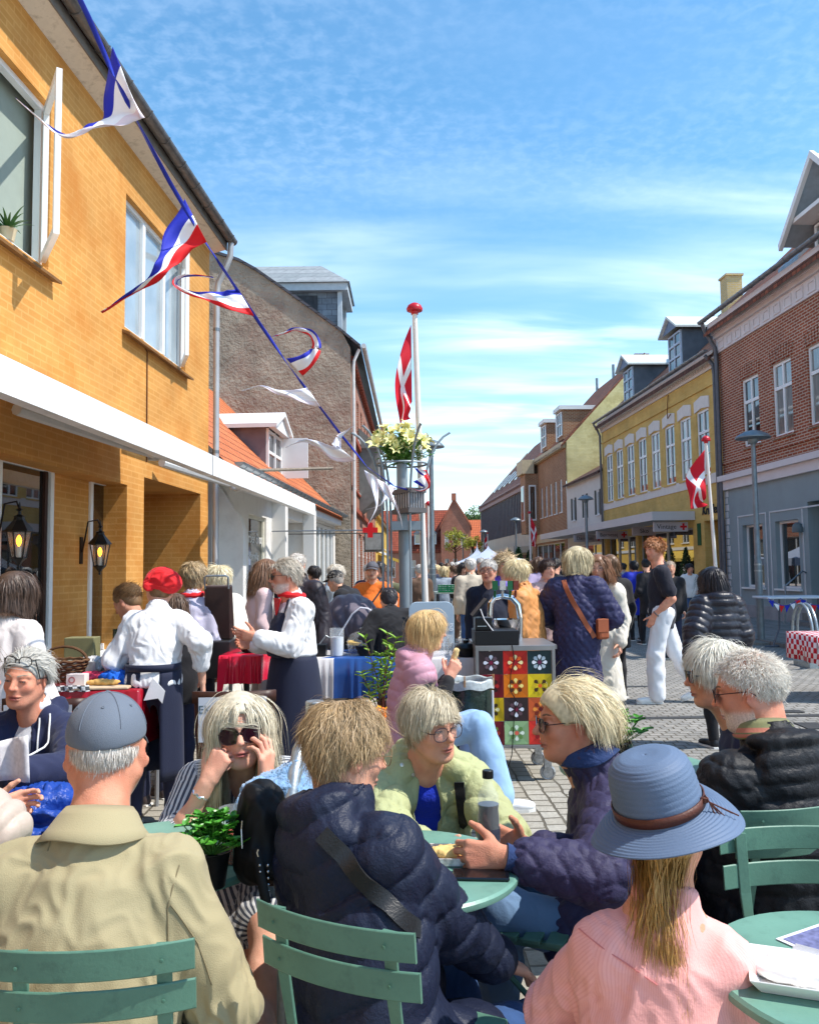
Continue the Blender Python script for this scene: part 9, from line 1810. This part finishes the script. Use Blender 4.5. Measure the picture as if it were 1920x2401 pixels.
P = Pose(0,0,1.80,118,lean=2,sw=.178,head=(-6,2,0),headpos=aY(668,1352,5.7),aL=dict(w=aY(602,1495,5.45),pole=(.3,-1,-.4),hd=(-.15,1,.22),pn=(-.9,.1,.3),curl=(18,26,18)),aR=dict(w=aY(590,1512,5.75),pole=(.3,-1,-.4),hd=(-.3,1,.1),pn=(-1,0,.2),curl=(20,30,20)),lL=dict(l=(.10,.02,0)),lR=dict(l=(.10,-.03,0)))
person('man with swept grey hair, sunglasses, red neckerchief and long navy apron',P,(206,140,112),dict(w=1.02,jaw=1.06,neck=.062,beard=(206,196,188),bst=.7),H_((206,196,180),(140,126,108),n=2400,L=.085,lift=.10,grav=.14,combw=.7,comb=(0,-.9,-.15),curl=.08,vol=.012,width=.006),tops=[dict(bulk=.026,belly=.03,hem=-.08,collar=.035,mats=[wshirt],wr=.012,vox=.0085,sleeve=.93,sleeve_r=.018)],pants=dict(mats=[denim],bulk=.012),shoes=(60,50,40),gls=dict(kind='sun',frame=(30,24,22),lens=(30,20,16)),parts=dict(bare=.6))
M2_ = P;apron(P,dnavy,-.66,2.5,flare=.10);neckerchief(P,redsc);bib(P,dnavy,.043,.03)
for s_ in (-1,1):
 q,n = drape(P.tops,P.ch+P.M2[:,0]*s_*.10+P.u*.12,P.nb+P.M2[:,0]*s_*.06+P.M2[:,1]*.05,P.f,8,.004);
 if len(q) > 4:ribbon(q,n,.02,.003,dnavy,P.t,'apron_strap')
P = Pose(0,0,1.70,-12,lean=4,sw=.165,head=(-22,4,0),headpos=aY(38,1392,4.5),aR=dict(w=aY(128,1668,4.3),pole=(.3,-.5,-.5)),aL=dict(wl=(.1,.25,-.42)))
person('woman with brown bob and off white jumper standing at the far left table',P,hr=H_((96,74,60),(50,38,32),n=3000,**dict(bob,L=.22)),tops=[dict(bulk=.024,hem=.10,collar=.0,mats=[cloth('ivory_knit',(222,212,208),.9)],wr=.010,vox=.0085,sleeve=.97,sleeve_r=.012)],pants=dict(mats=[dkj]),shoes=(30,30,34))
P = Pose(0,0,1.64,62,lean=26,sw=.15,head=(10,30,0),headpos=aY(298,1412,5.6),aR=dict(wl=(-.05,.30,-.35)),aL=dict(wl=(-.05,.30,-.35)))
person('woman with brown hair tied up bending over the red table behind the headscarf',P,(200,140,112),hr=H_((150,116,80),(88,62,44),n=2000,L=.07,lift=.03,grav=.0,combw=.9,comb=(0,-1,.2),curl=.02,vol=.008),tops=[dict(bulk=.012,hem=.1,collar=.02,mats=[dnavy],vox=.011)],pants=dict(mats=[dkj]),shoes=(70,60,60))
P = stand(450,1325,6.35,4,lean=3,sw=.165,head=(-10,6,0))
person('woman in lavender shirt with red neckerchief and apron seen from behind',P,(206,146,120),hr=H_((186,160,120),(120,92,62),n=2400,**dict(crop,L=.09,lift=.2)),tops=[dict(bulk=.020,hem=.04,collar=.03,mats=[cloth('lavender',(196,190,208))],wr=.012,vox=.011,sleeve=.85,sleeve_r=.015)],pants=dict(mats=[dnavy]),shoes=(30,30,34),parts=dict(bare=.6));neckerchief(P,redsc,tail=0);apron(P,dnavy,-.62,2.9)
P = stand(418,1402,5.9,30,lean=5,head=(10,25,0));person('brown haired helper in black top between the headscarf and the lavender shirt',P,hr=H_((110,84,64),(60,44,36),n=1600,**dict(longh,L=.30)),tops=[dict(bulk=.02,mats=[blk],vox=.012)],pants=dict(mats=[dkj]),shoes=(150,120,126))
P = stand(528,1330,7.3,62,lean=3,sw=.165,head=(12,18,0),aL=dict(wl=(-.02,.22,-.42)));person('blonde woman in long cream coat and sunglasses by the white shop',P,hr=H_((240,228,196),(212,190,140),n=2800,**dict(crop,L=.12,vol=.02)),tops=[dict(bulk=.030,hem=.42,flare=.03,collar=.03,mats=[cloth('cream_boucle',(226,218,204),.95,bump=.8,bs=120)],wr=.010,vox=.012,sleeve_r=.02)],pants=dict(mats=[cloth('grey_trousers',(140,130,130))]),shoes=(200,190,180),gls=dict(kind='sun'))
P = stand(604,1314,8.0,-62,lean=4,head=(0,18,0));person('young woman with long brown hair and pale pink hoodie',P,hr=H_((140,104,78),(84,58,44),n=2400,**dict(longh,L=.34)),tops=[dict(bulk=.022,hem=.2,mats=[cloth('pale_pink',(216,186,186))],vox=.014)],pants=dict(mats=[cloth('grey_trousers',(140,130,130))]),shoes=(230,230,230))
P = stand(704,1300,7.9,160,sw=.18,lean=2,aL=dict(wl=(.12,.06,-.50)),aR=dict(wl=(.02,.1,-.48)));person('tall man in dark brown anorak standing behind the stall table beyond the aproned man',P,hr=H_((214,206,196),(180,170,160),n=1200,**short),tops=[dict(bulk=.045,hem=.22,flare=.02,collar=.05,cw=.03,mats=[mat('dark_anorak',(44,38,44),.5,.08,bump2=.15,b2s=20)],wr=.010,vox=.010,sleeve_r=.01)],pants=dict(mats=[blk]),shoes=(30,30,34))
P = Pose(0,0,1.78,66,lean=32,sw=.175,head=(0,16,0),headpos=aY(786,1362,9.6),aL=dict(wl=(-.05,.1,-.5)),aR=dict(wl=(0,.2,-.45)));person('man in black cap and black jacket leaning forward by the shop windows',P,hr=H_((200,190,180),(160,150,140),n=800,**short),tops=[dict(bulk=.04,hem=.1,mats=[blk],wr=.014,vox=.016)],pants=dict(mats=[cloth('stone_chinos',(176,166,146))]),shoes=(60,50,44));cap_hat(P,mat('cap_black',(26,26,28),.6),P.t)
P = stand(768,1328,9.9,-70,H=1.56,lean=6,head=(0,20,0));person('short woman in pale denim shirt facing the man in black cap',P,hr=H_((222,212,196),(190,176,156),n=1500,**crop),tops=[dict(bulk=.02,hem=.2,mats=[cloth('pale_denim',(176,200,220))],vox=.018)],pants=dict(mats=[denim]),shoes=(220,220,220))
P = Pose(*aY(874,1320,10.8)[:2],aY(874,1322,10.8)[2],176,sw=.18,aR=dict(wl=(.10,.10,-.36),pole=(1,-.6,0)),aL=dict(wl=(.06,.18,-.34),pole=(1,-.5,0)))
person('bearded man in orange shirt and grey cap with crossbody bag',P,g=dict(beard=(150,120,100)),hr=H_((120,96,80),(90,70,60),n=800,**short),tops=[dict(bulk=.03,belly=.04,hem=.12,mats=[cloth('orange_shirt',(226,112,34))],wr=.014,vox=.016,sleeve_r=.015)],pants=dict(mats=[denim]),shoes=(60,50,44));cap_hat(P,mat('cap_grey',(90,90,98),.7),P.t);q,n = drape(P.tops,P.shL+P.f*.1+P.u*.04,P.hip+P.r*.14+P.f*.1,P.f,16,.006);ribbon(q,n,.022,.005,mat('strap_black',(26,22,22),.6),P.t,'bag_strap') if len(q) > 4 else None
P = Pose(0,0,1.74,12,lean=34,sw=.175,head=(0,20,0),headpos=aY(912,1408,7.4),aL=dict(w=aY(868,1560,7.1),pole=(.9,-.4,.3)),aR=dict(wl=(0,.3,-.4)));person('person in black hooded jacket leaning over the stall behind the column',P,hr=H_((60,56,60),(40,38,40),n=900,**short),tops=[dict(bulk=.04,hem=.1,mats=[cloth('black_fleece',(24,24,28),.9)],wr=.014,vox=.012,sleeve_r=.02)],pants=dict(mats=[blk]),shoes=(60,60,64))
pinkq = mat('rose_nylon',(190,140,156),.55,.06,spec=.4,bump2=.15,b2s=26)
P = Pose(0,0,1.66,-82,sit=True,seat=.62,lean=6,sw=.155,head=(6,4,0),headpos=aY(1003,1478,5.05),aR=dict(w=aY(1052,1592,4.9),pole=(.2,-1,-.6),hd=(-.1,.5,.9),pn=(-1,.2,.1),curl=(50,60,40)),aL=dict(w=aY(1050,1590,5.15),pole=(.3,-.8,-.8),hd=(-.1,.5,.9),pn=(-1,.2,.1),curl=(50,60,40)),lR=dict(a=aY(1168,1868,4.75),pole=(.1,.6,1)),lL=dict(a=aY(1120,1850,5.2),pole=(.1,.6,1)))
def hood_p(S):S.ell(P.nb-P.M2[:,1]*.075-P.M2[:,2]*.01,(.11,.06,.065),P.M2,.03)
person('blonde woman in rose quilted vest eating beside the planter in wide pale jeans',P,(222,160,134),dict(w=.97,neck=.052),H_((232,198,138),(176,132,80),n=3200,L=.17,lift=.06,grav=.42,combw=.5,comb=(0,-.2,-.5),curl=.05,vol=.016,shell=.004,width=.0046,Lf=lambda p,d:np.where(d[:,1] > .5,.085,.18)),
       tops=[dict(bulk=.012,collar=.02,mats=[blk],vox=.009,sleeve=.96,sleeve_r=.006),dict(bulk=.042,collar=.05,cw=.028,thighs=.25,mats=[pinkq],style='puffer',amp=.012,sp=.06,vox=.0085,sleeve=0,extra=hood_p)],pants=dict(mats=[cloth('ice_jeans',(142,176,214),.85,var=.1,vs=9)],bulk=.010,flare=.045,cut=.98),shoes=(232,232,232),gls=dict(kind='clear',frame=(200,190,180),thick=.001))
M12 = P;c = P.arms['R']['w']+np.array((.02,0,.085));t = thing('sandwich','pale rolled sandwich in a napkin held by the woman in rose vest','food',c);S = SDF();S.cone(c+pt(.0,.05,-.02),c+pt(.03,.04,.075),.020,.018,.01);V,F = S.mesh(.004);link('bread_roll',mesh_np('roll',V+vnormals(V,F)*(snoise(V,40,1)*.002)[:,None],F,[mat('flatbread',(226,196,138),.8,.2,vs=50)]),t,True);m = MB();m.grid([[c+pt(-.02+.05*x,.03,-.06+.07*z-.02*x) for z in (0,.5,1)] for x in np.linspace(0,1,5)]);m.build('napkin',mat('paper_white',(236,234,230),.6),t,solid=.003)
P = stand(1146,1315,8.3,172,sw=.182,head=(-14,4,0));person('grey haired man in navy zip jumper and glasses behind the till',P,(212,150,124),dict(jaw=1.05),H_((206,200,192),(160,152,146),n=2000,**short),tops=[dict(bulk=.026,belly=.03,hem=.15,collar=.045,mats=[cloth('navy_jumper',(20,26,46))],wr=.010,vox=.013)],pants=dict(mats=[dkj]),shoes=(40,40,44),gls=dict(kind='clear',frame=(30,26,26),thick=.002))
P = stand(1178,1322,9.2,190,H=1.64);person('curly blonde woman in purple and black jacket behind the beer taps',P,hr=H_((224,200,160),(170,140,100),n=1800,L=.14,lift=.25,grav=.2,curl=.5,vol=.03),tops=[dict(bulk=.035,hem=.15,mats=[mat('violet_nylon',(92,66,180),.5,.1)],style='puffer',amp=.012,sp=.06,vox=.014)],pants=dict(mats=[blk]),shoes=(40,40,44))
P = stand(1236,1315,7.1,62,lean=5,sw=.165,head=(22,16,0),aL=dict(wl=(-.02,.22,-.40)),aR=dict(wl=(0,.25,-.35)));person('short haired blonde woman in camel quilted jacket looking down at the cart',P,(216,152,126),dict(),H_((236,218,172),(170,142,98),n=3000,**dict(crop,L=.095,comb=(0,.5,-.3),vol=.018)),tops=[dict(bulk=.034,hem=.24,flare=.02,collar=.045,cw=.02,mats=[mat('camel_nylon',(206,140,82),.55,.06,bump2=.15,b2s=24)],style='quilt',amp=.010,sp=.09,wr=.012,vox=.011,sleeve_r=.015)],pants=dict(mats=[dkj]),shoes=(60,50,44),gls=dict(kind='clear',frame=(170,110,110)))
P = stand(1104,1311,12.6,4,sw=.178);person('man in beige blouson and jeans seen from behind before the tents',P,hr=H_((222,216,208),(180,174,166),n=1500,**short),tops=[dict(bulk=.036,hem=.08,mats=[cloth('beige_blouson',(190,178,160))],wr=.014,vox=.018,sleeve_r=.02)],pants=dict(mats=[denim],bulk=.012),shoes=(40,36,34))
P = stand(1278,1325,9.6,200,H=1.58,aR=dict(wl=(-.1,.2,-.1),pole=(.5,0,-1)));person('smiling woman with short dark hair and floral scarf behind the camel jacket',P,g=dict(smile=1),hr=H_((74,52,42),(44,30,26),n=2400,**crop),tops=[dict(bulk=.03,hem=.2,mats=[cloth('floral',(206,170,160),.9,spot=(150,90,90),spots=30)],vox=.015)],pants=dict(mats=[blk]),shoes=(40,40,44))
nq = mat('ink_nylon',(46,46,80),.6,.08,spec=.35,bump2=.15,b2s=24)
P = stand(1347,1284,7.0,-22,lean=4,sw=.172,head=(-42,8,0),aR=dict(wl=(-.04,.22,-.36),pole=(1,-.5,0)),aL=dict(wl=(.0,.24,-.34),pole=(1,-.4,0)),lR=dict(l=(.02,-.30,.02),pitch=10,pole=(.1,1,.2)),lL=dict(l=(.12,.16,0)))
person('tall woman in long ink blue quilted coat with brown crossbody bag',P,(214,152,128),dict(),H_((216,200,160),(150,130,96),n=3400,**dict(bob,L=.19)),tops=[dict(bulk=.042,hem=.36,flare=.045,collar=.03,mats=[nq],style='quilt',amp=.013,sp=.062,wr=.012,vox=.0095,sleeve_r=.025)],pants=dict(mats=[denim],bulk=.012),shoes=(230,226,220),gls=dict(kind='clear',frame=(90,60,50)))
M17 = P;br = mat('tan_leather',(150,80,50),.5,.1,bump=.2,bs=200);q,n = drape(P.tops,P.nb-P.r*.09+P.u*-.01,P.hip+P.r*.16+P.u*.02,-P.f,24,.008);ribbon(q,n,.040,.006,br,P.t,'bag_strap') if len(q) > 4 else None
c = aY(1412,1475,6.85);t = thing('shoulder_bag','tan leather bag at the hip of the tall woman in quilted coat','bag',c);m = MB();m.box(c,(.10,.07,.17),rot=Matrix.Rotation(.3,3,'Z'));m.build('bag_body',br,t,bevel=.02);m = MB();m.box(c+pt(0,-.036,.03),(.10,.01,.11),rot=Matrix.Rotation(.3,3,'Z'));m.build('flap',br,t,bevel=.004)
P = stand(1405,1318,7.9,150,H=1.60,head=(10,10,0));person('girl with long brown hair, glasses and long cream dress',P,g=dict(w=.95),hr=H_((150,104,72),(92,60,42),n=3000,**dict(longh,L=.32,part=0)),tops=[dict(bulk=.020,hem=.62,flare=.08,collar=0,mats=[cloth('cream_dress',(222,212,196))],wr=.012,vox=.012,sleeve_r=.02)],pants=dict(mats=[cloth('white_jeans',(216,216,214))]),shoes=(230,230,226),gls=dict(kind='clear',frame=(160,120,110)))
P = stand(1436,1330,9.5,20,H=1.62);person('woman in black coat half hidden behind the girl in cream',P,hr=H_((130,96,66),(80,56,40),n=1800,**bob),tops=[dict(bulk=.04,hem=.3,flare=.03,mats=[blk],vox=.016)],pants=dict(mats=[blk]),shoes=(40,40,44))
P = stand(1488,1322,16.8,6,H=1.60);person('woman in bright cobalt blue coat walking away before the shop',P,hr=H_((34,28,30),(20,16,18),n=1800,**crop),tops=[dict(bulk=.075,belly=.06,hem=.34,flare=.10,collar=.03,mats=[cloth('cobalt',(12,36,160))],wr=.012,vox=.022,sleeve_r=.02)],pants=dict(mats=[blk]),shoes=(30,30,34))
P = Pose(*aY(1545,1262,9.15)[:2],aY(1540,1264,9.15)[2],78,sw=.185,head=(34,4,0),aL=dict(wl=(.0,.09,-.44),pole=(.3,-1,0),hd=(-.25,.35,-1),curl=(30,40,30)),aR=dict(wl=(.0,.0,-.48)),lR=dict(l=(.08,-.36,.04),pitch=22,pole=(.1,1,.2)),lL=dict(l=(.08,.08,0),yaw=-10))
person('tall young man in black polo shirt and white trousers with hand in pocket',P,(222,156,128),dict(jaw=1.08,neck=.062,beard=(150,96,66),bst=.35,brow=(120,76,50)),H_((196,128,76),(124,74,44),n=2600,L=.075,lift=.22,grav=.10,combw=.55,comb=(.1,.7,.1),curl=.14,vol=.016),tops=[dict(bulk=.016,chest=.01,hem=.16,collar=.03,cw=.008,mats=[cloth('black_polo',(30,30,42),.85)],wr=.009,vox=.010,sleeve=.34,sleeve_r=.018)],pants=dict(mats=[cloth('white_trousers',(226,226,230),.85)],bulk=.022,flare=.026,wr=.012),shoes=(236,234,230),parts=dict(bare=1.75,arm=1.15,handR=0))
M20 = P;c = P.arms['L']['w']+(P.arms['L']['e']-P.arms['L']['w'])*.12;d = nrm(P.arms['L']['w']-P.arms['L']['e']);F3_ = frame_of(d,(0,0,1.));m = MB();m.tube([c+(F3_[:,0]*math.cos(a)+F3_[:,2]*math.sin(a))*.033 for a in np.linspace(0,6.283,21)],.007,6,cap=False);m.build('wrist_watch',mat('watch',(120,110,106),.3,.3,metal=.8),P.t,smooth=True)
P = stand(1570,1318,13.6,170,sw=.18);person('man in black jacket carrying a green bag behind the young man',P,hr=H_((200,180,160),(160,140,120),n=900,**short),tops=[dict(bulk=.04,hem=.25,mats=[blk],vox=.02)],pants=dict(mats=[dkj]),shoes=(30,30,34));c = aY(1582,1520,13.2);t = thing('carrier_bag','bright green carrier bag held behind the white trousers','bag',c);m = MB();m.box(c,(.16,.06,.34));m.build('bag_body',mat('bag_lime',(90,190,70),.5),t,bevel=.01);m = MB();m.tube([c+pt(-.05,0,.17),c+pt(-.03,0,.30),c+pt(.03,0,.30),c+pt(.05,0,.17)],.008,5);m.build('handle',mat('bag_lime',(90,190,70),.5),t)
P = stand(1680,1337,6.9,12,lean=2,sw=.172,head=(10,14,0),aL=dict(w=aY(1622,1545,6.7),pole=(1,-.3,0)),aR=dict(wl=(.08,.04,-.5)));
def hood_k(S):S.ell(P.nb-P.M2[:,1]*.09-P.M2[:,2]*.02,(.12,.06,.075),P.M2,.03);S.ell(P.nb-P.M2[:,1]*.06+P.M2[:,2]*.03,(.11,.07,.04),P.M2,.03)
person('dark haired woman in glossy black puffer jacket seen from behind',P,hr=H_((46,40,44),(20,17,20),n=3600,**dict(bob,L=.26)),tops=[dict(bulk=.055,hem=.26,flare=.015,collar=.04,cw=.03,mats=[mat('black_gloss_nylon',(30,29,40),.4,.08,spec=.5,bump2=.15,b2s=24)],style='puffer',amp=.014,sp=.062,wr=.006,vox=.0095,sleeve_r=.018,extra=hood_k)],pants=dict(mats=[blk]),shoes=(30,30,34))
print('T mid',round(time.time()-T0,1))
# ================= far crowd: every figure its own person
def crowd():
 tone = [(220,166,140),(206,148,122),(226,176,150)]
 cl = dict(black=(28,27,32),navy=(34,40,66),maroon=(110,26,44),palegrey=(150,160,172),pink=(214,160,166),white=(222,220,216),red=(180,34,44),teal=(34,110,100),beige=(196,182,158),denim=(70,100,146),olive=(96,98,70),lilac=(160,146,176),blue=(50,90,170),grey=(110,110,116),brown=(96,72,56),yellow=(206,170,90))
 hc = dict(grey=((206,202,196),(160,154,148)),blond=((222,200,152),(168,140,96)),brown=((112,82,58),(72,50,38)),dark=((46,38,36),(26,22,22)),white=((232,230,222),(200,196,186)))
 L = [  # u, vtop, Y, yaw, top, trousers, hair, cap, words
     (1040,1330,17.5,10,'palegrey','black','blond',0,'far woman in pale grey coat left of the maroon top'),(1056,1332,18.5,185,'pink','teal','blond',0,'far figure in pink top and green trousers'),
     (1068,1328,18,20,'maroon','black','brown',0,'far woman in maroon dress'),(1080,1322,16.5,200,'black','brown','dark',0,'far man in black coat left of the beige blouson'),
     (1126,1310,15.2,175,'black','navy','grey',0,'man with bald grey head facing us behind the beige blouson'),(1140,1318,17,185,'white','denim','white',0,'far white haired person behind the navy jumper'),
     (1192,1314,12.2,180,'grey','navy','grey',1,'man in flat cap and grey jacket holding his chin'),(1207,1310,14.5,10,'brown','black','dark',0,'far person in brown coat behind the flat cap'),
     (1220,1312,13.5,190,'beige','denim','white',0,'far white haired person behind the camel jacket'),(1265,1308,13.2,5,'lilac','black','brown',0,'man in lilac grey shirt seen from behind'),
     (1303,1310,12.5,8,'black','black','dark',0,'dark haired person in black left of the tall woman'),(1012,1322,20,0,'navy','denim','grey',0,'far person in navy beside the lamp post'),
     (1025,1326,22,190,'white','denim','blond',0,'far person in white left of the crates'),(1034,1320,26,0,'teal','black','dark',0,'far person in teal beyond the crates'),
     (1050,1321,27,185,'red','denim','brown',0,'far person in red beyond the pink top'),(1062,1318,30,5,'grey','navy','grey',0,'far person in grey beyond the maroon dress'),
     (1075,1319,25,190,'beige','black','white',0,'far person in beige beyond the black coat'),(1090,1318,28,10,'blue','denim','blond',0,'far person in blue left of the tent'),
     (1098,1312,21,185,'black','black','dark',0,'far person in black beneath the left tent edge'),(1158,1318,20,0,'olive','denim','brown',0,'far person in olive under the tent'),
     (1170,1317,24,180,'lilac','black','grey',0,'far person in lilac under the tent'),(1182,1316,22,8,'navy','navy','blond',0,'far person in navy right of the tent'),
     (1200,1320,27,0,'red','black','dark',0,'far person in red near the conifers'),(1230,1318,21,190,'grey','denim','grey',0,'far person in grey near the right conifer'),
     (1246,1316,18,6,'brown','black','brown',0,'far person in brown left of the lilac shirt'),(1290,1318,18,180,'maroon','denim','blond',0,'far blond person in maroon by the bay house'),
     (1318,1318,22,5,'black','navy','dark',0,'far person in black before the shop row'),(1330,1322,24,185,'blue','black','grey',0,'far person in blue before the shop row'),
     (1450,1326,21,0,'grey','denim','brown',0,'far person in grey window shopping left of the cobalt coat'),(1462,1322,23,10,'palegrey','denim','dark',0,'far person in pale coat beyond the cobalt coat'),
     (1518,1312,15.8,4,'black','black','dark',0,'person in black between the cobalt coat and the young man'),(1616,1326,20,175,'white','denim','dark',0,'far person in striped top by the shop window'),
     (862,1326,14,182,'navy','denim','grey',0,'far person in navy left of the orange shirt'),(893,1320,16,185,'grey','black','dark',0,'far person in grey right of the orange shirt'),
     (915,1330,12.5,175,'olive','denim','brown',0,'person with red scarf behind the column rods'),(742,1330,11.8,10,'brown','black','dark',0,'dark haired person mirrored spot by the shop front'),
     (985,1326,15,6,'brown','navy','grey',0,'person in brown directly behind the lamp post'),(1344,1326,28,0,'white','black','blond',0,'far person in white by the small white house'),
     (1106,1322,40,0,'navy','navy','dark',0,'very far figure in navy under the tents'),(1020,1322,42,180,'grey','black','grey',0,'very far figure in grey near the brick gable'),(1044,1323,44,0,'white','denim','brown',0,'very far figure in white near the brick gable'),(1068,1323,48,0,'maroon','black','brown',0,'very far figure in maroon near the pollarded tree')]
 for i,(u,vt,Y,yaw,tp,tr,hk,cp,lab) in enumerate(L):
  r = random.Random(i*7+1);x = aY(u,vt,Y);H = min(1.86,max(1.54,x[2]));yaw += r.uniform(-25,25)
  P = Pose(x[0],Y,H,yaw,lean=r.uniform(0,6),sw=.165,head=(r.uniform(-25,25),r.uniform(0,14),0),aL=dict(wl=(.05,r.uniform(.02,.25),-.46+r.uniform(0,.1))),aR=dict(wl=(.05,r.uniform(.02,.25),-.46+r.uniform(0,.1))) if not cp else dict(wl=(-.12,.2,.02),pole=(.5,0,-1)),lL=dict(l=(.1,r.uniform(-.05,.15),0)),lR=dict(l=(.1,r.uniform(-.12,.05),0)))
  hs_ = short if hk in ('grey','dark') and i % 2 == 0 else (crop if i % 3 else bob);c1,c2 = hc[hk]
  person(lab,P,tone[i % 3],dict(),H_(c1,c2,n=1500,seed=i,**hs_),tops=[dict(bulk=r.uniform(.02,.045),hem=r.choice((.1,.18,.3)),flare=.01,mats=[cloth('far_'+tp,cl[tp])],wr=.012,seed=i,sleeve_r=.01)],pants=dict(mats=[cloth('far_'+tr,cl[tr])]),shoes=(40,38,40),group='shoppers filling the street beyond the stalls',face=False)
  if cp:cap_hat(P,mat('flat_cap',(176,170,160),.8),P.t)
crowd()
print('T crowd',round(time.time()-T0,1),len(bpy.data.objects))
